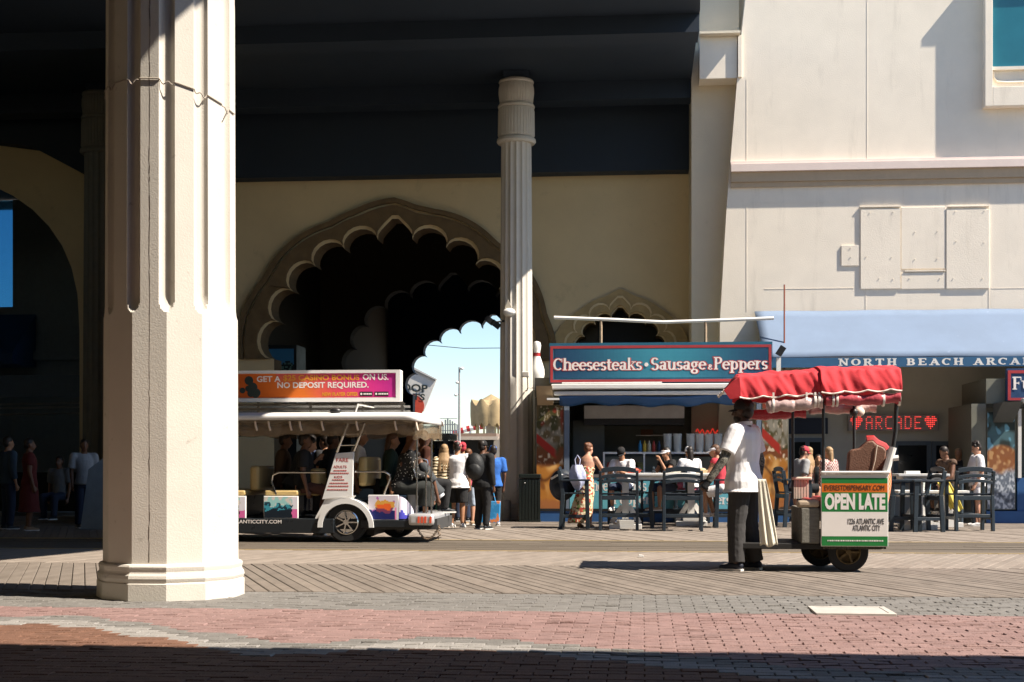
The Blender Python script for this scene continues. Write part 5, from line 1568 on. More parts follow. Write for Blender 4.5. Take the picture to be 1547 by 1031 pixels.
# things lying on the tables
d3 = FPX * EYE / 96 + .35
tz = 1.15 - 11 / FPX * d3
dl = FPX * EYE / 92 + .35
tl_z = 1.15 - 36 / FPX * dl
yc = MB()
pp = P(1412, HOR, dl); 
def cloth(u, v):
    return (-.06 + .22 * u + .25 * (1 - v), -.1 + .12 * math.sin(u * 9) * .3, -.38 + .55 * v + .03 * math.sin(u * 7 + v * 4))
yc.grid(cloth, 14, 18)
o = small('yellow_towel', 'yellow towel draped from the low white table', 'towel', yc, mat('yellow towel', (.62, .50, .10), rough=.9), (pp.x, pp.y - .46, tl_z + .02), smooth=True)
so = o.modifiers.new('thickness', 'SOLIDIFY'); so.thickness = .015
for px, c, lab in ((1400, '#7fa6b8', 'pale blue drinks cup on the low white table'), (1391, '#c9d0c8', 'white drinks cup on the low white table')):
    b = MB(); b.lathe([(.03, 0), (.042, .14), (.044, .15), (.0, .15)], n=12); q = P(px, HOR, dl)
    small('drinks_cup', lab, 'cup', b, mat('cup ' + c, c, rough=.4), (q.x, q.y - .2, tl_z), smooth=True)
b = MB(); b.box(-.13, .13, -.09, .09, 0, .05); q = P(1378, HOR, d3)
small('food_tray', 'white food tray on the bar table right of the rolling chair', 'tray', b, whitepaint, (q.x, q.y, tz), bevel=.01)
d1 = FPX * EYE / 95 + .35; t1z = 1.15 - 10 / FPX * d1
for px, c, w, lab in ((958, '#b5482f', .14, 'red food basket on the table in front of the man in black cap'), (1018, '#d8d0c0', .15, 'paper food tray before the person in white visor'), (1060, '#d0b58a', .12, 'paper tray of food near the person in white cap')):
    b = MB(); b.prism([(-w, .06), (-w * .75, 0), (w * .75, 0), (w, .06)], -.09, .09, 'Y'); b.ball((0, 0, .06), (w * .7, .07, .035), 10, 6)
    q = P(px, HOR, d1); small('food_basket', lab, 'food tray', b, mat('basket ' + c, c, rough=.6, var=.3, scale=20), (q.x, q.y, t1z))

# backpack and plastic bag on the left chair
q = G(860, 797)
bp = thing('backpack', 'dark navy backpack with white trim hanging on the left bar chair', 'backpack', (q.x - .12, q.y - .15, .58))
b = MB(); b.ball((0, 0, .22), (.25, .17, .30), 16, 12); b.ball((0, -.13, .14), (.17, .09, .16), 12, 8); b.build('bag', mat('navy nylon', (.02, .028, .04), rough=.6, bump=.8, bscale=18), bp, smooth=True)
b = MB(); b.tube([(-.2, -.12, .34), (-.1, -.19, .40), (.08, -.19, .42), (.18, -.12, .38)], .022, 6); b.build('trim', whitepaint, bp, smooth=True)
q = G(874, 797)
b = MB()
def pbag(u, v):
    a = 2 * math.pi * u; r = .15 * math.sin(math.pi * min(1, .16 + .8 * (1 - v))) ** .8 * (1 + .12 * math.sin(a * 5 + v * 5))
    return (r * math.cos(a), .7 * r * math.sin(a), .48 * v)
b.grid(pbag, 24, 14)
b.tube([(-.03, 0, .45), (-.05, 0, .58), (0, 0, .66), (.05, 0, .58), (.03, 0, .45)], .012, 6)
small('plastic_bag', 'lilac white plastic carrier bag hanging beside the woman in floral dress', 'bag', b, mat('lilac plastic', (.50, .53, .72), rough=.35, bump=1, bscale=16, var=.12), (q.x, q.y - .42, .70), smooth=True)

# ================================================================ bin, bollard, lights, pin
q = G(800, 789)
bn = thing('litter_bin', 'dark green slatted litter bin beside the slender column', 'bin', (q.x, q.y + .25, 0))
bg = mat('dark green bin', (.008, .013, .011), rough=.4, var=.12)
BW = .225; BH = .99
MB().box(-BW + .02, BW - .02, -.2, .2, 0.02, BH - .09).build('liner', blackmetal, bn)
for k in range(7):
    x = -BW + .03 + k * (2 * BW - .06) / 6
    MB().box(x - .026, x + .026, -.235, -.202, .05, BH - .1).build('slat', bg, bn, bevel=.004)
MB().box(-BW, BW, -.245, .24, BH - .085, BH).build('lid', bg, bn, bevel=.012)
MB().box(-BW, BW, -.24, .24, 0, .045).build('foot', bg, bn, bevel=.006)
MB().ball((-.10, -.245, BH - .18), .015).build('lock', chrome, bn)
q = G(765, 786)
b = MB(); b.lathe([(.10, 0), (.10, .38), (.085, .42), (0, .43)], n=16)
small('bollard', 'low pale grey stone bollard at the foot of the slender column', 'bollard', b, mat('pale stone', (.4, .38, .35), rough=.9, var=.2), (q.x, q.y, 0), smooth=True)
# lights on the slender column
def lamp_on(px, py, Y, lab, name='floodlight', col_=None, yaw=0):
    c = PY(px, py, Y)
    t = thing(name, lab, 'light', c, R(yaw))
    return t, c
t, c = lamp_on(769, 472, 30.55, 'white security camera bracket on the sunlit middle of the slender column', 'security_camera')
MB().ball((0, 0, 0), (.14, .13, .09)).build('housing', whitepaint, t, smooth=True)
MB().prism([(-.10, .05), (-.02, .28), (.06, .10)], -.03, .03, 'Y').build('hood', mat('tan hood', (.5, .45, .36)), t)
MB().tube([(.05, .05, 0), (.16, .25, .0)], .03, 6).build('arm', whitepaint, t)
t, c = lamp_on(745, 487, 30.6, 'black twin floodlight on the left side of the slender column')
for dx, dz in ((-.08, .04), (.06, -.05)):
    MB().bar((dx - .08, 0, dz + .06), (dx + .08, 0, dz - .06), .13, .10, up=(0, 1, 0)).build('lamp_head', blackmetal, t)
MB().tube([(0, .05, 0), (.28, .2, .05)], .025, 6).build('arm', blackmetal, t)
t, c = lamp_on(794, 566, 30.4, 'small white square floodlight on a thin arm on the slender column')
MB().box(-.08, .08, -.05, .03, -.06, .06).build('lamp_head', whitepaint, t, bevel=.01)
MB().box(-.062, .062, -.056, -.051, -.044, .044).build('lamp_glass', mat('lamp glass', (.55, .5, .45), rough=.2), t)
MB().tube([(.04, .0, -.06), (.05, .0, -.28), (.02, .1, -.34), (-.03, .3, -.34)], .014, 6).build('arm', mat('rusted arm', (.3, .22, .15)), t)
MB().tube([(.05, 0, -.28), (.3, .05, -.3), (.62, .05, -.31)], .012, 6).build('conduit', whitepaint, t)
t, c = lamp_on(1180, 533, YK - .1, 'black floodlight on a white bracket at the right end of the stall sign')
MB().bar((-.06, 0, -.05), (.05, 0, .12), .13, .10, up=(0, 1, 0)).build('lamp_head', blackmetal, t)
MB().box(-.09, .0, .02, .12, -.5, -.10).build('bracket', whitepaint, t)
t = thing('radio_aerial', 'thin rusty red pole standing above the right end of the stall sign', 'pole', PY(1185, 545, 30.2))
MB().tube([(0, 0, -.2), (0, 0, (545 - 432) / 71.0)], .018, 6).build('pole', mat('rusty red pole', (.28, .08, .05), rough=.7), t)
MB().box(-.05, .05, -.05, .05, -.3, -.2).build('clamp', whitepaint, t)
# bowling pin
q = PY(811, 590, 31.6)
t = thing('bowling_pin', 'big white bowling pin with red neck band mounted beside the stall sign', 'bowling pin', q)
s = 1.1 / .38
prof = [(.02, 0), (.028, .002), (.045, .06), (.06, .12), (.058, .16), (.040, .22), (.025, .265), (.023, .28), (.030, .32), (.033, .345), (.026, .37), (.0, .38)]
MB().lathe([(r * s, z * s) for r, z in prof], n=20).build('pin', whitepaint, t, smooth=True)
MB().lathe([(.0275 * s, .262 * s), (.0262 * s, .275 * s), (.0275 * s, .288 * s)], n=20, caps=False).build('band', redv, t)
MB().box(.02, .30, -.03, .35, -.06, 0).build('bracket', blackmetal, t)

# ================================================================ beyond the passage
def far(px, d): return P(px, HOR, d)
# ticket hut
q = far(718, 72); k = 72 / FPX
t = thing('ticket_hut', 'small dark open fronted hut beyond the passage arch', 'hut', (q.x, q.y, 0))
hw = 33 * k
MB().box(-hw + .1, hw - .1, .9, 2.4, 0, (705 - 663) * k + 1.15).build('back', dark_m, t)
MB().box(-hw, hw, -.3, 2.4, (705 - 663) * k + 1.15, (705 - 655) * k + 1.15).build('roof', mat('hut roof', (.24, .17, .13)), t)
MB().box(-hw - .1, hw + .1, -.5, -.3, (705 - 665) * k + 1.15, (705 - 660) * k + 1.15).build('fascia', mat('hut fascia', (.50, .42, .34)), t)
for s in (-1, 1): MB().box(s * hw - .15, s * hw + .15, -.2, 0, 0, (705 - 663) * k + 1.15).build('post', mat('hut post', (.33, .30, .26)), t)
MB().box(-hw + .2, hw - .2, -.1, .1, 0, 1.0).build('counter', blackmetal, t)
# carousel canopy
q = far(742, 95); k = 95 / FPX
t = thing('carousel', 'ochre scalloped carousel canopy beyond the passage partly behind the column', 'carousel', (q.x, q.y, 0))
zc = lambda py: 1.15 + (705 - py) * k
Rr = 30 * k
b = MB(); n = 64; vs_ = []; fs = []
for j, (rr, py) in enumerate(((.02, 596), (.6, 606), (.96, 614), (1.0, 618), (1.0, 628), (.96, 640))):
    for i in range(n):
        a = 2 * math.pi * i / n
        w = 1 + (.07 * abs(math.sin(a * 4)) if j > 1 else 0)
        zz = zc(py) + (.45 * abs(math.sin(a * 4)) ** 2 if j in (2, 3) else 0) - (.25 * abs(math.sin(a * 8)) if j == 5 else 0)
        vs_.append((Rr * rr * w * math.cos(a), Rr * rr * w * math.sin(a), zz))
for j in range(5):
    for i in range(n):
        fs.append((j * n + i, j * n + (i + 1) % n, (j + 1) * n + (i + 1) % n, (j + 1) * n + i))
b.add(vs_, fs).build('canopy', mat('ochre canopy', (.34, .25, .13), rough=.7, var=.35, scale=1.2), t, smooth=True)
for i in range(8):
    a = 2 * math.pi * (i + .5) / 8
    MB().tube([(Rr * .75 * math.cos(a), Rr * .75 * math.sin(a), 0), (Rr * .75 * math.cos(a), Rr * .75 * math.sin(a), zc(634))], .07, 6).build('pole', mat('brass pole', (.5, .4, .2), rough=.4), t)
MB().lathe([(Rr * .25, 0), (Rr * .25, zc(640))], n=12).build('drum', mat('carousel drum', (.45, .40, .33)), t)
MB().lathe([(Rr, 0), (Rr, .5)], n=32).build('deck', mat('carousel deck', (.3, .2, .14)), t)
# roller coaster track
q = far(740, 140); k = 140 / FPX
t = thing('coaster_track', 'low pink and white arched coaster track above the ticket hut', 'coaster', (q.x, q.y, 0))
pts = []; 
for i in range(25):
    u = -1 + 2 * i / 24
    pts.append((u * 60 * k, 0, 1.15 + (705 - 644 - 13 * u * u) * k))
for i in range(24):
    MB().tube([pts[i], pts[i + 1]], .32, 6).build('track', redv if i % 2 else whitepaint, t)
for i in range(0, 25, 6): MB().tube([(pts[i][0], 0, 0), pts[i]], .15, 6).build('support', whitepaint, t)
# lamp mast with cameras
q = far(694, 66); k = 66 / FPX
t = thing('lamp_mast', 'tall thin grey mast with small cameras against the sky', 'mast', (q.x, q.y, 0))
MB().tube([(0, 0, 0), (0, 0, 1.15 + (705 - 555) * k)], [.07, .045], 8).build('pole', mat('grey mast', (.34, .34, .34), rough=.5), t)
for dx, py in ((-.1, 578), (.12, 557), (-.16, 597)):
    MB().ball((dx, 0, 1.15 + (705 - py) * k), (.09, .09, .07)).build('camera_dome', whitepaint, t, smooth=True)
    MB().tube([(0, 0, 1.15 + (705 - py) * k + .03), (dx, 0, 1.15 + (705 - py) * k + .03)], .02, 5).build('arm', whitepaint, t)
# wire across the sky
p0, p1 = P(640, 521, 58), P(760, 526, 58)
t = thing('string_wire', 'thin wire strung across the sky inside the last arch', 'wire', (p0.x, p0.y, p0.z))
MB().tube([Vector((0, 0, 0)), (p1 - p0) * .5 + Vector((0, 0, -.08)), p1 - p0], .014, 4).build('wire', blackmetal, t)
# hoop shots sign
q = P(632, 585, 68); k = 68 / FPX
t = thing('hoop_sign', 'tilted white HOOP SHOTS game sign with red basketball behind the arch edge', 'sign', (q.x, q.y, q.z))
corners = [(588, 618), (640, 622), (660, 573), (606, 545)]
poly = [((a - 632) * k, (585 - b) * k) for a, b in corners]
MB().prism(poly, 0, .15, 'Y').build('board', mat('hoop board', (.62, .60, .56), rough=.6, var=.12), t)
inner = [(p[0] * .93, p[1] * .9) for p in poly]
def tline(s, a0, b0, a1, h, m):
    o = text(s, 0, (a1 - a0) * k, 0, h * k, -.04, m, t, bold=.03)
    o.location = ((a0 - 632) * k, 0, (585 - b0) * k); o.rotation_euler = (0, R(4), 0)
bl = mat('black print', (.02, .03, .03))
tline('HOOP', 592, 590, 646, 12, bl); tline('SHOTS', 588, 602, 642, 10, bl)
MB().lathe([(17 * k, 0), (17 * k, -.02)], (-8 * k, -.002, (585 - 614) * k), 28, 'Y').build('basketball', mat('basketball red', (.5, .06, .03)), t)
MB().bar(((604 - 632) * k, -.03, (585 - 549) * k), ((658 - 632) * k, -.03, (585 - 575) * k), .06, 2.5 * k, up=(0, 1, 0)).build('frame_bar', mat('sign frame', (.12, .12, .12)), t)
MB().box(-.1, .1, .05, .15, -q.z, (585 - 620) * k).build('post', mat('hut post', (.3, .3, .3)), t)
# net fence of the game pitch
q = far(676, 75); k = 75 / FPX
t = thing('net_fence', 'tall grey net fence panel behind the crowd beyond the passage', 'fence', (q.x, q.y, 0))
for i in range(9):
    x = (-14 + i * 3.6) * k; h_ = 1.15 + (705 - 632 - abs(i - 4) * 2.4) * k
    MB().tube([(x, 0, 0), (x, 0, h_)], .045, 5).build('post', mat('net post', (.20, .22, .24)), t)
nb_ = MB()
for j in range(10): nb_.tube([(-14 * k, 0, .8 + j * .32), (15 * k, 0, .8 + j * .32)], .018, 4)
nb_.build('net', mat('net wire', (.2, .22, .24)), t)
# bright stall goods and pale awning behind the tram's rear end
q = far(668, 40); k = 40 / FPX
t = thing('game_stall', 'white game stall with hung prizes seen past the rear end of the tram', 'stall', (q.x, q.y, 0))
MB().box(-34 * k, 12 * k, 0, 1.5, 1.15 + (705 - 664) * k, 1.15 + (705 - 655) * k).build('roof', whitepaint, t)
MB().box(-34 * k, 8 * k, 1.2, 1.4, 0, 1.15 + (705 - 665) * k).build('back', mat('stall back', (.55, .58, .62)), t)
MB().box(-34 * k, 8 * k, 0.1, .5, 0, .9).build('counter', bluepaint, t)
prize = [(-16, 676, '#c9a82e', 'yellow plush prize hanging in the game stall'), (-8, 690, '#2d4a66', 'navy plush prize hanging in the game stall'), (0, 684, '#b8bec6', 'pale plush prize hanging in the game stall'), (-22, 688, '#8a3a3a', 'dark red plush prize hanging in the game stall'), (6, 676, '#d8d8e0', 'white plush prize at the right end of the game stall')]
for dx, py, c, lab in prize:
    b = MB(); b.ball((0, 0, 0), (.09, .08, .11)); b.ball((0, 0, .14), (.075, .07, .07)); b.ball((-.05, 0, .2), .03); b.ball((.05, 0, .2), .03)
    b.ball((-.06, -.03, -.11), (.04, .05, .04)); b.ball((.06, -.03, -.11), (.04, .05, .04)); b.tube([(0, 0, .2), (0, 0, .45)], .006, 4)
    small('plush_toy', lab, 'plush toy', b, mat('plush ' + c, c, rough=.95), (q.x + dx * k, q.y - .1, 1.15 + (705 - py) * k), smooth=True)
# dim goods in the big arch: green lit strip and claw machine glow
q = PY(405, 540, 36.2)
t = thing('arcade_machine', 'dim blue fronted game cabinet in the dark passage left of the tram sign', 'cabinet', (q.x, q.y, 0))
MB().box(-.75, .75, 0, 1, 0, 4.3).build('cabinet', mat('dim cabinet', (.012, .014, .014), rough=.5), t)
def claw(u, v):
    return srgb('#3f7fa8') if v > .72 + .1 * math.sin(u * 9) else (srgb('#5a7a70') if mnoise.noise(Vector((u * 22, v * 40, 1))) > .1 else srgb('#1c2a28'))
b = MB(); b.grid(lambda u, v: (-.62 + 1.3 * u, -.01, 2.4 + 1.8 * v), 40, 40, claw); b.build('lit_window', prt, t)
MB().box(-.73, -.68, -.05, -.012, 1.5, 4.2).build('green_strip', mat('green strip', (.10, .35, .2)), t)
# dim stall under the left arch
q = PY(60, 640, 35.0)
t = thing('shaded_stall', 'dark stall with metal shelf rails in the shade at the far left', 'stall', (q.x, q.y, 0))
k = 35.0 / FPX
for py in (608, 614, 624): MB().tube([((-24 - 60) * k, 0, 1.15 + (705 - py) * k), ((128 - 60) * k, 0, 1.15 + (705 - py + 2) * k)], .03, 6).build('rail', steel, t)
MB().box(-110 * k, 66 * k, .1, .2, 1.15 + (705 - 596) * k, 1.15 + (705 - 562) * k).build('fascia', mat('stall fascia', (.09, .13, .18)), t)
MB().box(-110 * k, 66 * k, .2, .7, 0, 1.0).build('counter', dark_m, t)
q = G(163, 800); 
b = MB(); b.prism([(-.5, 0), (-.35, 1.1), (.2, 1.5), (.5, 0)][::-1], -.05, .05, 'Y')
small('folded_board', 'dim blue sandwich board leaning in the shade behind the big column', 'board', b, mat('dim board', (.22, .30, .38), rough=.5), (q.x, q.y, 0))
# small litter on the boards
for px, py, lab in ((968, 842, 'tiny white scrap of paper on the boards left of the long shadow'),):
    q = G(px, py); b = MB(); b.prism([(-.035, 0), (.04, .0), (.03, .02), (-.02, .028)], -.03, .03, 'Y')
    small('paper_scrap', lab, 'litter', b, whitepaint, (q.x, q.y, .004))
# ================================================================ people
BAKE = []
skins = {'light': (.50, .27, .18), 'tan': (.36, .18, .10), 'brown': (.15, .07, .04), 'dark': (.085, .045, .03)}
def skin_m(k): return mat('skin ' + k, skins[k], rough=.5, var=.08, scale=14)
def cone(mb, p0, r0, p1, r1, n=10, end0=True, end1=True):
    p0 = Vector(p0); p1 = Vector(p1); d = (p1 - p0); L_ = d.length; d.normalize()
    pts = []; rs = []
    if end0:
        for a in (80, 50, 22): pts.append(p0 - d * (r0 * math.sin(R(a)))); rs.append(r0 * math.cos(R(a)))
    pts.append(p0); rs.append(r0); pts.append(p1); rs.append(r1)
    if end1:
        for a in (22, 50, 80): pts.append(p1 + d * (r1 * math.sin(R(a)))); rs.append(r1 * math.cos(R(a)))
    mb.tube(pts, rs, n)
def loft(mb, rings, T, n=18):
    vs_ = []; fs = []
    for (x, y, z, rx, ry) in rings:
        for k in range(n):
            a = 2 * math.pi * k / n
            vs_.append(T((x + rx * math.cos(a), y + ry * math.sin(a), z)))
    m = len(rings)
    for i in range(m - 1):
        for k in range(n):
            k2 = (k + 1) % n
            fs.append((i * n + k, i * n + k2, (i + 1) * n + k2, (i + 1) * n + k))
    fs.append(tuple(reversed(range(n)))); fs.append(tuple(range((m - 1) * n, m * n)))
    mb.add(vs_, fs)
def remesh(mb, name, m, parent, vox, folds=0.0, smooth=4):
    o = mb.build(name, m, parent, smooth=True, angle=180)
    r = o.modifiers.new('remesh', 'REMESH'); r.mode = 'VOXEL'; r.voxel_size = vox; r.use_smooth_shade = True
    s = o.modifiers.new('smooth', 'SMOOTH'); s.iterations = smooth; s.factor = .5
    if folds:
        tx = bpy.data.textures.get('fold_noise') or bpy.data.textures.new('fold_noise', 'CLOUDS')
        tx.noise_scale = .07; tx.noise_depth = 1
        d = o.modifiers.new('folds', 'DISPLACE'); d.texture = tx; d.strength = folds * .6; d.mid_level = .5; d.texture_coords = 'LOCAL'
    BAKE.append(o)
    return o
def hand(mb, wrist, dirv, H, curl=.5, side=1, palm_n=None):
    """palm and five curled fingers beyond the wrist"""
    d = Vector(dirv).normalized(); w = Vector(wrist)
    n = Vector(palm_n) if palm_n else Vector((-side, 0, 0))
    n = (n - d * n.dot(d)); n = n.normalized() if n.length > 1e-3 else Vector((0, 1, 0))
    s = d.cross(n).normalized()
    s = s if s.y >= 0 else -s
    pl = .052 * H
    cone(mb, w, .016 * H, w + d * pl * .9, .019 * H, 8)
    for i, L_ in enumerate((.040, .046, .042, .034)):
        off = s * ((1.5 - i) * .0115 * H)
        a = w + d * (pl * .8) + off; b = a + (d * math.cos(curl * .6) + n * math.sin(curl * .6)).normalized() * (L_ * .55 * H); c_ = b + (d * math.cos(curl * 1.6) + n * math.sin(curl * 1.6)).normalized() * (L_ * .5 * H)
        cone(mb, a, .0056 * H, b, .0052 * H, 6); cone(mb, b, .0052 * H, c_, .0044 * H, 6)
    a = w + d * (pl * .25) + s * .014 * H; b = a + (d * .6 + s * .7 + n * .3).normalized() * .03 * H; c_ = b + (d * .9 + n * .4).normalized() * .022 * H
    cone(mb, a, .0075 * H, b, .0062 * H, 6); cone(mb, b, .0062 * H, c_, .005 * H, 6)

def person(label, loc, yaw, H=1.7, skin='light', top=None, bottom=None, shoes=None, hair=None, cap=None,
           sit=None, lean=0.0, arms=None, legs=None, build=1.0, fem=False, vox=.012, headyaw=0.0, headpitch=0.0,
           hairlen=0, group=None, twist=0.0, eyes=False, curl=.5, gloves=None, sleeve2=None, collar=False, beard=None, mask=None, visor=None, foot_z=0.0):
    """sit = seat height in metres. arms = [(elbow, wrist), (elbow, wrist)] left then right, offsets from the shoulder in H
       (x outwards, y forwards, z up). legs = [(knee, ankle), ...] offsets from the hip in H."""
    t = thing('person', label, 'person', loc, R(yaw), group)
    pz = .51 if sit is None else (sit + .075) / H
    dz = pz - .51
    ln = R(lean)
    hipo = Vector((0, 0, pz))
    Mrot = Matrix.Rotation(-ln, 3, 'X')
    Mt = Matrix.Rotation(R(twist), 3, 'Z')
    def T(p):      # upper body: lean about the hips
        q = Vector((p[0], p[1], p[2] + dz)) - hipo
        return (hipo + Mrot @ (Mt @ q)) * H
    sw = (.112 if not fem else .098) * (1 + .25 * (build - 1)); bw = build
    hw = .050 if not fem else .054
    # joints
    SH = [Vector((-sw, 0, .805)), Vector((sw, 0, .805))]
    AR = arms or [((.025, -.01, -.17), (.02, .03, -.325)), ((.025, -.01, -.17), (.02, .03, -.325))]
    AR = [a if a else ((.025, -.01, -.17), (.02, .03, -.325)) for a in AR]
    A = []
    for sgn, s, (e, w) in zip((-1, 1), SH, AR):
        S = s
        E = S + Vector((sgn * e[0], e[1], e[2])); W = S + Vector((sgn * w[0], w[1], w[2]))
        A.append((Vector(T(S)), Vector(T(E)), Vector(T(W))))
    HP = [Vector((-hw, 0, pz)), Vector((hw, 0, pz))]
    if legs is None:
        if sit is None: legs = [((.005, .012, -.235), (.012, -.012, -.468)), ((.005, .012, -.235), (.012, -.012, -.468))]
        else:
            drop = min(.24, (sit - foot_z) / H - .045) if sit < .6 else .235
            legs = [((.025, .225, -.01), (.025, .235, -.01 - .23)), ((.035, .225, -.01), (.03, .205, -.01 - .23))]
    Lg = []
    for sgn, h_, (k, a) in zip((-1, 1), HP, legs):
        Lg.append((h_ * H, (h_ + Vector((sgn * k[0], k[1], k[2]))) * H, (h_ + Vector((sgn * a[0], a[1], a[2]))) * H))
    HY = Matrix.Rotation(R(headyaw), 3, 'Z') @ Matrix.Rotation(R(-headpitch), 3, 'X')
    hc = Vector((0, .008, .925))
    def TH(p): return T(hc + HY @ (Vector(p)))
    # ---- body: one continuous skin
    b = MB()
    tor = [(0, 0, .475, .082 * bw, .062 * bw), (0, 0, .52, .092 * bw, .07 * bw), (0, .004, .57, .082 * bw, .064 * bw), (0, .006, .63, (.076 if not fem else .067) * bw, .06 * bw),
           (0, .006, .70, .087 * bw, .066 * bw), (0, .002, .76, .096 * bw, .066 * bw), (0, -.002, .80, .088 * bw, .055 * bw), (0, -.004, .835, .05, .04), (0, 0, .85, .034, .034)]
    loft(b, tor, T)
    cone(b, T((0, -.006, .82)), .034 * H, T(hc + HY @ Vector((0, -.006, -.05))), .031 * H)
    def ellip(c, r):
        mb2 = MB(); mb2.ball((0, 0, 0), r, 14, 10); b.add([TH((c[0] + v[0], c[1] + v[1], c[2] + v[2])) for v in mb2.v], mb2.f)
    ellip((0, -.006, .018), (.043, .054, .052)); ellip((0, .014, -.022), (.033, .040, .045)); ellip((0, .030, -.05), (.019, .018, .016))
    cone(b, TH((0, .052, .006)), .006 * H, TH((0, .064, -.016)), .0085 * H, 6)
    cone(b, TH((-.010, .050, -.034)), .006 * H, TH((.010, .050, -.034)), .006 * H, 6)
    for s in (-1, 1): ellip((s * .044, -.006, -.004), (.006, .012, .018))
    for (S, E, W), sg in zip(A, (-1, 1)):
        cone(b, S, .033 * H * (.5 + .5 * bw), E, .025 * H, 10); cone(b, E, .0245 * H, W, .0165 * H, 10)
        hand(b, W, (W - E), H, curl, sg)
    for h_, k, a in Lg:
        cone(b, h_, .052 * H * bw, k, .034 * H, 12); m_ = k + (a - k) * .3
        cone(b, k, .033 * H, m_, .034 * H, 10); cone(b, m_, .034 * H, a, .02 * H, 10)
        fd = Vector((0, 1, 0)); hz = a.z
        cone(b, a + Vector((0, -.012 * H, -.012 * H)), .02 * H, a + Vector((0, .035 * H, -.018 * H)), .018 * H, 8); cone(b, a + Vector((0, .03 * H, -.019 * H)), .018 * H, a + Vector((0, .085 * H, -.026 * H)), .013 * H, 8)
    remesh(b, 'body', skin_m(skin), t, vox)
    # ---- top
    if top:
        m, slv, hem = top['m'], top.get('sleeve', .6), top.get('hem', .49)
        g = top.get('grow', .012)
        b = MB()
        rg = [r for r in tor if r[2] > hem and r[2] < .84]
        flr = top.get('flare', .006)
        if hem < .5: rg = [(0, 0, hem, (.094 + flr) * bw, (.072 + flr) * bw)] + rg
        else:
            rg = [(0, 0, hem, tor[3][3] + .004, tor[3][4] + .004)] + rg
        rg = [(x, y, z, (max(rx, .098 * bw) if z < .56 and hem < .5 else rx) + g, (max(ry, .076 * bw) if z < .56 and hem < .5 else ry) + g) for (x, y, z, rx, ry) in rg]
        if top.get('strapless'): rg = [r for r in rg if r[2] < .76]
        loft(b, rg, T)
        if not top.get('strapless'):
            cone(b, T((-sw * .75, -.003, .812)), (.032 + g * .5) * H, T((sw * .75, -.003, .812)), (.032 + g * .5) * H)
        if slv > 0 and not top.get('strapless'):
            for S, E, W in A:
                g = min(g, .013); r0 = (.036 + g) * H * (.5 + .5 * bw)
                if slv <= 1:
                    e = S + (E - S) * slv; cone(b, S, r0, e, (.030 + g + .006) * H, 12, True, False)
                else:
                    cone(b, S, r0, E, (.027 + g) * H, 12); e = E + (W - E) * (slv - 1); cone(b, E, (.027 + g) * H, e, (.02 + g) * H, 12, True, False)
        if top.get('pack'):
            pass
        o = remesh(b, top.get('name', 'shirt'), m, t, vox, top.get('folds', .012), 3)
        if collar:
            cb = MB(); cb.lathe([(.044 * H, -.012 * H), (.046 * H, .012 * H), (.040 * H, .014 * H), (.038 * H, -.01 * H)], n=20, caps=False)
            c2 = MB(); cp = Vector((0, -.004, .852)); c2.add([T(cp + Vector((v[0] / H, v[1] / H, v[2] / H - .1 * v[1] / H))) for v in cb.v], cb.f); c2.build('collar', m, o, smooth=True)
    if sleeve2:
        for S, E, W in A:
            b = MB(); cone(b, S + (E - S) * .5, .030 * H, E, .0285 * H, 12, False, True); cone(b, E, .0285 * H, W, .0205 * H, 12, True, False)
            remesh(b, 'sleeve', sleeve2, t, vox, .006, 3)
    if gloves:
        for (S, E, W), sg in zip(A, (-1, 1)):
            b = MB(); hand(b, W - (W - E).normalized() * .012 * H, (W - E), H * 1.12, curl, sg); remesh(b, 'glove', gloves, t, vox * .7, 0, 1)
    # ---- bottom
    if bottom:
        m, ln_ = bottom['m'], bottom.get('length', 2.0); g = bottom.get('grow', .012)
        b = MB()
        if bottom.get('kind') == 'skirt':
            zt = bottom.get('top', .58); zb = bottom.get('hem', .10)
            fl = bottom.get('flare', .03)
            if sit is None:
                rings = [(0, 0, zt, .084 * bw, .07 * bw), (0, 0, .53, .104 * bw, .085 * bw), (0, 0, .40, (.10 + fl * .3) * bw, (.09 + fl * .3) * bw), (bottom.get('sx', 0) * .5, bottom.get('sy', 0) * .5, .25, .10 + fl * .7, .09 + fl * .6), (bottom.get('sx', 0), bottom.get('sy', 0), zb, .105 + fl, .09 + fl)]
                loft(b, rings, lambda p: Vector(p) * H)
        else:
            zw = .565
            rg = [(x, y, z, rx + g * .35, ry + g * .35) for (x, y, z, rx, ry) in [(0, 0, .455, .085 * bw, .066 * bw)] + [r for r in tor if r[2] < zw] + [(0, .005, zw, .083 * bw, .065 * bw)]]
            loft(b, rg, T)
            for h_, k, a in Lg:
                r0 = (.050 + g * .55) * H * bw
                if ln_ <= 1:
                    e = h_ + (k - h_) * ln_; cone(b, h_, r0, e, (.046 + g + bottom.get('wide', .0)) * H, 14, True, False)
                else:
                    cone(b, h_, r0, k, (.036 + g) * H, 14); e = k + (a - k) * (ln_ - 1); cone(b, k, (.036 + g) * H, e, (.026 + g + bottom.get('wide', .0)) * H, 14, True, False)
        remesh(b, bottom.get('name', 'trousers'), m, t, vox, bottom.get('folds', .012), 3)
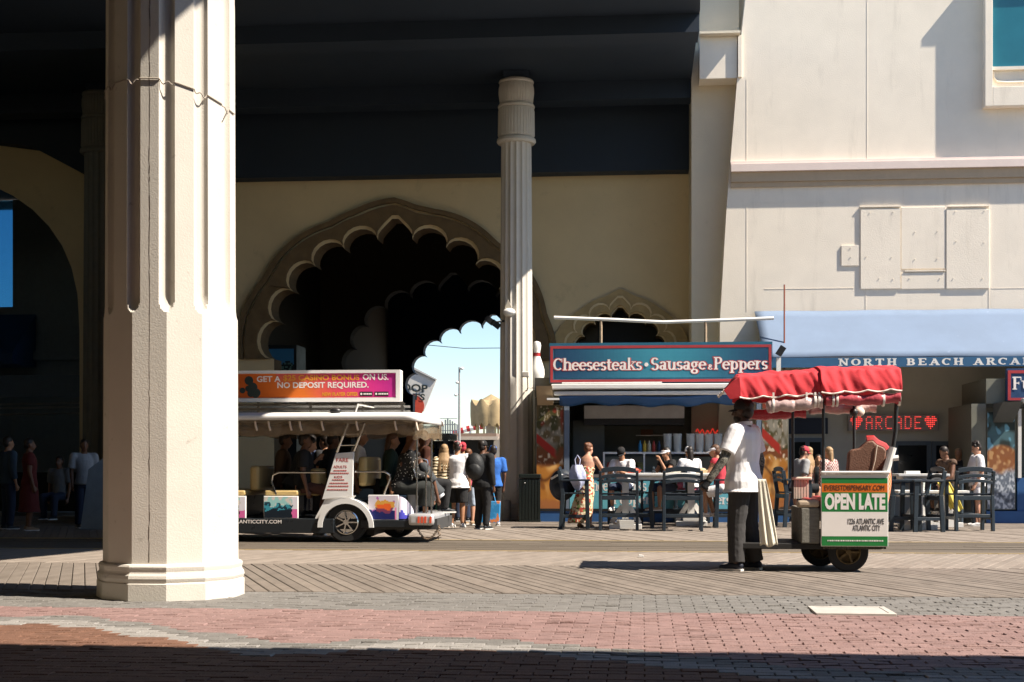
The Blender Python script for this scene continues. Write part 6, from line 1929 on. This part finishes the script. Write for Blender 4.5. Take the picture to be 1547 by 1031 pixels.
    # ---- shoes
    if shoes:
        for h_, k, a in Lg:
            b = MB()
            cone(b, a + Vector((0, -.018 * H, -.012 * H)), .023 * H, a + Vector((0, .04 * H, -.016 * H)), .022 * H, 10); cone(b, a + Vector((0, .03 * H, -.02 * H)), .021 * H, a + Vector((0, .095 * H, -.026 * H)), .016 * H, 10)
            s_ = remesh(b, 'shoe', shoes, t, vox * .8, 0, 2)
            so_ = MB(); z0 = a.z - .0435 * H
            pr = [(-.024, -.036), (-.026, .02), (-.022, .08), (-.012, .112), (.012, .112), (.022, .08), (.026, .02), (.024, -.036)]
            so_.prism([(a.x + x * H, a.y + y * H) for x, y in pr], z0, z0 + .013 * H, 'Z'); so_.build('sole', top and mat('pale sole', (.6, .58, .55), rough=.6) or whitepaint, s_)
    # ---- hair, caps
    if hair:
        b = MB()
        def he(c, r):
            mb2 = MB(); mb2.ball((0, 0, 0), r, 14, 10); b.add([TH((c[0] + v[0], c[1] + v[1], c[2] + v[2])) for v in mb2.v], mb2.f)
        he((0, -.014, .030), (.048, .054, .049)); he((0, -.03, .0), (.044, .036, .045))
        if hairlen == 1: cone(b, TH((0, -.035, .0)), .038 * H, TH((0, -.045, -.10)), .03 * H)
        if hairlen == 2:
            for i in range(-4, 5):
                j = .01 * math.sin(i * 2.3)
                cone(b, TH((.010 * i, -.030 + .0016 * i * i, .01)), .021 * H, T((.017 * i, -.058 + .0016 * i * i, .80)), .020 * H, 8); cone(b, T((.017 * i, -.058 + .0016 * i * i, .80)), .020 * H, T((.019 * i + j, -.066 + .001 * i * i, .69 + 2 * j)), .009 * H, 8)
        if hairlen == 3: he((0, -.056, .04), (.024, .024, .024))
        if hairlen == 4:
            random.seed(int(H * 1000) + len(label))
            for i in range(26):
                a_ = random.uniform(0, 2 * math.pi); e_ = random.uniform(-.1, 1.3)
                he((.045 * math.cos(a_) * math.cos(e_), -.012 + .05 * math.sin(a_) * math.cos(e_) * (1 if math.sin(a_) < 0 else .75), .035 + .045 * math.sin(e_)), (.017, .017, .017))
        remesh(b, 'hair', hair, t, vox * .8, .012, 1)
    if beard:
        b = MB()
        mb2 = MB(); mb2.ball((0, 0, 0), (.035, .036, .032), 12, 8); b.add([TH((v[0], .020 + v[1], -.042 + v[2])) for v in mb2.v], mb2.f)
        remesh(b, 'beard', beard, t, vox * .7, .004, 2)
    if cap:
        b = MB()
        n = 18; vs_ = []; fs = []
        prof = [(.052, .012), (.053, .03), (.049, .05), (.036, .068), (.016, .077), (.001, .078)]
        for r_, z in prof:
            for k in range(n):
                a_ = 2 * math.pi * k / n; vs_.append(TH((r_ * .93 * math.cos(a_), -.006 + r_ * 1.12 * math.sin(a_), z)))
        for i in range(len(prof) - 1):
            for k in range(n): fs.append((i * n + k, i * n + (k + 1) % n, (i + 1) * n + (k + 1) % n, (i + 1) * n + k))
        b.add(vs_, fs); c_ = b.build('cap', cap, t, smooth=True, angle=60)
        so = c_.modifiers.new('thickness', 'SOLIDIFY'); so.thickness = .006 * H
        b = MB(); pv = []
        rings = [(.046, .046, .016), (.043, .076, .010), (.028, .090, .005)]
        top_ = []; 
        for (w_, y_, z_) in rings:
            for k in range(9):
                u = -1 + k / 4; pv.append(TH((w_ * u, y_ - .035 * u * u * (1 if y_ > .06 else .9), z_ - .008 * u * u)))
        fs = []
        for i in range(2):
            for k in range(8): fs.append((i * 9 + k, i * 9 + k + 1, (i + 1) * 9 + k + 1, (i + 1) * 9 + k))
        b.add(pv, fs); p_ = b.build('peak', cap, c_, smooth=True); so = p_.modifiers.new('thickness', 'SOLIDIFY'); so.thickness = .004 * H
    if visor:
        b = MB(); b.lathe([(.051, .012), (.054, .02), (.051, .040)], n=18, caps=False)
        c2 = MB(); c2.add([TH((v[0] * .95, -.004 + v[1] * 1.1, v[2])) for v in b.v], b.f)
        c2.add([TH((-.045, .03, .016)), TH((.045, .03, .016)), TH((.03, .095, .012)), TH((-.03, .095, .012))], [(0, 1, 2, 3)])
        v_ = c2.build('visor', visor, t, smooth=True); so = v_.modifiers.new('thickness', 'SOLIDIFY'); so.thickness = .006 * H
    if eyes:
        for s in (-1, 1):
            b = MB(); c_ = TH((s * .017, .049, .004)); b.ball(c_, .0055 * H, 8, 6); b.build('eye', mat('eye', (.03, .02, .015), rough=.2), t, smooth=True)
    if mask: pass
    t['H'] = H
    t['A'] = [c for a in A for c in a[2]]
    return t

def cl(name, c, **k): return mat('cloth ' + name, c, rough=.9, var=.09, scale=12, bump=1.2, bscale=11, stretch=(1, 1, .45), **k)
white_c = cl('white', (.80, .79, .80)); black_c = cl('black', (.014, .014, .015)); char_c = cl('charcoal', (.040, .038, .038))
grey_c = cl('grey', (.30, .30, .30)); red_c = cl('red', (.45, .04, .06)); green_c = cl('green', (.012, .07, .055)); blue_c = cl('royal blue', (.03, .13, .45))
jean_c = cl('pale denim', (.42, .50, .62)); tan_c = cl('tan', (.45, .32, .20)); navy_c = cl('navy', (.02, .03, .06)); pink_c = cl('coral', (.60, .12, .16))
brown_c = cl('brown', (.10, .06, .04))
blond = mat('blond hair', (.34, .22, .115), rough=.6, var=.25, scale=30, stretch=(3, 3, .5)); darkh = mat('dark hair', (.018, .012, .009), rough=.5, var=.2); brownh = mat('brown hair', (.10, .05, .028), rough=.55, var=.25, scale=30); auburn = mat('auburn hair', (.14, .055, .025), rough=.55, var=.25, scale=30)
floral = mat_pattern('floral print', 'floral', [(0, '#d9c6a0'), (.28, '#a8402f'), (.45, '#e4d6b8'), (.62, '#5c6a3a'), (.74, '#d8c8a4'), (.88, '#b85a3c')], 24)
stripes = mat_pattern('black yellow stripes', 'stripes', [(0, '#20201c'), (.36, '#d0b072'), (.68, '#e8dcc0')], 5.5)
camo = mat_pattern('grey camouflage', 'noise', [(0, '#34342f'), (.42, '#5d5b52'), (.52, '#838074'), (.6, '#4a4a43')], 28)
dotm = mat_pattern('white dots on black', 'dots', [(0, '#c9c6c0'), (.22, '#141414')], 26)
plaid = mat_pattern('red white plaid', 'plaid', [(0, '#7d2b2b'), (.5, '#c9bcb4')], 30)
shoe_w = mat('white shoe', (.7, .68, .66), rough=.6); shoe_b = mat('black shoe', (.015, .018, .022), rough=.5); sandal = mat('tan sandal', (.3, .2, .12), rough=.7)
def gl(px, py): 
    q = G(px, py); return (q.x, q.y, 0)
LT = YAW * 180 / math.pi
FRONT, AWAY, LEFT, RIGHT = 180, 0, 90, -90

# the man before the rolling chair
man = person('man in white polo, black cap and grey camouflage arm sleeves standing before the rolling chair', gl(1124, 862), 62, H=1.90, skin='dark',
    top=dict(m=white_c, sleeve=.72, hem=.458, folds=.008, flare=.016, grow=.022), bottom=dict(m=char_c, length=1.98, folds=.016, grow=.018, wide=.004), shoes=mat('navy sneaker', (.012, .016, .03), rough=.6),
    cap=black_c, beard=darkh, hair=darkh, sleeve2=camo, gloves=black_c, collar=True, build=1.14, vox=.008, eyes=True, headyaw=2,
    arms=[((.075, .045, -.165), (.12, .115, -.285)), ((.05, -.03, -.165), (.04, -.02, -.31))],
    legs=[((.012, .02, -.235), (.03, .01, -.466)), ((.018, .0, -.235), (.035, -.035, -.466))], curl=1.1)

# group between tram and column
g1 = 'people standing in the passage between tram and column'
person('woman in black and yellow striped top with long blond hair and green trousers', gl(671, 797), 20, 1.57, 'light', dict(m=stripes, sleeve=1.3, hem=.50), dict(m=green_c, length=1.97), shoe_w, blond, hairlen=2, fem=True, group=g1, vox=.013)
person('man in white tee shirt and black shorts with his back to us', gl(691, 797), -10, 1.63, 'tan', dict(m=white_c, sleeve=.8, hem=.455, grow=.02, flare=.02), dict(m=black_c, length=.95, wide=.012, grow=.016), shoe_w, darkh, cap=mat_pattern('patterned cap', 'noise', [(0, '#b83a4a'), (.5, '#e2d4d0'), (.56, '#a82a3a')], 30), build=1.2, group=g1, vox=.013)
person('girl in coral top and pale denim shorts beside the man in black hoodie', gl(708, 793), -25, 1.50, 'light', dict(m=pink_c, sleeve=.7, hem=.50), dict(m=jean_c, length=1.1), sandal, auburn, hairlen=1, fem=True, group=g1, vox=.013)
person('person in black hoodie and black trousers carrying a dark backpack', gl(729, 800), -35, 1.63, 'brown', dict(m=black_c, sleeve=1.9, hem=.47, grow=.02), dict(m=black_c, length=1.98), shoe_b, darkh, build=1.15, group=g1, vox=.013,
    arms=[((.07, .09, -.10), (.05, .20, .01)), None], cap=black_c)
person('man in royal blue shirt and blue cap holding a blue shopping bag', gl(745, 795), 15, 1.56, 'brown', dict(m=blue_c, sleeve=.8, hem=.49), dict(m=black_c, length=1.95), shoe_w, darkh, cap=blue_c, build=1.1, group=g1, vox=.013)
person('dark clad person with red bobble hat hidden behind the man in white tee', gl(699, 788), 10, 1.66, 'tan', dict(m=black_c, sleeve=1.8), dict(m=navy_c), shoe_b, red_c, hairlen=3, group=g1, vox=.016)
q = gl(741, 797)
bagm = mat_pattern('blue printed bag', 'noise', [(0, '#2a86c0'), (.5, '#3f9ad2'), (.58, '#d9824a'), (.66, '#2a7ab8')], 6)
b = MB(); b.prism([(-.17, 0), (.17, 0), (.19, .40), (-.19, .40)], -.07, .07, 'Y'); 
b.tube([(-.1, -.05, .4), (-.06, -.05, .66), (.04, -.05, .66), (.1, -.05, .4)], .012, 6)
o = b.build('shopping_bag', bagm, None, bevel=.01); o.location = (q[0] + .02, q[1] - .22, .10); tag(o, 'blue shopping bag with orange print held low beside the column', 'bag')
q = gl(729, 800)
b = MB(); b.ball((0, 0, 0), (.18, .13, .25), 14, 10); b.ball((0, -.1, -.07), (.13, .06, .13), 12, 8); b.tube([(-.1, .06, .2), (-.12, .14, .22), (-.12, .2, .1)], .02, 6); b.tube([(.1, .06, .2), (.12, .14, .22), (.12, .2, .1)], .02, 6)
o = b.build('backpack', mat('black nylon', (.012, .013, .014), rough=.6, bump=.8, bscale=18), None, smooth=True); o.location = (q[0] - .12, q[1] - .22, 1.15); tag(o, 'black backpack on the person in the black hoodie', 'backpack')

# on and behind the tram
tf = TZ(784)
def tp(px, yoff): return (TX(px), YT + yoff, tf)
g2 = 'passengers on the street tram'
person('tram passenger in black puffy jacket bending forward on the middle bench', (TX(432), YT + .45, 0), -70, 1.66, 'light', dict(m=cl('black puffer', (.016, .018, .02)), sleeve=1.75, grow=.03, folds=.03), dict(m=black_c), shoe_b, darkh, hairlen=1, sit=tf + .42, lean=22, group=g2, vox=.013, arms=[((.03, .06, -.16), (0, .13, .02)), None])
person('dark clothed tram passenger with white earpiece behind the fare board', (TX(470), YT + .95, 0), -60, 1.72, 'brown', dict(m=cl('slate', (.03, .04, .055)), sleeve=1.8), dict(m=brown_c, length=1.9), None, darkh, sit=tf + .42, lean=10, group=g2, vox=.014)
person('tram passenger in white tee partly hidden by the fare board', (TX(512), YT + 1.15, 0), -80, 1.75, 'tan', dict(m=white_c, sleeve=.7), dict(m=black_c), shoe_w, darkh, sit=tf + .46, lean=8, group=g2, vox=.014)
person('tram passenger in maroon trousers and white sneakers stretching one leg', (TX(452), YT + .35, 0), -80, 1.70, 'brown', dict(m=black_c, sleeve=.7), dict(m=cl('maroon', (.10, .045, .035)), length=1.85), shoe_w, darkh, sit=tf + .40, group=g2, vox=.014, legs=[((.02, .2, -.03), (.02, .2, -.24)), ((.02, .21, -.03), (.02, .16, -.24))])
person('rear tram passenger in white dotted black blouse and wide black trousers', (TX(598), YT + .45, 0), -75, 1.72, 'tan', dict(m=dotm, sleeve=1.7, grow=.02), dict(m=cl('soft black', (.022, .024, .022)), length=1.7, grow=.03, wide=.02), shoe_w, auburn, hairlen=2, fem=True, sit=tf + .40, lean=14, group=g2, vox=.013, arms=[((.03, .09, -.15), (-.03, .2, -.15)), ((.03, .09, -.15), (-.03, .2, -.15))])
person('rear tram passenger in dark cap leaning over the rear rail', (TX(648), YT + .75, 0), 110, 1.60, 'brown', dict(m=cl('dark grey', (.05, .055, .06)), sleeve=1.0), dict(m=cl('pale trousers', (.55, .55, .58)), length=1.9), shoe_w, darkh, cap=navy_c, sit=tf + .30, lean=30, group=g2, vox=.014, headpitch=25)
person('passer by with bare calves whose feet show under the tram', (TX(441), yB + .55, 0), 70, 1.68, 'tan', dict(m=black_c, sleeve=.7), dict(m=brown_c, length=.9), shoe_w, darkh, vox=.015)
person('passer by in dark shorts walking behind the tram near the rear', (TX(412), yB + .75, 0), 90, 1.70, 'brown', dict(m=navy_c, sleeve=.7), dict(m=black_c, length=1.0), shoe_w, darkh, vox=.015, legs=[((.0, .1, -.22), (0, .1, -.45)), ((.0, -.03, -.23), (0, -.14, -.45))])
person('rear facing tram passenger in brown jacket beside the pale hand rail', (TX(398), YT + 1.0, 0), -80, 1.70, 'brown', dict(m=cl('brown jacket', (.07, .045, .03)), sleeve=1.8), dict(m=navy_c), shoe_b, darkh, sit=tf + .42, lean=6, group=g2, vox=.014)
person('tram passenger in dark green top behind the second hand rail', (TX(566), YT + 1.1, 0), -80, 1.70, 'tan', dict(m=cl('dark green', (.02, .04, .03)), sleeve=1.2), dict(m=black_c), shoe_b, brownh, hairlen=1, fem=True, sit=tf + .42, lean=6, group=g2, vox=.014)
person('red haired tram passenger on the last bench below the rolled curtain', (TX(618), YT + 1.15, 0), -60, 1.70, 'light', dict(m=cl('rust', (.10, .035, .02)), sleeve=1.6), dict(m=black_c), shoe_b, auburn, hairlen=2, fem=True, sit=tf + .46, lean=4, group=g2, vox=.014)
# at the food stall tables
person('woman in long floral halter dress leaning on the table beside the first blue chair', gl(884, 798), -22, 1.62, 'light', dict(m=floral, sleeve=0, hem=.50, strapless=True, name='bodice'), dict(m=floral, kind='skirt', hem=.06, top=.60, flare=.035, sx=-.06, sy=-.04, name='dress_skirt', folds=.03), sandal, auburn, hairlen=3, fem=True, lean=14, vox=.012, arms=[((.05, .10, -.13), (.02, .25, -.17)), ((.06, .12, -.12), (.0, .26, -.17))], headyaw=-20)
g3 = 'people eating at the bar tables'
sh = .64 + .03
person('man in black cap and black and white shirt eating at the table', gl(944, 791), 160, 1.68, 'tan', dict(m=white_c, sleeve=.8), dict(m=navy_c, length=1.1), shoe_w, darkh, cap=black_c, sit=sh, lean=16, group=g3, vox=.013, arms=[((.03, .12, -.12), (-.03, .21, -.06)), ((.03, .12, -.12), (-.03, .21, -.06))], headpitch=14)
person('person in white visor and black top lifting food to the mouth', gl(1012, 793), 130, 1.62, 'tan', dict(m=black_c, sleeve=.3), dict(m=navy_c, length=1.0), sandal, darkh, visor=white_c, hairlen=1, fem=True, sit=sh, lean=8, group=g3, vox=.013, arms=[((.03, .13, -.11), (-.02, .17, .05)), ((.04, .11, -.13), (0, .2, -.14))])
person('person in white cap and white tee with back to us at the stall counter', gl(1044, 790), 30, 1.68, 'tan', dict(m=white_c, sleeve=.6), dict(m=pink_c, length=1.0), shoe_w, darkh, cap=white_c, hairlen=1, sit=sh, lean=6, group=g3, vox=.013, arms=[((.05, .06, -.15), (.0, .17, -.15)), ((.05, .06, -.15), (.0, .17, -.15))])
person('seated person in white shorts and red vest beside the man in white polo', gl(1092, 797), 70, 1.70, 'tan', dict(m=red_c, sleeve=.15, hem=.53), dict(m=white_c, length=.8, grow=.02), shoe_w, brownh, visor=white_c, sit=sh, lean=12, group=g3, vox=.013, arms=[((.05, .10, -.13), (.0, .19, -.10)), ((.05, .06, -.15), (.0, .18, -.16))], legs=[((.02, .2, -.06), (.02, .17, -.28)), ((.04, .2, -.06), (.02, .13, -.28))])
person('person in red cap and grey tee sitting before the right food poster', gl(1204, 796), -70, 1.66, 'light', dict(m=grey_c, sleeve=.8), dict(m=black_c, length=1.0), shoe_b, darkh, cap=red_c, sit=sh, lean=12, group=g3, vox=.013)
person('blond woman in tan top sitting behind the rolling chair pole', gl(1221, 793), 60, 1.62, 'light', dict(m=cl('peach', (.55, .32, .22)), sleeve=.2), dict(m=navy_c, length=1.0), sandal, blond, hairlen=2, fem=True, sit=sh, group=g3, vox=.013)
person('woman in red and white plaid shirt seen through the rolling chair', gl(1252, 793), 40, 1.62, 'light', dict(m=plaid, sleeve=1.6), dict(m=navy_c), shoe_b, blond, hairlen=1, fem=True, sit=sh, group=g3, vox=.013)
person('dark haired person in black tee low behind the cream spindle rail', gl(1236, 788), 180, 1.55, 'tan', dict(m=black_c, sleeve=.7), dict(m=navy_c), shoe_b, darkh, sit=sh - .1, group=g3, vox=.014)
person('young man with curly dark hair in white tee and shorts standing at a blue chair', gl(1476, 795), 95, 1.62, 'light', dict(m=white_c, sleeve=.85, hem=.47, grow=.02), dict(m=cl('white print shorts', (.68, .68, .70)), length=.85, wide=.012, grow=.016), shoe_w, darkh, hairlen=4, vox=.011, eyes=True, headpitch=22, arms=[((.03, -.01, -.17), (.02, .06, -.31)), ((.04, .04, -.16), (.0, .12, -.28))])
person('seated bare shouldered person in brown beside the low white table', gl(1437, 795), 120, 1.66, 'brown', dict(m=brown_c, sleeve=.1), dict(m=black_c, length=1.0), shoe_b, darkh, sit=sh, lean=14, group=g3, vox=.013, arms=[((.04, .10, -.14), (0, .2, -.18)), None], headpitch=15)
person('person in black behind the seated person in brown by the arcade window', gl(1448, 788), 150, 1.60, 'tan', dict(m=black_c, sleeve=.8), dict(m=navy_c), shoe_b, blond, hairlen=1, fem=True, sit=sh, group=g3, vox=.014)
# in the shade at the far left
g4 = 'people in deep shade left of the big column'  # shirts and dress below carry the deep shade in their darkened colours
person('person in white shirt standing in deep shade just left of the big column', gl(127, 798), -150, 1.66, 'brown', dict(m=cl('shade-darkened white', (.30, .31, .33)), sleeve=.8), dict(m=navy_c), shoe_b, darkh, group=g4, vox=.016)
person('person in pale plaid shirt seated in deep shade left of the white shirt', gl(90, 794), 170, 1.60, 'brown', dict(m=cl('shade-darkened grey', (.12, .125, .13)), sleeve=.8), dict(m=navy_c), shoe_b, darkh, group=g4, vox=.018, sit=.5)
person('person in red dress walking in deep shade at the far left', gl(44, 802), -60, 1.66, 'brown', dict(m=cl('shade-darkened red', (.10, .014, .012)), sleeve=.6), dict(m=cl('shade-darkened red', (.10, .014, .012)), kind='skirt', hem=.2, name='dress_skirt'), sandal, darkh, fem=True, group=g4, vox=.016)
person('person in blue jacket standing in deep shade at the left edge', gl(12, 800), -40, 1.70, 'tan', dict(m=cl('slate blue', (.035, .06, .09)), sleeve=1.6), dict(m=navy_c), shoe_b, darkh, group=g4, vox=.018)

# bake the modifiers of the figures into plain meshes
dg = bpy.context.evaluated_depsgraph_get(); dg.update()
for o in BAKE:
    me = bpy.data.meshes.new_from_object(o.evaluated_get(dg)); me.name = o.name
    old = o.data; o.modifiers.clear(); o.data = me
    me.polygons.foreach_set('use_smooth', [True] * len(me.polygons))
    bpy.data.meshes.remove(old)
